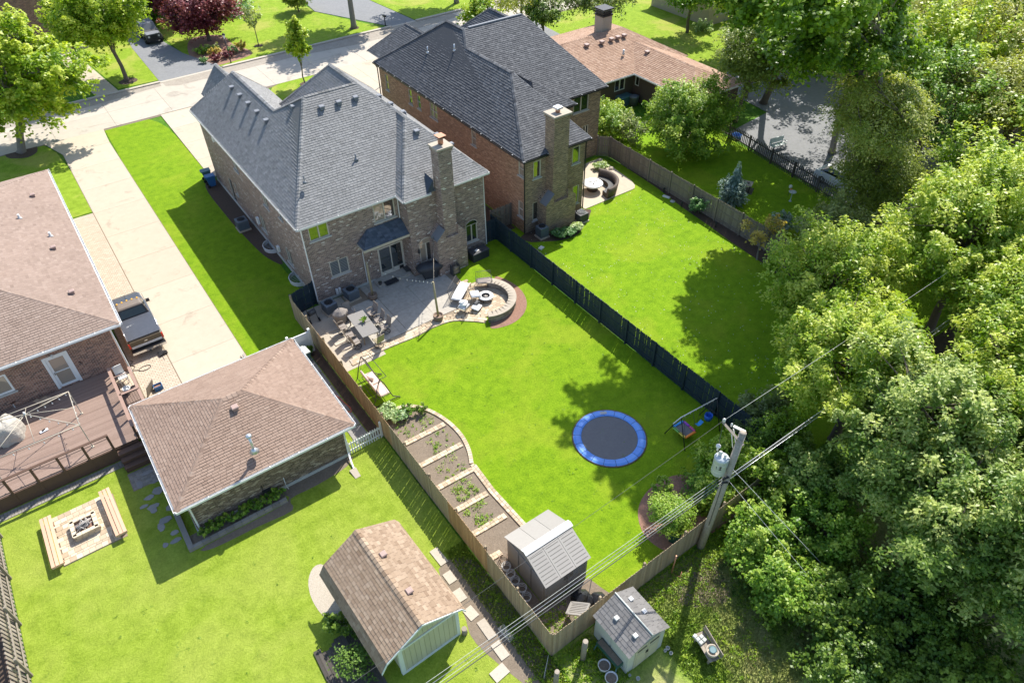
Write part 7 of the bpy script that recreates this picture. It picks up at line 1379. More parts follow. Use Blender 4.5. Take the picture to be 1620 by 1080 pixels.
# ------------------------------------------------------------------ children's swing set
t = thing('swing_set', 'black A-frame swing set with rainbow mat swing and blue seats by the navy fence', 'swing set', (23, 15.3, 0)); ax, bx_, ay, by = 21.35, 23.85, 15.45, 15.3; tz_ = 1.9
b = MB(); b.tube([(ax-.5, ay+.05, tz_-.22), (ax, ay, tz_), (bx_, by, tz_)], .03, 7); obj('crossbar', b, 'zinc', t)
for x_, y_ in ((ax, ay), (bx_, by)):
    for s in (-1, 1): b = MB(); b.cyl((x_, y_, tz_), (x_-.1, y_+s*.75, 0), .028, .028, 7); obj('leg', b, 'black', t)
    b = MB(); b.cyl((x_-.05, y_-.4, .9), (x_-.05, y_+.4, .9), .02, .02, 6); obj('brace', b, 'black', t)
b = MB(); cs_ = [(21.15, 15.82), (22.2, 15.78), (22.2, 14.95), (21.15, 15.0)]
mtz = .42; ctr = (21.98, 15.55); mw_, ml_ = .88, 1.06; q = Matrix.Rotation(.35, 3, 'Z'); q = Matrix.Rotation(-.02, 3, 'Z')
PW = lambda u, v, z=mtz: tuple(Vector((ctr[0], ctr[1], z))+q @ Vector((u, v, 0)))
b.obox(PW(0, 0, .41), (.62, .82, .02), -.02, .4); sm_ = obj('swing_mat', b, 'tramp_mat', t)
for (u, v, sx, sy, m) in ((-.0, .46, .72, .13, 'skyblue'), (.37, .22, .13, .42, 'purple'), (.37, -.22, .13, .42, 'magenta'), (0, -.46, .76, .14, 'orange'), (-.37, -.22, .13, .42, 'yellow'), (-.37, .22, .13, .42, 'green_pad')):
    g = MB(); g.rbox(PW(u, v, .43), (sx, sy, .1), -.02, tone=.5); obj('edge_pad', g, m, sm_)
b = MB()
for u, v, x_ in ((-.37, .46, 21.5), (.37, .46, 22.2), (-.37, -.46, 21.5), (.37, -.46, 22.2)): b.tube([PW(u, v), (x_, 15.42, tz_)], .01, 5)
for x_ in (22.75, 23.1): b.tube([(x_, 15.38, tz_), (x_, 15.38, .5)], .008, 4)
for x_ in (23.4, 23.7): b.tube([(x_, 15.32, tz_), (x_, 15.32, .75)], .008, 4)
obj('rope', b, 'charcoal', t, kind='stuff')
b = MB(); pts = [(22.68+.48*i/8, .5-.14*math.sin(math.pi*i/8)) for i in range(9)]
b._add([(x, y, z) for x, z in pts for y in (15.28, 15.50)], [(2*i, 2*i+2, 2*i+3, 2*i+1) for i in range(8)], .6, 0, True); obj('belt_seat', b, 'skyblue', t)
b = MB(); b.lathe(23.55, 15.32, [(.06, .38), (.2, .42), (.23, .6), (.22, .78), (.2, .78), (.19, .6), (.05, .44)], 14, .5, caps=False); obj('bucket_seat', b, 'blue', t)
b = MB()
for i in range(6): x_ = 21.6+i*.4; b.cyl((x_, 15.42-.02*i, tz_), (x_, 15.42-.02*i, tz_-.12), .02, .02, 6)
obj('hanger', b, 'zinc', t, kind='stuff')
# ------------------------------------------------------------------ utility pole with transformer and lines
U = thing('utility_pole', 'weathered timber utility pole with transformer and crossarm beside the trees', 'utility pole', (17.72, 10.2, 0)); PT = (18.0, 10.02, 8.1)
b = MB(); b.tube([(17.7, 10.2, 0), (17.85, 10.11, 4), PT], [.185, .165, .14], 16, .5); obj('pole', b, 'pole_wood', U); b = MB(); b.lathe(PT[0], PT[1], [(.135, 8.10), (.145, 8.12), (.001, 8.14)], 16, .9); obj('pole_top', b, 'old_wood', U)
b = MB(); mt = Matrix(((0, 0, 0), (0, 0, 0), (0, 0, 0))); A_ = Vector((17.92, 10.95, 7.95)); B_ = Vector((17.78, 9.72, 7.8)); b.tube([A_, B_], .065, 4, .8, sm=False); obj('crossarm', b, 'old_wood', U)
b = MB(); b.tube([(17.92, 10.5, 7.88), (17.9, 10.2, 7.1)], .022, 5); b.tube([(18.05, 10.5, 7.88), (17.95, 10.15, 7.35)], .022, 5); obj('arm_brace', b, 'zinc', U)
b = MB(); b.obox((18.12, 10.28, 8.02), (.1, .5, .06), .3, .9); obj('bracket', b, 'zinc', U)
def insulator(x, y, z, r=.07): g = MB(); g.lathe(x, y, [(r*.4, z), (r, z+.04), (r*.55, z+.09), (r, z+.13), (r*.5, z+.19), (.01, z+.2)], 12); obj('insulator', g, 'resin_white', U)
insulator(17.92, 10.92, 8.0); insulator(18.05, 10.62, 7.9, .05)
TX, TY, TZ0, TZ1 = 17.45, 10.28, 5.75, 6.72
b = MB(); b.lathe(TX, TY, [(.01, TZ0-.02), (.26, TZ0), (.285, TZ0+.05), (.285, TZ1-.1), (.30, TZ1-.08), (.30, TZ1), (.24, TZ1+.07), (.01, TZ1+.10)], 24, .6); b.obox((TX+.3, TY-.06, (TZ0+TZ1)/2), (.25, .2, .5), -.1, .3); obj('transformer', b, 'xfmr', U)
b = MB()
for z in (TZ1-.3, TZ0+.25): b.lathe(TX, TY, [(.286, z), (.292, z+.02), (.286, z+.04)], 24, .2, caps=False)
obj('transformer_band', b, 'zinc', U, kind='stuff')
insulator(TX-.02, TY+.1, TZ1+.12, .09); insulator(TX+.05, TY-.1, TZ1+.05, .06)
b = MB(); b.lathe(TX-.02, TY+.28, [(.08, TZ1+.4), (.1, TZ1+.43), (.1, TZ1+.5), (.07, TZ1+.53), (.03, TZ1+.53)], 14); b.cyl((TX-.02, TY+.28, TZ1+.2), (TX-.02, TY+.28, TZ1+.42), .04, .04, 8); obj('surge_arrester', b, 'resin_white', U)
b = MB()
for dz_ in (-.1, .05): b.obox((TX-.22, TY-.2, (TZ0+TZ1)/2+.15+dz_), (.1, .012, .035), -.7, .1)
b.obox((TX-.22, TY-.2, (TZ0+TZ1)/2+.15), (.03, .014, .16), -.7, .1); obj('stencil_mark', b, 'black', U, kind='stuff')
b = MB(); b.tube(sag((17.92, 10.92, 8.1), (TX, TY+.28, TZ1+.5), .35), .012, 5); b.tube(sag((TX-.28, TY-.05, 6.4), (17.4, 10.0, 5.0), .4), .014, 5); b.tube([(17.62, 10.02, 5.6), (17.55, 9.98, 4.5), (17.5, 10.0, 2.2)], .02, 5); obj('lead_wire', b, 'charcoal', U, kind='stuff')
b = MB(); b.tube([(17.55, 10.02, 5.45), (17.68, 9.92, 5.6), (17.9, 9.98, 5.4)], .05, 6); b.tube([(17.5, 10.1, 5.2), (17.8, 9.9, 5.2)], .04, 6); obj('cable_bracket', b, 'black', U)
def line(label, pts, r, m='black', n=24, name='overhead_wire'):
    b = MB(); o0 = pts[0][0]
    for p, q, s in pts: b.tube(sag(p, q, s, n), r, 6)
    o = obj(name, b, m, loc=o0); o['label'] = label; o['category'] = 'wire'; return o
line('single thin wire running from the crossarm across the lawn to the lower left', [((-30, 9.6, 7.9), (17.92, 10.92, 8.1), .35)], .007, 'charcoal')
line('single thin wire running from the crossarm up into the trees on the right', [((17.92, 10.92, 8.1), (62, 12.0, 8.2), .5)], .008, 'cap_grey')
for k_, (dy, dz_, r_, m_) in enumerate(((.12, .28, .009, 'cap_grey'), (.05, .12, .014, 'vent_grey'), (-.02, -.02, .010, 'cap_grey'), (-.08, -.16, .018, 'charcoal'))):
    line(['uppermost pale cable of the bundle crossing below the sheds to the pole', 'second dark cable of the bundle crossing below the sheds', 'third grey cable of the bundle crossing below the sheds', 'lowest and thickest dark cable of the bundle crossing below the sheds'][k_], [((-30, 10.2+dy*2, 5.3+dz_), (17.75, 10.05+dy, 5.3+dz_*.6), .55)], r_, m_)
for k_, (dz_, m_) in enumerate(((.15, 'zinc'), (.0, 'charcoal'), (-.16, 'steel'))):
    line(['upper cable leaving the pole into the big trees on the right', 'middle cable leaving the pole into the big trees on the right', 'lower cable leaving the pole into the big trees on the right'][k_], [((17.9, 10.0, 5.3+dz_), (62, 10.6, 5.6+dz_*2), .35)], .012, m_)
line('guy wire slanting from the pole down to the lower right thicket', [((17.9, 9.95, 6.0), (21.3, 4.5, 0), 0)], .01, 'zinc'); line('second thinner guy wire slanting from the pole into the thicket', [((17.9, 9.95, 5.2), (20.0, 3.5, 0), 0)], .008, 'zinc')
# ------------------------------------------------------------------ things around the back fence
t = thing('lawn_chair', 'pale grey slatted resin chair tipped over beside the back fence', 'chair', (10.8, 10.9, 0)); q = Matrix.Rotation(.5, 3, 'Z') @ Matrix.Rotation(-.55, 3, 'X'); c0 = Vector((10.75, 10.95, .75))
for i in range(7): b = MB(); b.obox(tuple(c0+q @ Vector((-.24+i*.08, -.1, 0))), (.055, .85, .03), 0, rnd(), mtx=q); obj('slat', b, 'plastic_roof', t)
b = MB()
for s in (-1, 1): b.obox(tuple(c0+q @ Vector((s*.29, -.1, 0))), (.06, .95, .05), 0, .7, mtx=q)
b.obox(tuple(c0+q @ Vector((0, .36, 0))), (.6, .12, .05), 0, .8, mtx=q); b.obox(tuple(c0+q @ Vector((0, -.56, 0))), (.6, .08, .05), 0, .8, mtx=q); obj('frame', b, 'plastic_roof', t)
for s in (-1, 1):
    for k_ in (.3, -.4): b = MB(); v = c0+q @ Vector((s*.27, k_, 0)); b.cyl(tuple(v), (v.x+s*.08, v.y+.05, .02), .025, .025, 6); obj('leg', b, 'plastic_roof', t)
def bag(label, x, y, s):
    b = MB(); vs = []; nn = 14; rs = [(.5, 0), (.95, .12), (1.0, .35), (.75, .62), (.35, .78), (.08, .86)]
    for j, (r_, z) in enumerate(rs):
        for i in range(nn): a = 6.283*i/nn; q_ = 1+.14*math.sin(3*a+j)+.1*math.sin(7*a+j*2.3); vs.append((x+s*.42*r_*q_*math.cos(a), y+s*.38*r_*q_*math.sin(a), s*z*.62))
    b._add(vs, [(j*nn+i, j*nn+(i+1) % nn, (j+1)*nn+(i+1) % nn, (j+1)*nn+i) for j in range(5) for i in range(nn)], .5, 0, False); o = obj('refuse_sack', b, 'black_plastic', loc=(x, y, 0)); o['label'] = label; o['category'] = 'sack'
bag('black refuse sack behind the tipped resin chair, nearest the grey shed', 11.45, 11.45, 1.0); bag('black refuse sack against the back fence beside the resin chair', 12.0, 10.95, .9); bag('small black refuse sack between two larger ones by the back fence', 11.75, 11.1, .7)
t = thing('shovel', 'thin black-handled shovel lying across the refuse sacks', 'shovel', (11.5, 11.0, .5)); b = MB(); b.cyl((11.1, 10.7, .6), (12.15, 11.6, .75), .018, .018, 6); obj('handle', b, 'black', t); b = MB(); b.obox((11.0, 10.62, .58), (.3, .22, .02), .7); obj('blade', b, 'charcoal', t)
sheet('shed_yard', [(9.0, 10.3), (12.9, 10.35), (12.6, 11.2), (12.4, 12.05), (9.95, 12.1), (9.9, 14.9), (9.0, 14.9)], .009, 'dirt')
for k_, (px, py) in enumerate(((801, 899), (808, 911), (815, 921), (826, 933), (833, 947), (797, 885))):
    p = at(px, py); b = MB()
    for j in range(3): b.tube([(p.x+(.17+.02*j)*math.cos(6.283*i/14), p.y+(.17+.02*j)*math.sin(6.283*i/14), .06+.1*j) for i in range(15)], .012, 5)
    for i in range(4): a = i*1.57; b.tube([(p.x+.18*math.cos(a), p.y+.18*math.sin(a), .02), (p.x+.21*math.cos(a), p.y+.21*math.sin(a), .3)], .01, 4)
    o = obj('tomato_cage', b, 'zinc' if k_ != 5 else 'terracotta', loc=tuple(p)); o['category'] = 'wire cage'; o['group'] = 'wire plant cages beside the grey shed'; o['label'] = 'small coil of wire plant cage in the row between fence and grey shed' if k_ != 5 else 'rusty red wire plant cage at the far end of the row beside the grey shed'
    if k_ == 5: del o['group']
def tpost(label, x, y, h, r=.13): b = MB(); b.tube([(x, y, 0), (x+.02, y+.02, h*.5), (x+.03, y, h)], [r, r*.92, r*.85], 12, .6); b.lathe(x+.03, y, [(r*.8, h), (.001, h+.01)], 12, 1.0); o = obj('cut_post', b, 'old_wood', loc=(x, y, 0)); o['label'] = label; o['category'] = 'post'
tpost('cut tree post standing just left of the small pale shed', 9.85, 9.35, 1.55); tpost('shorter cut post at the bottom edge, left of the other cut post', 8.25, 9.15, 1.3, .12)
t = thing('planter_trough', 'long dark green planter on legs along the wall of the small pale shed', 'planter', (10.7, 8.75, 0)); b = MB(); b.obox((10.68, 8.7, .62), (.32, 1.3, .2), .03); obj('trough', b, 'dark_green', t); b = MB(); b.obox((10.68, 8.7, .725), (.26, 1.22, .02), .03); obj('soil', b, 'dirt', t)
for a, c in ((-.14, -.6), (.14, -.6), (-.14, .6), (.14, .6)): b = MB(); b.cyl((10.68+a, 8.7+c, .55), (10.68+a*1.8, 8.7+c*1.12, 0), .025, .025, 6); obj('leg', b, 'bin_teal', t)
for k_, (x, y, lb) in enumerate(((10.3, 8.55, 'white-rimmed round tub of soil below the green planter trough'), (10.2, 8.0, 'second white-rimmed tub at the bottom edge, nearer the camera'))):
    t = thing('planting_tub', lb, 'tub', (x, y, 0)); b = MB(); b.lathe(x, y, [(.2, 0), (.24, .3), (.27, .32), (.25, .34), (.22, .26)], 18, .8, caps=False); obj('tub', b, 'resin_white', t); b = MB(); b.lathe(x, y, [(.001, .26), (.22, .26)], 16); obj('soil', b, 'dirt', t)
for k_, (px, py, r_) in enumerate(((1056, 1026, .09), (1061, 1034, .08), (1052, 1030, .07), (1009, 1074, .09), (996, 1069, .06))):
    p = at(px, py); b = MB(); b.lathe(p.x, p.y, [(r_*.7, 0), (r_, .12), (r_*.8, .12), (r_*.7, .05)], 10); o = obj('flower_pot', b, 'cap_grey', loc=tuple(p)); o['category'] = 'pot'; o['label'] = ['small pale pot beside the shed doors, middle of three', 'small pale pot beside the shed doors, lowest of three', 'small pale pot beside the shed doors, closest to the wall', 'small pale pot just below the shed corner, right of its neighbour', 'tiny pale pot just below the shed corner, left of its neighbour'][k_]
t = thing('wooden_bench', 'old grey wooden bench with a tub on it on the grass at bottom right', 'bench', (14.45, 6.65, 0)); rz = -.25; mt = Matrix.Rotation(rz, 3, 'Z')
for i in range(3): v = mt @ Vector((-.16+i*.16, 0, 0)); b = MB(); b.obox((14.2+v.x, 6.62+v.y, .42), (.15, 1.25, .04), rz, rnd()); obj('seat_board', b, 'old_wood', t)
for i in range(2): v = mt @ Vector((.27+.03*i, 0, 0)); b = MB(); b.obox((14.2+v.x, 6.62+v.y, .55+i*.17), (.03, 1.35, .14), rz, rnd()); obj('back_board', b, 'old_wood', t)
for a, c in ((-.18, -.5), (.2, -.5), (-.18, .5), (.2, .5)): v = mt @ Vector((a, c, 0)); b = MB(); b.obox((14.2+v.x, 6.62+v.y, .2), (.07, .07, .4), rz); obj('leg', b, 'old_wood', t)
t = thing('barrel_planter', 'round pale tub with green rim standing on the old wooden bench', 'tub', (14.15, 6.35, .44)); b = MB(); b.lathe(14.15, 6.3, [(.2, .44), (.26, .62), (.27, .72), (.22, .73), (.2, .62)], 18, .7); obj('tub', b, 'cap_stone', t); b = MB(); b.lathe(14.15, 6.3, [(.1, .74), (.16, .76), (.12, .72), (.001, .6)], 14); obj('inner_pot', b, 'bin_teal', t)
t = thing('stone_blocks', 'grey broken blocks piled on the far end of the old wooden bench', 'blocks', (14.2, 6.95, .44))
for i in range(5): b = MB(); b.obox((14.1+(i % 2)*.2, 6.85+(i//2)*.17, .5), (.17, .15, .1), ru(-.2, .2), rnd(), bev=.02); obj('block', b, 'cap_grey', t)
t = thing('garden_bin', 'dark green wheeled bin standing under the round topiary by the back fence', 'bin', (17.05, 11.3, 0)); b = MB(); b.obox((17.0, 11.15, .5), (.5, .5, 1.0), .4, .4); obj('body', b, 'dark_green', t); b = MB(); b.obox((17.0, 11.15, 1.02), (.56, .56, .05), .4, .7, bev=.015); obj('lid', b, 'dark_green', t)
b = MB(); b.tube([(15.6, 10.0, 0), (15.62, 9.99, 1.5)], .03, 6); b.tube([(15.62, 9.9, .05), (15.75, 9.6, .12), (15.9, 9.7, .3)], .015, 5); o = obj('steel_stake', b, 'copper', loc=(15.6, 10, 0)); o['label'] = 'rusty steel stake leaning on the outside of the back fence'; o['category'] = 'stake'
t = thing('wire_roll', 'crushed roll of pale chicken wire lying at the fence corner', 'wire roll', (8.3, 9.9, 0)); b = MB()
for i in range(16): b.tube([(8.0+.035*i, 9.55+.03*i, .03), (7.95+.035*i+.06, 9.62+.03*i, .22), (8.05+.035*i+.1, 9.75+.03*i, .28), (8.15+.035*i+.12, 9.85+.03*i, .05)], .006, 4)
obj('wire', b, 'zinc', t, kind='stuff')
for k_, (px, py, lb) in enumerate(((1054, 312, 'white rectangular slab lying in the dark bed by the long grey fence'), (856, 393, 'flat white stone at the foot of the navy fence'), (1064, 319, 'round grey inspection cover in the dark bed'))):
    p = at(px, py); b = MB()
    if k_ == 2: b.lathe(p.x, p.y, [(.2, .01), (.2, .05), (.001, .06)], 14)
    else: b.obox((p.x, p.y, .05), (.22 if k_ == 0 else .4, .6 if k_ == 0 else .3, .1), .3, .7, bev=.02)
    o = obj('garden_stone', b, 'resin_white' if k_ < 2 else 'cap_grey', loc=tuple(p)); o['label'] = lb; o['category'] = 'stone'
for k_, (px, py) in enumerate(((953, 259), (960, 264), (951, 267), (967, 268), (946, 262), (958, 272), (949, 255))):
    p = at(px, py); b = MB(); b.lathe(p.x, p.y, [(.18, -.02), (.22, .1), (.12, .2), (.001, .22)], 7, rnd(), sx=ru(.8, 1.4), sm=False); o = obj('border_rock', b, 'cap_stone', loc=tuple(p)); o['category'] = 'rock'; o['label'] = 'pale rock in the bed between patio and grey fence corner'; o['group'] = 'pale rocks by the grey fence corner'
for k_, (px, py) in enumerate(((1050, 305), (1078, 327), (1132, 359))):
    p = at(px, py); b = MB(); b.cyl((p.x, p.y, 0), (p.x, p.y, .35), .05, .05, 8); b.lathe(p.x, p.y, [(.09, .33), (.1, .4), (.02, .46)], 8); o = obj('path_light', b, 'black', loc=tuple(p)); o['category'] = 'garden light'; o['label'] = 'small black garden light in the dark bed along the grey fence'; o['group'] = 'garden lights in the dark bed'
# objects behind the ranch corner
p = at(989, 152); t = thing('folded_pool', 'upright blue round pool leaning in the dark corner of the brown house', 'pool', tuple(p)); b = MB(); b.cyl((p.x-.1, p.y+.2, .8), (p.x+.1, p.y+.35, .85), .75, .75, 20); obj('disc', b, 'blue', t)
p = at(986, 165); t = thing('covered_box', 'grey-green covered box in the corner of the brown ranch house', 'box', tuple(p)); b = MB(); b.obox((p.x, p.y, .45), (1.6, .9, .9), 0, .5, bev=.08); obj('cover', b, 'bin_teal', t)
p = at(1002, 166); t = thing('storage_drum', 'grey plastic drum right of the covered box by the brown ranch house', 'drum', tuple(p)); b = MB(); b.lathe(p.x, p.y, [(.4, 0), (.46, .8), (.48, .86), (.3, .95), (.001, .97)], 16); obj('drum', b, 'ac_grey', t)
# ------------------------------------------------------------------ vegetation
def foliage(name, rs, cen, crad, per, L, W, m, t0, up_=.8, droop=.28, thick=.2, spread=.19, cdir=None, parent=None, jit=.7, spray=False):
    k = len(cen); n = k*per; idx = np.repeat(np.arange(k), per); c = cen[idx]; cr = crad[idx]
    a = rs.uniform(0, 2*np.pi, n); r = np.sqrt(rs.uniform(0, 1, n)); edge_ = 1+.22*np.sin(a*3+idx*1.7)+.14*np.sin(a*5+idx)
    rr = r*cr*edge_; out = np.stack([np.cos(a), np.sin(a)], 1)
    p = c+np.stack([out[:, 0]*rr, out[:, 1]*rr, rs.normal(0, thick, n)*cr-droop*r*r*cr], 1)
    if spray:   # plume-like sprays that point outwards and up, youngest leaves at the tips
        ax = cdir*.9+np.array([0, 0, .55])+rs.normal(0, .38, (k, 3)); ax /= np.linalg.norm(ax, axis=1)[:, None]; u = rs.uniform(-.45, 1.0, n)**1; lat = rs.normal(0, 1, (n, 3)); A_ = ax[idx]; lat -= A_*np.sum(lat*A_, 1)[:, None]*.8
        p = c+A_*(u*cr*1.35)[:, None]+lat*(cr*.34*(1.05-.55*np.clip(u, 0, 1)))[:, None]; p[:, 2] -= .12*cr*np.sum(lat*lat, 1)*.5; out = lat[:, :2]/np.maximum(.4, np.linalg.norm(lat[:, :2], axis=1))[:, None]; r = np.clip(u, 0, 1)
    nx = rs.normal(0, jit*.6, (n, 3)); nx[:, 2] += up_; nx[:, :2] += out*.28*r[:, None]
    if cdir is not None: nx += cdir[idx]*.35
    nx /= np.linalg.norm(nx, axis=1)[:, None]
    t = rs.normal(0, .55, (n, 3)); t[:, :2] += out*.85; t[:, 2] -= .25; t -= nx*np.sum(t*nx, 1)[:, None]; t /= np.linalg.norm(t, axis=1)[:, None]; s = np.cross(nx, t)
    l = (L*rs.uniform(.65, 1.25, n))[:, None]; w = l*W; fold = nx*l*.12
    V = np.stack([p-t*l*.5, p+s*w+fold, p+t*l*.62, p-s*w+fold], 1).reshape(-1, 3)
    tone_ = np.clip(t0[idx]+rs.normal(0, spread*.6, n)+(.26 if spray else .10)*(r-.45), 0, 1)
    og_ = np.array(org(parent)) if parent is not None else np.zeros(3)
    me = arrays_mesh(name, V-og_, np.arange(n*4).reshape(-1, 4), tone_); me.materials.append(M[m]); return me
TREES = 0
def tree(label, x, y, h, cc, rad, m, clumps=150, per=90, L=.2, W=.36, tr=.22, bark='bark', kind='maple_tree', cat='tree', cr=(.55, 1.05), tone0=.5, tvar=.17, seed=None, inner=.35, flat=.6, limbs=8, group=None, droop=.28, lean=(0, 0), twigs=70, top=None, thick=.2):
    """cc = crown centre (offset from the base), rad = crown radii"""
    global TREES
    TREES += 1; rs = np.random.RandomState(seed if seed is not None else TREES*13+5); random.seed(TREES*7+1)
    t = thing(kind, label, cat, (x, y, 0), group); C0 = np.array([x+cc[0], y+cc[1], cc[2]]); Rd = np.array(rad)
    d = rs.normal(0, 1, (clumps, 3)); d /= np.linalg.norm(d, axis=1)[:, None]
    lob = rs.normal(0, 1, (13, 3)); lob /= np.linalg.norm(lob, axis=1)[:, None]; amp = rs.uniform(.25, .62, 13); f = .62+np.max(np.clip(d @ lob.T, 0, 1)**9*amp, axis=1)
    r = (inner+(1-inner)*rs.uniform(0, 1, clumps)**.45)*f; P_ = d*r[:, None]; P_[:, 2] = np.where(P_[:, 2] < 0, P_[:, 2]*flat, P_[:, 2])
    cen = C0+P_*Rd; cen[:, 2] = np.maximum(cen[:, 2], .4)
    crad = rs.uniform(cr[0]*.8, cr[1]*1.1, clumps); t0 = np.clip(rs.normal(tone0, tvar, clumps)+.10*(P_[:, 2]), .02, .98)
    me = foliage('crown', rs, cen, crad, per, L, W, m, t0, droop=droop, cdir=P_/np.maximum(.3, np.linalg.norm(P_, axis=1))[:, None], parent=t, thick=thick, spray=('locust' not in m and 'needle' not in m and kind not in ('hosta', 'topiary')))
    b = MB()
    if tr > 0:
        base = Vector((x, y, -.05)); fork = Vector((x+(C0[0]-x)*.45+lean[0], y+(C0[1]-y)*.45+lean[1], max(h*.22, (C0[2]-Rd[2]*flat)*.85))); topp = Vector((C0[0], C0[1], C0[2]+Rd[2]*.45))
        b.tube([base, base.lerp(fork, .08)+Vector((0, 0, 0)), base.lerp(fork, .5)+Vector((ru(-.1, .1), ru(-.1, .1), 0)), fork, fork.lerp(topp, .5)+Vector((ru(-.3, .3), ru(-.3, .3), 0)), topp], [tr*1.45, tr*1.1, tr*.95, tr*.85, tr*.45, tr*.12], 10)
        nodes = [fork.lerp(topp, q) for q in (.15, .4, .7)]
        order = rs.permutation(clumps); lim = []
        for i in range(limbs):
            e = Vector(cen[order[i]]); s = fork.lerp(topp, ru(0, .5)); s = s if ru(0, 1) > .35 else base.lerp(fork, ru(.82, 1)); mid = s.lerp(e, .5)+Vector((ru(-.25, .25), ru(-.25, .25), ru(.05, .35)*(e-s).length*.3)); q1 = s.lerp(mid, .55)+Vector((0, 0, .1)); r0 = tr*ru(.38, .58)
            b.tube([s, q1, mid, mid.lerp(e, .6), e], [r0, r0*.8, r0*.6, r0*.35, r0*.15], 7); lim += [q1, mid, mid.lerp(e, .6)]; nodes += [q1, mid]
        for i in range(limbs, min(clumps, limbs+twigs)):
            e = Vector(cen[order[i]]); s = min(lim+nodes[:3], key=lambda v: (v-e).length); mid = s.lerp(e, .5)+Vector((ru(-.15, .15), ru(-.15, .15), ru(0, .2))); r0 = tr*.14+.008
            b.tube([s, mid, e+Vector((ru(-.2, .2), ru(-.2, .2), ru(0, .35)))], [r0, r0*.7, r0*.3], 5)
        obj('trunk', b, bark, t)
    o = bpy.data.objects.new('crown', me); C.objects.link(o); o.parent = t; ORG[o.name] = org(t)
    return t
def shrub(label, x, y, r, h, m, clumps=26, per=70, L=.12, W=.4, kind='garden_shrub', cat='shrub', tone0=.5, group=None, sq=1.0, z0=0.0, tvar=.16, bark='bark', sy=None, inner=.3):
    return tree(label, x, y, h, (0, 0, z0+h*.52), (r, sy or r, h*.5), m, clumps, per, L, W, .035, bark, kind, cat, (r*.25, r*.42), tone0, tvar, None, inner, .9, 4, group, .2, twigs=8)
# -- street trees
tree('tall sunlit maple at the left edge, its trunk at the end of the driveway strip', -1.75, 73.0, 12, (2.2, .5, 6.5), (5.8, 5.3, 5.2), 'leaf_bright', 240, 120, .30, .4, .32, 'bark_grey', cr=(.6, 1.2), tone0=.74, inner=.3, flat=.9, limbs=12, twigs=110)
tree('round green maple on the corner lawn across the street beside the asphalt drive', 9.9, 83.8, 9, (-.5, 1.2, 6.3), (5.4, 4.6, 3.9), 'leaf_bright', 240, 110, .27, .4, .2, 'bark', cr=(.6, 1.15), tone0=.66, inner=.3, flat=.7, limbs=9)
tree('small ornamental tree by the walk in front of the pink-red brick house', 6.9, 89.6, 5, (-.2, .6, 3.6), (1.9, 1.7, 1.7), 'leaf_maple', 50, 80, .24, .4, .09, cr=(.5, .8), kind='ornamental_tree')
tree('dark red-leaved tree beside the asphalt drive across the street', 20.6, 90.0, 6, (0, .6, 3.5), (4.1, 3.2, 2.9), 'leaf_red', 190, 90, .26, .4, .22, cr=(.6, 1.1), kind='red_maple_tree', tone0=.5, flat=.9, limbs=10)
tree('second red-leaved tree further back behind the first one', 18.6, 97.5, 6, (0, .5, 3.8), (2.6, 2.4, 2.2), 'leaf_red', 70, 70, .3, .4, .14, cr=(.6, 1.0), kind='red_maple_tree', tone0=.4)
tree('slender young upright tree with bright leaves on the small front lawn', 24.5, 71.7, 6.6, (0, 0, 4.4), (1.0, 1.0, 2.5), 'leaf_bright', 90, 70, .2, .4, .07, cr=(.3, .5), kind='young_tree', tone0=.75, flat=1.0, limbs=6, twigs=40)
tree('thin staked sapling with sparse leaves on the lawn across the street', 24.6, 85.0, 4.4, (0, 0, 3.3), (.9, .9, 1.2), 'leaf_olive', 22, 34, .2, .4, .05, cr=(.3, .5), kind='sapling', flat=1, limbs=5, tone0=.7)
tree('round shrub-like tree on the lawn across the street above the sapling', 33.0, 93.2, 4, (0, 0, 2.0), (2.2, 1.9, 1.8), 'leaf_locust', 60, 70, .26, .4, .1, cr=(.5, .8), kind='ornamental_tree', flat=1)
tree('small tree near the top edge left of the round shrub-like tree', 29.2, 101.5, 6, (0, 0, 3.4), (2.1, 2, 1.8), 'leaf_maple', 60, 70, .3, .4, .12, cr=(.5, .9), kind='ornamental_tree')
tree('big street tree whose bare trunk stands beside the shaded asphalt drive', 35.9, 83.6, 14, (.6, .8, 9.8), (6.6, 5.6, 4.4), 'leaf_maple', 240, 90, .34, .4, .3, 'bark_grey', cr=(.8, 1.3), inner=.35, flat=.55, limbs=10, tone0=.35)
tree('street tree with trunk in the strip of lawn between two shaded drives', 50.5, 83.8, 13, (0, 1.5, 9.6), (5.6, 5, 4.0), 'leaf_maple', 170, 80, .36, .4, .28, 'bark_grey', cr=(.8, 1.3), flat=.5, tone0=.4)
tree('bright leafy young tree just behind the dark-roofed house', 42.8, 66.5, 6.5, (0, 0, 4.2), (2.0, 1.8, 2.6), 'leaf_bright', 75, 70, .24, .4, .09, cr=(.45, .8), kind='young_tree', tone0=.6, flat=1)
tree('airy yellow-green tree behind the right gable of the dark-roofed house', 50.0, 69.0, 7.5, (0, 0, 4.9), (5.2, 3.8, 2.7), 'leaf_locust', 120, 50, .24, .3, .14, cr=(.6, 1.1), kind='locust_tree', tone0=.9, flat=.8)
tree('olive-leaved spreading tree beside the tan ranch roof chimney, leftmost', 49.5, 64.2, 6.5, (0, 0, 4.2), (2.5, 2.2, 2.3), 'leaf_dark', 70, 75, .24, .3, .13, cr=(.5, .9), kind='ornamental_tree', tone0=.75)
tree('broad grey-green tree behind the tan ranch chimney', 57.5, 64.5, 8.5, (0, 0, 5.0), (5.6, 4.6, 3.6), 'leaf_olive', 190, 80, .24, .3, .2, cr=(.6, 1.1), kind='olive_tree', tone0=.55, limbs=12)
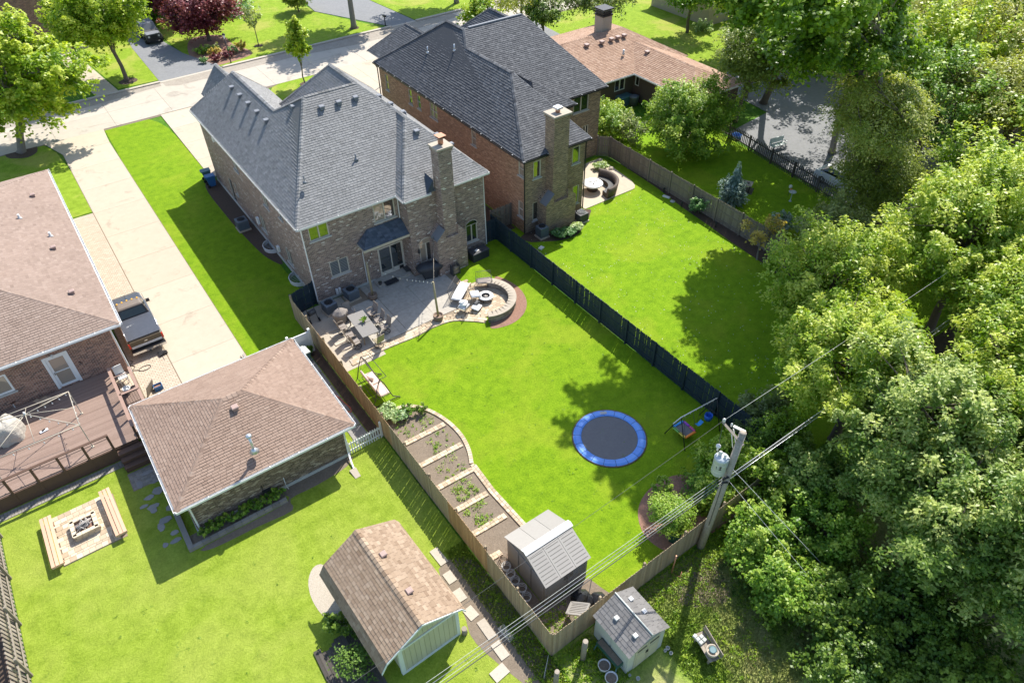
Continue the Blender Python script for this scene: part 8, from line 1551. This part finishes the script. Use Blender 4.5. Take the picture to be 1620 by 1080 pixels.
tree('round dark green tree with pale flowers beneath, on the lawn behind the tan ranch roof', 66.2, 58.5, 7.5, (0, 0, 4.8), (3.8, 3.4, 2.9), 'leaf_shrub', 130, 80, .24, .36, .18, cr=(.55, 1.0), kind='ornamental_tree', tone0=.4)
shrub('round clipped dark shrub on the lawn right of the tan ranch roof', 68.0, 51.5, 1.2, 2.2, 'leaf_dark', 40, 60, .16)
shrub('pale flowering shrub below the round tree behind the tan ranch roof', 67.8, 57.6, 1.2, 1.1, 'leaf_hosta', 24, 50, .18, tone0=.95)
for k_, (x, y, r_, h_, m_, lb) in enumerate(((16.9, 99.0, 1.8, 3.6, 'leaf_dark', 'dark conifer between the jeep and the second red-leaved tree'), (11.8, 98.4, 1.6, 3.2, 'leaf_dark', 'dark hedge plant left of the wide garage across the street'))): shrub(lb, x, y, r_, h_, m_, 60, 60, .22)
for k_ in range(3): tree(['tall narrow arborvitae column beside the pink-red brick house, leftmost', 'tall narrow arborvitae column beside the pink-red brick house, middle', 'tall narrow arborvitae column beside the pink-red brick house, rightmost'][k_], 7.9+k_*1.35, 98.6+.4*k_, 6, (0, 0, 3.1), (.85, .85, 3.1), 'needle', 70, 80, .22, .3, .1, cr=(.35, .6), kind='arborvitae', flat=1, limbs=3, twigs=5, tone0=.5, tvar=.1)
# front garden bed below the red tree
for k_, (x, y, r_, h_, m_, lb) in enumerate(((18.6, 86.4, .8, .9, 'leaf_shrub', 'yellow-green low shrub nearest the asphalt drive in the kerbside bed'), (19.6, 84.9, .75, .8, 'leaf_gold', 'golden low shrub in the kerbside bed by the lamp post'), (19.2, 83.5, .7, .7, 'leaf_red', 'dark red low shrub at the foot of the kerbside bed'), (20.6, 83.8, .7, .8, 'leaf_red', 'dark red low shrub beside the lamp post'), (21.6, 84.6, .7, .6, 'leaf_hosta', 'grey-green low plant at the right end of the kerbside bed'), (22.6, 84.6, .6, .9, 'leaf_gold', 'yellow shrub right of the lamp post'), (19.9, 86.6, .8, .9, 'leaf_olive', 'olive low shrub under the red-leaved tree'), (17.9, 83.6, .5, .5, 'leaf_hosta', 'tiny pale plant at the corner of the kerbside bed'))): shrub(lb, x, y, r_, h_, m_, 16, 44, .17)
sheet('kerb_bed', smooth_poly([(17.3, 82.4), (22.5, 82.6), (23.2, 84.4), (22.4, 87), (22.2, 91), (19.2, 92), (17.5, 88)], 4), .01, 'mulch')
shrub('oval bed of pale low shrubs on the lawn across the street', 25.5, 97.5, 3.2, .8, 'leaf_hosta', 60, 60, .2, sy=1.6); shrub('small red shrub in the oval bed across the street', 24.2, 98.6, .7, 1.2, 'leaf_red', 16, 40, .2)
for (x, y, r_) in ((9.9, 83.6, .9), (24.5, 71.7, .55), (-1.75, 73.0, 1.4), (24.6, 85.0, .5), (35.9, 83.6, .6)): sheet('tree_ring', smooth_poly([(x+r_*math.cos(i*.7)*ru(.8, 1.15), y+r_*math.sin(i*.7)*ru(.8, 1.1)) for i in range(9)], 3), .008, 'mulch_dark')
# -- behind the houses
tree('dense bright green tree just behind the long grey fence', 45.1, 38.2, 6, (0, 0, 3.3), (4.3, 3.4, 3.1), 'leaf_shrub', 260, 120, .17, .4, .16, cr=(.5, .95), tone0=.62, flat=.95, inner=.4, kind='ornamental_tree', limbs=10)
shrub('loose green shrub left of the dense bright tree, against the fence corner', 41.2, 44.4, 2.0, 3.0, 'leaf_shrub', 80, 80, .16, tone0=.55)
shrub('low bright shrub beside the covered box at the ranch house', 43.6, 46.4, 1.7, 1.6, 'leaf_bright', 60, 80, .16, tone0=.6); shrub('mixed shrub between bright tree and fence corner', 42.6, 42.6, 1.5, 2.2, 'leaf_olive', 50, 70, .15)
tree('small blue spruce on the far lawn behind the long grey fence', 42.1, 30.2, 3.4, (0, 0, 1.0), (1.2, 1.2, 1.0), 'leaf_blue', 60, 60, .13, .3, .06, cr=(.3, .5), kind='blue_spruce', flat=1, limbs=3, twigs=10)
b = MB(); sp_ = bpy.data.objects[[o.name for o in C.objects if o.name.startswith('blue_spruce')][0]]
for z in np.linspace(.15, 3.3, 22):
    r_ = 1.25*(1-z/3.45)+.05
    for i in range(int(10+26*r_)): a = ru(0, 6.28); q = r_*ru(.55, 1.08); p0 = Vector((42.1+.1*math.cos(a), 30.2+.1*math.sin(a), z+.12)); p1 = Vector((42.1+q*math.cos(a), 30.2+q*math.sin(a), z-.10*q)); s = Vector((-math.sin(a), math.cos(a), 0))*.11; mm = p0.lerp(p1, .6)+Vector((0, 0, .06)); b.face([p0, mm-s, p1, mm+s], rnd())
obj('branches', b, 'leaf_blue', sp_, kind='stuff')
tree('small gold-leaved magnolia with bare twisted stems in the dark bed', 37.7, 23.9, 3, (.1, .2, 2.3), (1.9, 1.5, 1.0), 'leaf_gold', 26, 34, .17, .42, .06, 'bark_grey', cr=(.3, .5), kind='magnolia', tone0=.6, flat=1, limbs=10, twigs=20, inner=.5)
shrub('white-tinged green shrub in the dark bed against the long grey fence', 38.9, 30.6, .85, 1.3, 'leaf_hosta', 34, 50, .14, tone0=.4)
shrub('green shrub in the shadow at the edge of the far lawn', 37.6, 22.2, .9, .8, 'leaf_shrub', 26, 50, .14)
tree('pale-leaved bushy tree leaning over the long grey fence', 41.3, 20.8, 4.6, (-.3, 0, 2.9), (2.6, 2.4, 2.1), 'leaf_olive', 130, 80, .16, .36, .1, cr=(.45, .8), tone0=.75, flat=.95, kind='ornamental_tree')
shrub('small grey-green conifer between the blue spruce and the pale bushy tree', 41.6, 25.2, .9, 1.7, 'leaf_blue', 36, 50, .13)
tree('feathery pale willow-like tree behind the far lawn', 46.5, 21.5, 8, (0, .5, 4.6), (3.6, 3.2, 3.2), 'leaf_locust', 210, 110, .20, .2, .2, 'bark', cr=(.6, 1.1), kind='locust_tree', tone0=.42, droop=.5, flat=.9)
# tall trees: their crowns close off the upper right and throw the shadows on both lawns
tree('very tall spreading tree whose crown fills the top edge right of the tan ranch roof', 49.0, 22.0, 21, (-13.7, 2.0, 18.8), (6.2, 6.4, 2.2), 'leaf_maple', 330, 170, .24, .42, .14, 'bark_grey', cr=(.6, 1.0), tone0=.5, seed=3, flat=.7, limbs=14, inner=.25)
tree('tall tree with crooked limbs over the picket fence, second from the top left', 48.6, 23.2, 18, (-5.2, 3.6, 14.0), (6.2, 5.2, 3.2), 'leaf_maple', 330, 150, .24, .4, .2, 'bark', cr=(.7, 1.2), tone0=.42, flat=.7, limbs=14, inner=.25)
tree('tall tree over the asphalt drive beside the slim dark conifer', 58.2, 40.6, 14, (-4.2, -5.1, 9.6), (5.2, 5.0, 4.0), 'leaf_bright', 240, 90, .24, .4, .3, 'bark', cr=(.7, 1.2), tone0=.42, flat=.8, limbs=14, inner=.3)
tree('tall feathery locust over the asphalt drive, its grey branches showing', 55.0, 30.5, 15, (-3.2, -1.0, 10.3), (6.4, 5.6, 3.8), 'leaf_locust', 340, 110, .20, .22, .24, 'bark_grey', cr=(.6, 1.2), kind='locust_tree', tone0=.65, droop=.5, flat=.55, limbs=16, twigs=120)
tree('airy blue-green tree at the left edge of the wood, right of the ranch roof', 53.0, 39.5, 12, (-2.6, -2.6, 7.6), (4.6, 3.8, 3.2), 'leaf_locust', 260, 90, .2, .3, .16, 'bark', cr=(.5, 1.0), tone0=.3, flat=.8, limbs=14, inner=.2)
tree('tall pale feathery locust behind the grey fence, hiding a leaning trunk', 46.8, 24.0, 13, (-1.8, -1.6, 9.6), (4.6, 4.2, 3.0), 'leaf_locust', 260, 100, .20, .22, .16, 'bark', kind='locust_tree', cr=(.5, 1.0), tone0=.6, flat=.8, limbs=12, inner=.25, droop=.5)
tree('slim dark conifer at the right end of the tan ranch roof', 57.8, 42.5, 10, (0, 0, 5.6), (2.2, 2.0, 4.4), 'leaf_dark', 130, 80, .22, .3, .2, cr=(.5, .9), kind='conifer', tone0=.6, flat=1)
specs = [  # x, y, crown offset, radii, material, tone, seeds of difference
 ('dense maple behind the picket fence, lowest on the left of the wood', 57.0, 24.5, (0, 0, 6.0), (4.6, 4.2, 3.8), 'leaf_shrub', .3, 150, 80, .24),
 ('bright maple at the top centre of the wood beside the pale house', 72, 46, (0, 0, 7.5), (5.6, 5.2, 4.6), 'leaf_bright', .45, 170, 80, .32),
 ('yellow-green maple at the top edge of the wood, second from the left', 80, 50, (0, 0, 8.5), (6.2, 5.6, 5), 'leaf_bright', .6, 170, 70, .36),
 ('maple at the top edge of the wood, third from left', 88, 46, (0, 0, 9), (6.5, 6, 5), 'leaf_maple', .6, 170, 70, .38),
 ('maple high in the wood with a bent bare limb', 76, 38, (0, 0, 8.5), (6.4, 5.6, 4.8), 'leaf_bright', .5, 190, 80, .32),
 ('pale feathery locust in the upper middle of the wood', 67, 32.5, (0, 0, 8.2), (5.8, 5, 3.8), 'leaf_locust', .6, 210, 90, .26),
 ('pale feathery locust in the upper right of the wood with a grey trunk', 66, 24, (0, 0, 8.6), (5.4, 5, 3.6), 'leaf_locust', .75, 210, 90, .26),
 ('deep green maple behind the two feathery locusts', 76, 28, (0, 0, 8.4), (6, 5.4, 4.4), 'leaf_bright', .35, 180, 80, .32),
 ('maple at the right edge near the top of the wood', 86, 34, (0, 0, 9), (6.6, 6, 5), 'leaf_maple', .65, 180, 70, .36),
 ('maple at the extreme upper right corner of the wood', 98, 40, (0, 0, 10), (7.5, 6.5, 6), 'leaf_silver', .7, 160, 70, .42),
 ('maple in the far row above the asphalt drive', 66, 43, (0, 0, 6.5), (4.6, 4.4, 4.0), 'leaf_maple', .5, 130, 70, .30),
 ('right-edge maple level with the end of the picket fence', 70, 16, (0, 0, 8.5), (5.8, 5.4, 4.2), 'leaf_maple', .55, 190, 80, .30),
 ('sunlit maple over the bare brown ground at the right edge', 58, 14.5, (0, 0, 7.4), (4.4, 4.2, 3.2), 'leaf_bright', .7, 190, 90, .26),
 ('bright maple above the feathery locust in the middle of the wood', 62.0, 27.0, (0, 0, 8.0), (4.4, 4.2, 3.4), 'leaf_bright', .6, 160, 80, .26),
 ('pale locust between asphalt drive and right-edge maples', 60.0, 20.0, (0, 0, 7.6), (4.6, 4.2, 3.2), 'leaf_locust', .7, 200, 100, .22),
 ('yellow-green maple at the top edge behind the tall trees', 66.0, 50.0, (0, 0, 7.0), (5, 4.4, 4.2), 'leaf_bright', .75, 150, 80, .32),
 ('maple filling the right edge of the upper wood', 80.0, 20.0, (0, 0, 8.6), (6.2, 6, 4.6), 'leaf_bright', .65, 180, 80, .32),
 ('maple low at the right edge behind the brown ground', 62.0, 8.0, (0, 0, 8.8), (5.6, 5, 4.2), 'leaf_maple', .72, 200, 90, .26),
 ('low maple behind the fence end, partly in shade', 50.0, 16.0, (0, 0, 5.6), (3.6, 3.2, 2.8), 'leaf_maple', .55, 150, 90, .22),
]
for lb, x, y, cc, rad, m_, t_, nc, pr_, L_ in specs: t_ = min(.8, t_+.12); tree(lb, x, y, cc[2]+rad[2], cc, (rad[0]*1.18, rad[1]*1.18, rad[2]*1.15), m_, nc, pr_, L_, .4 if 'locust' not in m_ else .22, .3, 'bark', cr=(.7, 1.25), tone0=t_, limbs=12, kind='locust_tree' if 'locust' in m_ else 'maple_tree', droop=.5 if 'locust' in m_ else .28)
# near maples on the right: large, fully leafed, layered sprays
near = [
 ('maple reaching over the far corner of the neighbouring lawn', 33.2, 15.6, (-.6, .2, 6.1), (3.5, 3.2, 2.3), 'leaf_maple', .66, 190, 130, .17),
 ('big sunlit maple right of the grey fence end, upper centre of the near wood', 40.5, 12.6, (0, 0, 7.8), (5.0, 4.4, 3.3), 'leaf_maple', .70, 300, 140, .18),
 ('big sunlit maple at the right edge, level with the trampoline', 48.5, 8.5, (0, 0, 8.6), (5.6, 4.8, 3.6), 'leaf_maple', .74, 300, 130, .19),
 ('maple behind the navy fence corner with yellow-tipped leaves', 28.2, 10.6, (-.3, .2, 6.2), (3.2, 3.0, 2.7), 'leaf_maple', .60, 210, 140, .16),
 ('silver-green maple right of the utility pole', 27.6, 5.6, (-.6, .2, 6.4), (4.2, 3.8, 3.0), 'leaf_silver', .55, 280, 150, .16),
 ('broad maple in the centre of the near wood', 35.6, 6.2, (0, 0, 8.0), (4.8, 4.4, 3.4), 'leaf_maple', .52, 300, 140, .17),
 ('tall maple at the right edge below the sunlit one', 42.0, 2.5, (0, 0, 8.6), (5.0, 4.6, 3.6), 'leaf_maple', .62, 290, 130, .17),
 ('silvery maple with bare forked branches at the lower right', 31.0, .2, (0, 0, 8.2), (4.6, 4.4, 3.2), 'leaf_silver', .58, 310, 150, .155),
 ('dark maple at the bottom edge of the near wood', 25.6, .6, (-.4, 0, 6.6), (4.2, 3.9, 3.1), 'leaf_silver', .42, 300, 150, .15),
 ('shaded maple in the bottom right corner', 27.0, -4.6, (0, 0, 7.0), (4.8, 4.2, 3.2), 'leaf_dark', .55, 260, 140, .16),
 ('maple at the extreme lower right edge', 37.0, -4.5, (0, 0, 8.6), (5.2, 4.6, 3.6), 'leaf_silver', .55, 260, 130, .17),
 ('maple behind the lower right edge trees', 54.5, 2.0, (0, 0, 9.2), (6.0, 5.0, 4.2), 'leaf_maple', .6, 230, 110, .22),
 ('maple filling the dark gap in the lower centre of the near wood', 24.6, 3.4, (0, 0, 6.0), (3.4, 3.0, 2.6), 'leaf_silver', .5, 220, 140, .155),
 ('maple between the broad maple and the silvery forked maple', 31.0, 4.0, (0, 0, 7.6), (3.6, 3.2, 2.8), 'leaf_maple', .6, 220, 140, .16),
 ('maple between the two big sunlit maples', 45.0, 12.8, (0, 0, 7.6), (4.4, 4.0, 3.2), 'leaf_maple', .66, 220, 120, .19),
 ('small maple filling the gap between the near maples and the grey fence end', 36.4, 17.6, (0, 0, 3.6), (2.2, 2.0, 1.8), 'leaf_maple', .45, 90, 110, .16),
]
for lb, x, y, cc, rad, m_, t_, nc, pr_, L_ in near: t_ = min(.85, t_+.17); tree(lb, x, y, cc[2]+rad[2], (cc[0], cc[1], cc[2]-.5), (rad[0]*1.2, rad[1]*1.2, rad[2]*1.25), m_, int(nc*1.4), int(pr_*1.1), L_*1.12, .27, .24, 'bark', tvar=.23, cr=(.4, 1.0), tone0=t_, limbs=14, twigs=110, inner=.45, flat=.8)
# thicket under and left of the near maples
for x, y, r_, h_, m_, t_, lb in (
 (19.6, 8.4, 1.6, 2.6, 'leaf_shrub', .55, 'bright bush at the foot of the utility pole'), (18.5, 6.2, 1.7, 2.4, 'leaf_shrub', .5, 'bush with dead twigs below the utility pole'), (19.6, 4.4, 1.9, 2.8, 'leaf_dark', .75, 'dark bush in the thicket left of the lower maples'),
 (21.8, 6.9, 2.0, 3.4, 'leaf_shrub', .4, 'tall bush between pole and silver-green maple'), (18.3, 2.6, 2.0, 2.6, 'leaf_dark', .6, 'dark bush at the bottom edge left of the maples'), (21.5, 2.2, 2.4, 3.4, 'leaf_dark', .5, 'deep green bush under the dark maple'),
 (20.6, -.3, 2.3, 3.0, 'leaf_dark', .7, 'dark bush in the bottom edge of the thicket'), (22.0, 10.2, 1.5, 3.0, 'leaf_maple', .5, 'leafy bush just right of the utility pole'), (24.6, 11.5, 1.4, 3.2, 'leaf_maple', .4, 'bush at the navy fence corner'),
 (25.6, 13.6, 1.3, 2.0, 'leaf_olive', .3, 'grey conifer-like bush behind the navy fence corner'), (23.6, 8.7, 1.8, 3.6, 'leaf_silver', .5, 'silvery bush between the pole and the near maples'), (20.0, 11.9, 1.0, 1.6, 'leaf_shrub', .5, 'small leafy sapling bush inside the fence by the mulch bed'), (21.3, 12.4, 1.1, 2.6, 'leaf_maple', .55, 'leafy bush inside the fence corner by the mulch bed')):
    tree(lb, x, y, h_, (0, 0, h_*.5), (r_, r_, h_*.52), m_, int(60*r_), 110, .135, .4, .05, 'bark', 'thicket_bush', 'bush', (.35, .7), t_, .17, None, .4, .9, 7, None, .25, twigs=30)
shrub('round clipped topiary ball above the green bin in the mulch bed', 17.2, 11.8, 1.0, 1.6, 'leaf_shrub', 110, 110, .075, tone0=.62, z0=.6, kind='topiary', inner=.8, tvar=.08)
shrub('small yellow-green shrub in the mulch bed near the fence', 18.4, 13.4, .5, .9, 'leaf_shrub', 14, 40, .13, tone0=.7)
# garden plants
for x, y, r_, h_, m_, t_, lb in ((9.75, 26.2, .62, .5, 'leaf_hosta', .75, 'large pale hosta by the swing seat, nearest the fence'), (10.15, 25.6, .5, .45, 'leaf_hosta', .6, 'second pale hosta at the top of the vegetable bed'), (10.75, 25.6, .4, .5, 'leaf_shrub', .3, 'feathery dark green plant at the top edge of the vegetable bed'), (11.35, 25.2, .33, .45, 'leaf_dark', .8, 'small dark bushy plant at the top edge of the vegetable bed'),
    (28.25, 34.35, .62, .6, 'leaf_hosta', .25, 'dark green hosta under the chimney of the orange brick house, left of the pair'), (29.0, 34.2, .55, .55, 'leaf_hosta', .35, 'second green hosta under the chimney of the orange brick house'), (29.85, 34.2, .55, .65, 'leaf_hosta', .95, 'variegated white-edged hosta beside the dark condenser'), (37.3, 40.2, .6, .6, 'leaf_hosta', .85, 'variegated hosta at the corner of the neighbouring patio'),
    (8.35, 33.3, .35, .6, 'leaf_shrub', .3, 'low green plant between white vinyl panel and cedar fence'), (2.25, 16.4, .55, 1.3, 'leaf_dark', .8, 'small evergreen at the gravel patch beside the tan shed'), (2.15, 14.35, 1.0, 1.6, 'needle', .7, 'large round evergreen under the porch roof of the tan shed'), (2.7, 15.9, .5, 1.1, 'leaf_dark', .6, 'second small evergreen tucked under the shed eave')):
    shrub(lb, x, y, r_, h_, m_, 26 if r_ > .5 else 14, 46, .11 if 'hosta' not in m_ else .17, .36, kind='hosta' if 'hosta' in m_ else 'garden_plant', cat='plant', tone0=t_, tvar=.1)
for i in range(7): shrub(['leafy green shrub in the garage planter, first from the left corner', 'leafy green shrub in the garage planter, second from the left corner', 'leafy green shrub in the garage planter, third from the left corner', 'leafy green shrub in the middle of the garage planter', 'leafy green shrub in the garage planter, third from the right end', 'leafy green shrub in the garage planter, second from the right end', 'leafy green shrub at the right end of the garage planter'][i], -.95+i*.6, 24.52, .36, .62, 'leaf_shrub', 16, 46, .1, tone0=.45, kind='planter_shrub')
def patch(label, region, n, L, m, seed, h=.15, kind='weeds', cat='weeds', t0=.5):
    rs = np.random.RandomState(seed); k = n; poly = region
    cen = np.array([[rs.uniform(poly[0], poly[2]), rs.uniform(poly[1], poly[3]), h*rs.uniform(.3, 1)] for _ in range(k)])
    me = foliage(kind, rs, cen, rs.uniform(.06, .17, k), 12, L, .35, m, np.clip(rs.normal(t0, .15, k), 0, 1), droop=.1, thick=.3); o = bpy.data.objects.new(kind, me); C.objects.link(o); o['kind'] = 'stuff'; o['label'] = label; o['category'] = cat
for i, a in enumerate((((9.9, 18.9, 11.0, 20.0), 50, 'low weeds in the vegetable bed between the fourth and fifth paver rows'), ((10.4, 22.2, 11.8, 23.5), 26, 'scattered weeds in the vegetable bed between the first and second paver rows'), ((9.7, 17.1, 10.9, 18.4), 46, 'weeds in the vegetable bed above the grey resin shed'), ((9.5, 24.0, 11.6, 25.2), 34, 'seedlings at the top of the vegetable bed'), ((9.9, 20.4, 11.3, 21.8), 20, 'few seedlings in the third strip of the vegetable bed'))): patch(a[2], a[0], a[1], .07, 'leaf_shrub', 40+i, .1, t0=.6)
for i, a in enumerate((((9.1, 10.5, 10.8, 11.9), 90, 'weeds and clippings inside the back fence corner'), ((12.9, 4.8, 18.4, 10.0), 300, 'ground cover in the sun and shade outside the back fence'), ((13.0, 9.2, 19.0, 10.5), 360, 'ivy-like ground cover along the outside of the back fence'), ((5.8, 8.5, 10.8, 10.0), 240, 'weeds around the two cut posts at the bottom edge'), ((8.0, 9.0, 8.7, 15.5), 90, 'weeds between the stepping stones and the cedar fence'), ((17.0, -2.0, 24.0, 9.0), 900, 'dark ground cover under the thicket'), ((9.5, 7.0, 10.9, 10.0), 260, 'ground cover around the green planter trough'), ((18.0, 10.6, 24.2, 12.4), 420, 'leafy ground cover inside the fence corner beside the pole'), ((44, 43, 49, 48), 160, 'ground cover beside the ranch house corner'))): patch(a[2], a[0], a[1], .075, 'leaf_bright' if i != 5 else 'leaf_dark', 60+i, .07, kind='ground_cover', cat='ground cover', t0=.45)
tufts('grass_tufts', 40000, (12.9, 3.5, 19.5, 10.2), 'rough_grass', .07, 'rough grass outside the back fence'); tufts('grass_tufts', 9000, (7.8, 8.2, 8.8, 17.0), 'lawn_left', .08, 'rough grass beside the cedar fence')
for i, (m_, reg, n_, t_) in enumerate((('leaf_shrub', (12.4, 12.4, 24.0, 30.0), 150, .15), ('leaf_shrub', (-8.8, 8, 6.5, 23.5), 130, .2), ('leaf_shrub', (25, 13, 36, 34), 110, .15))): patch(['small dark weed tufts dotted over the trampoline lawn', 'small dark weed tufts dotted over the left lawn', 'small dark weed tufts dotted over the lawn behind the navy fence'][i], reg, n_, .045, m_, 90+i, .03, kind='lawn_weeds', t0=t_)
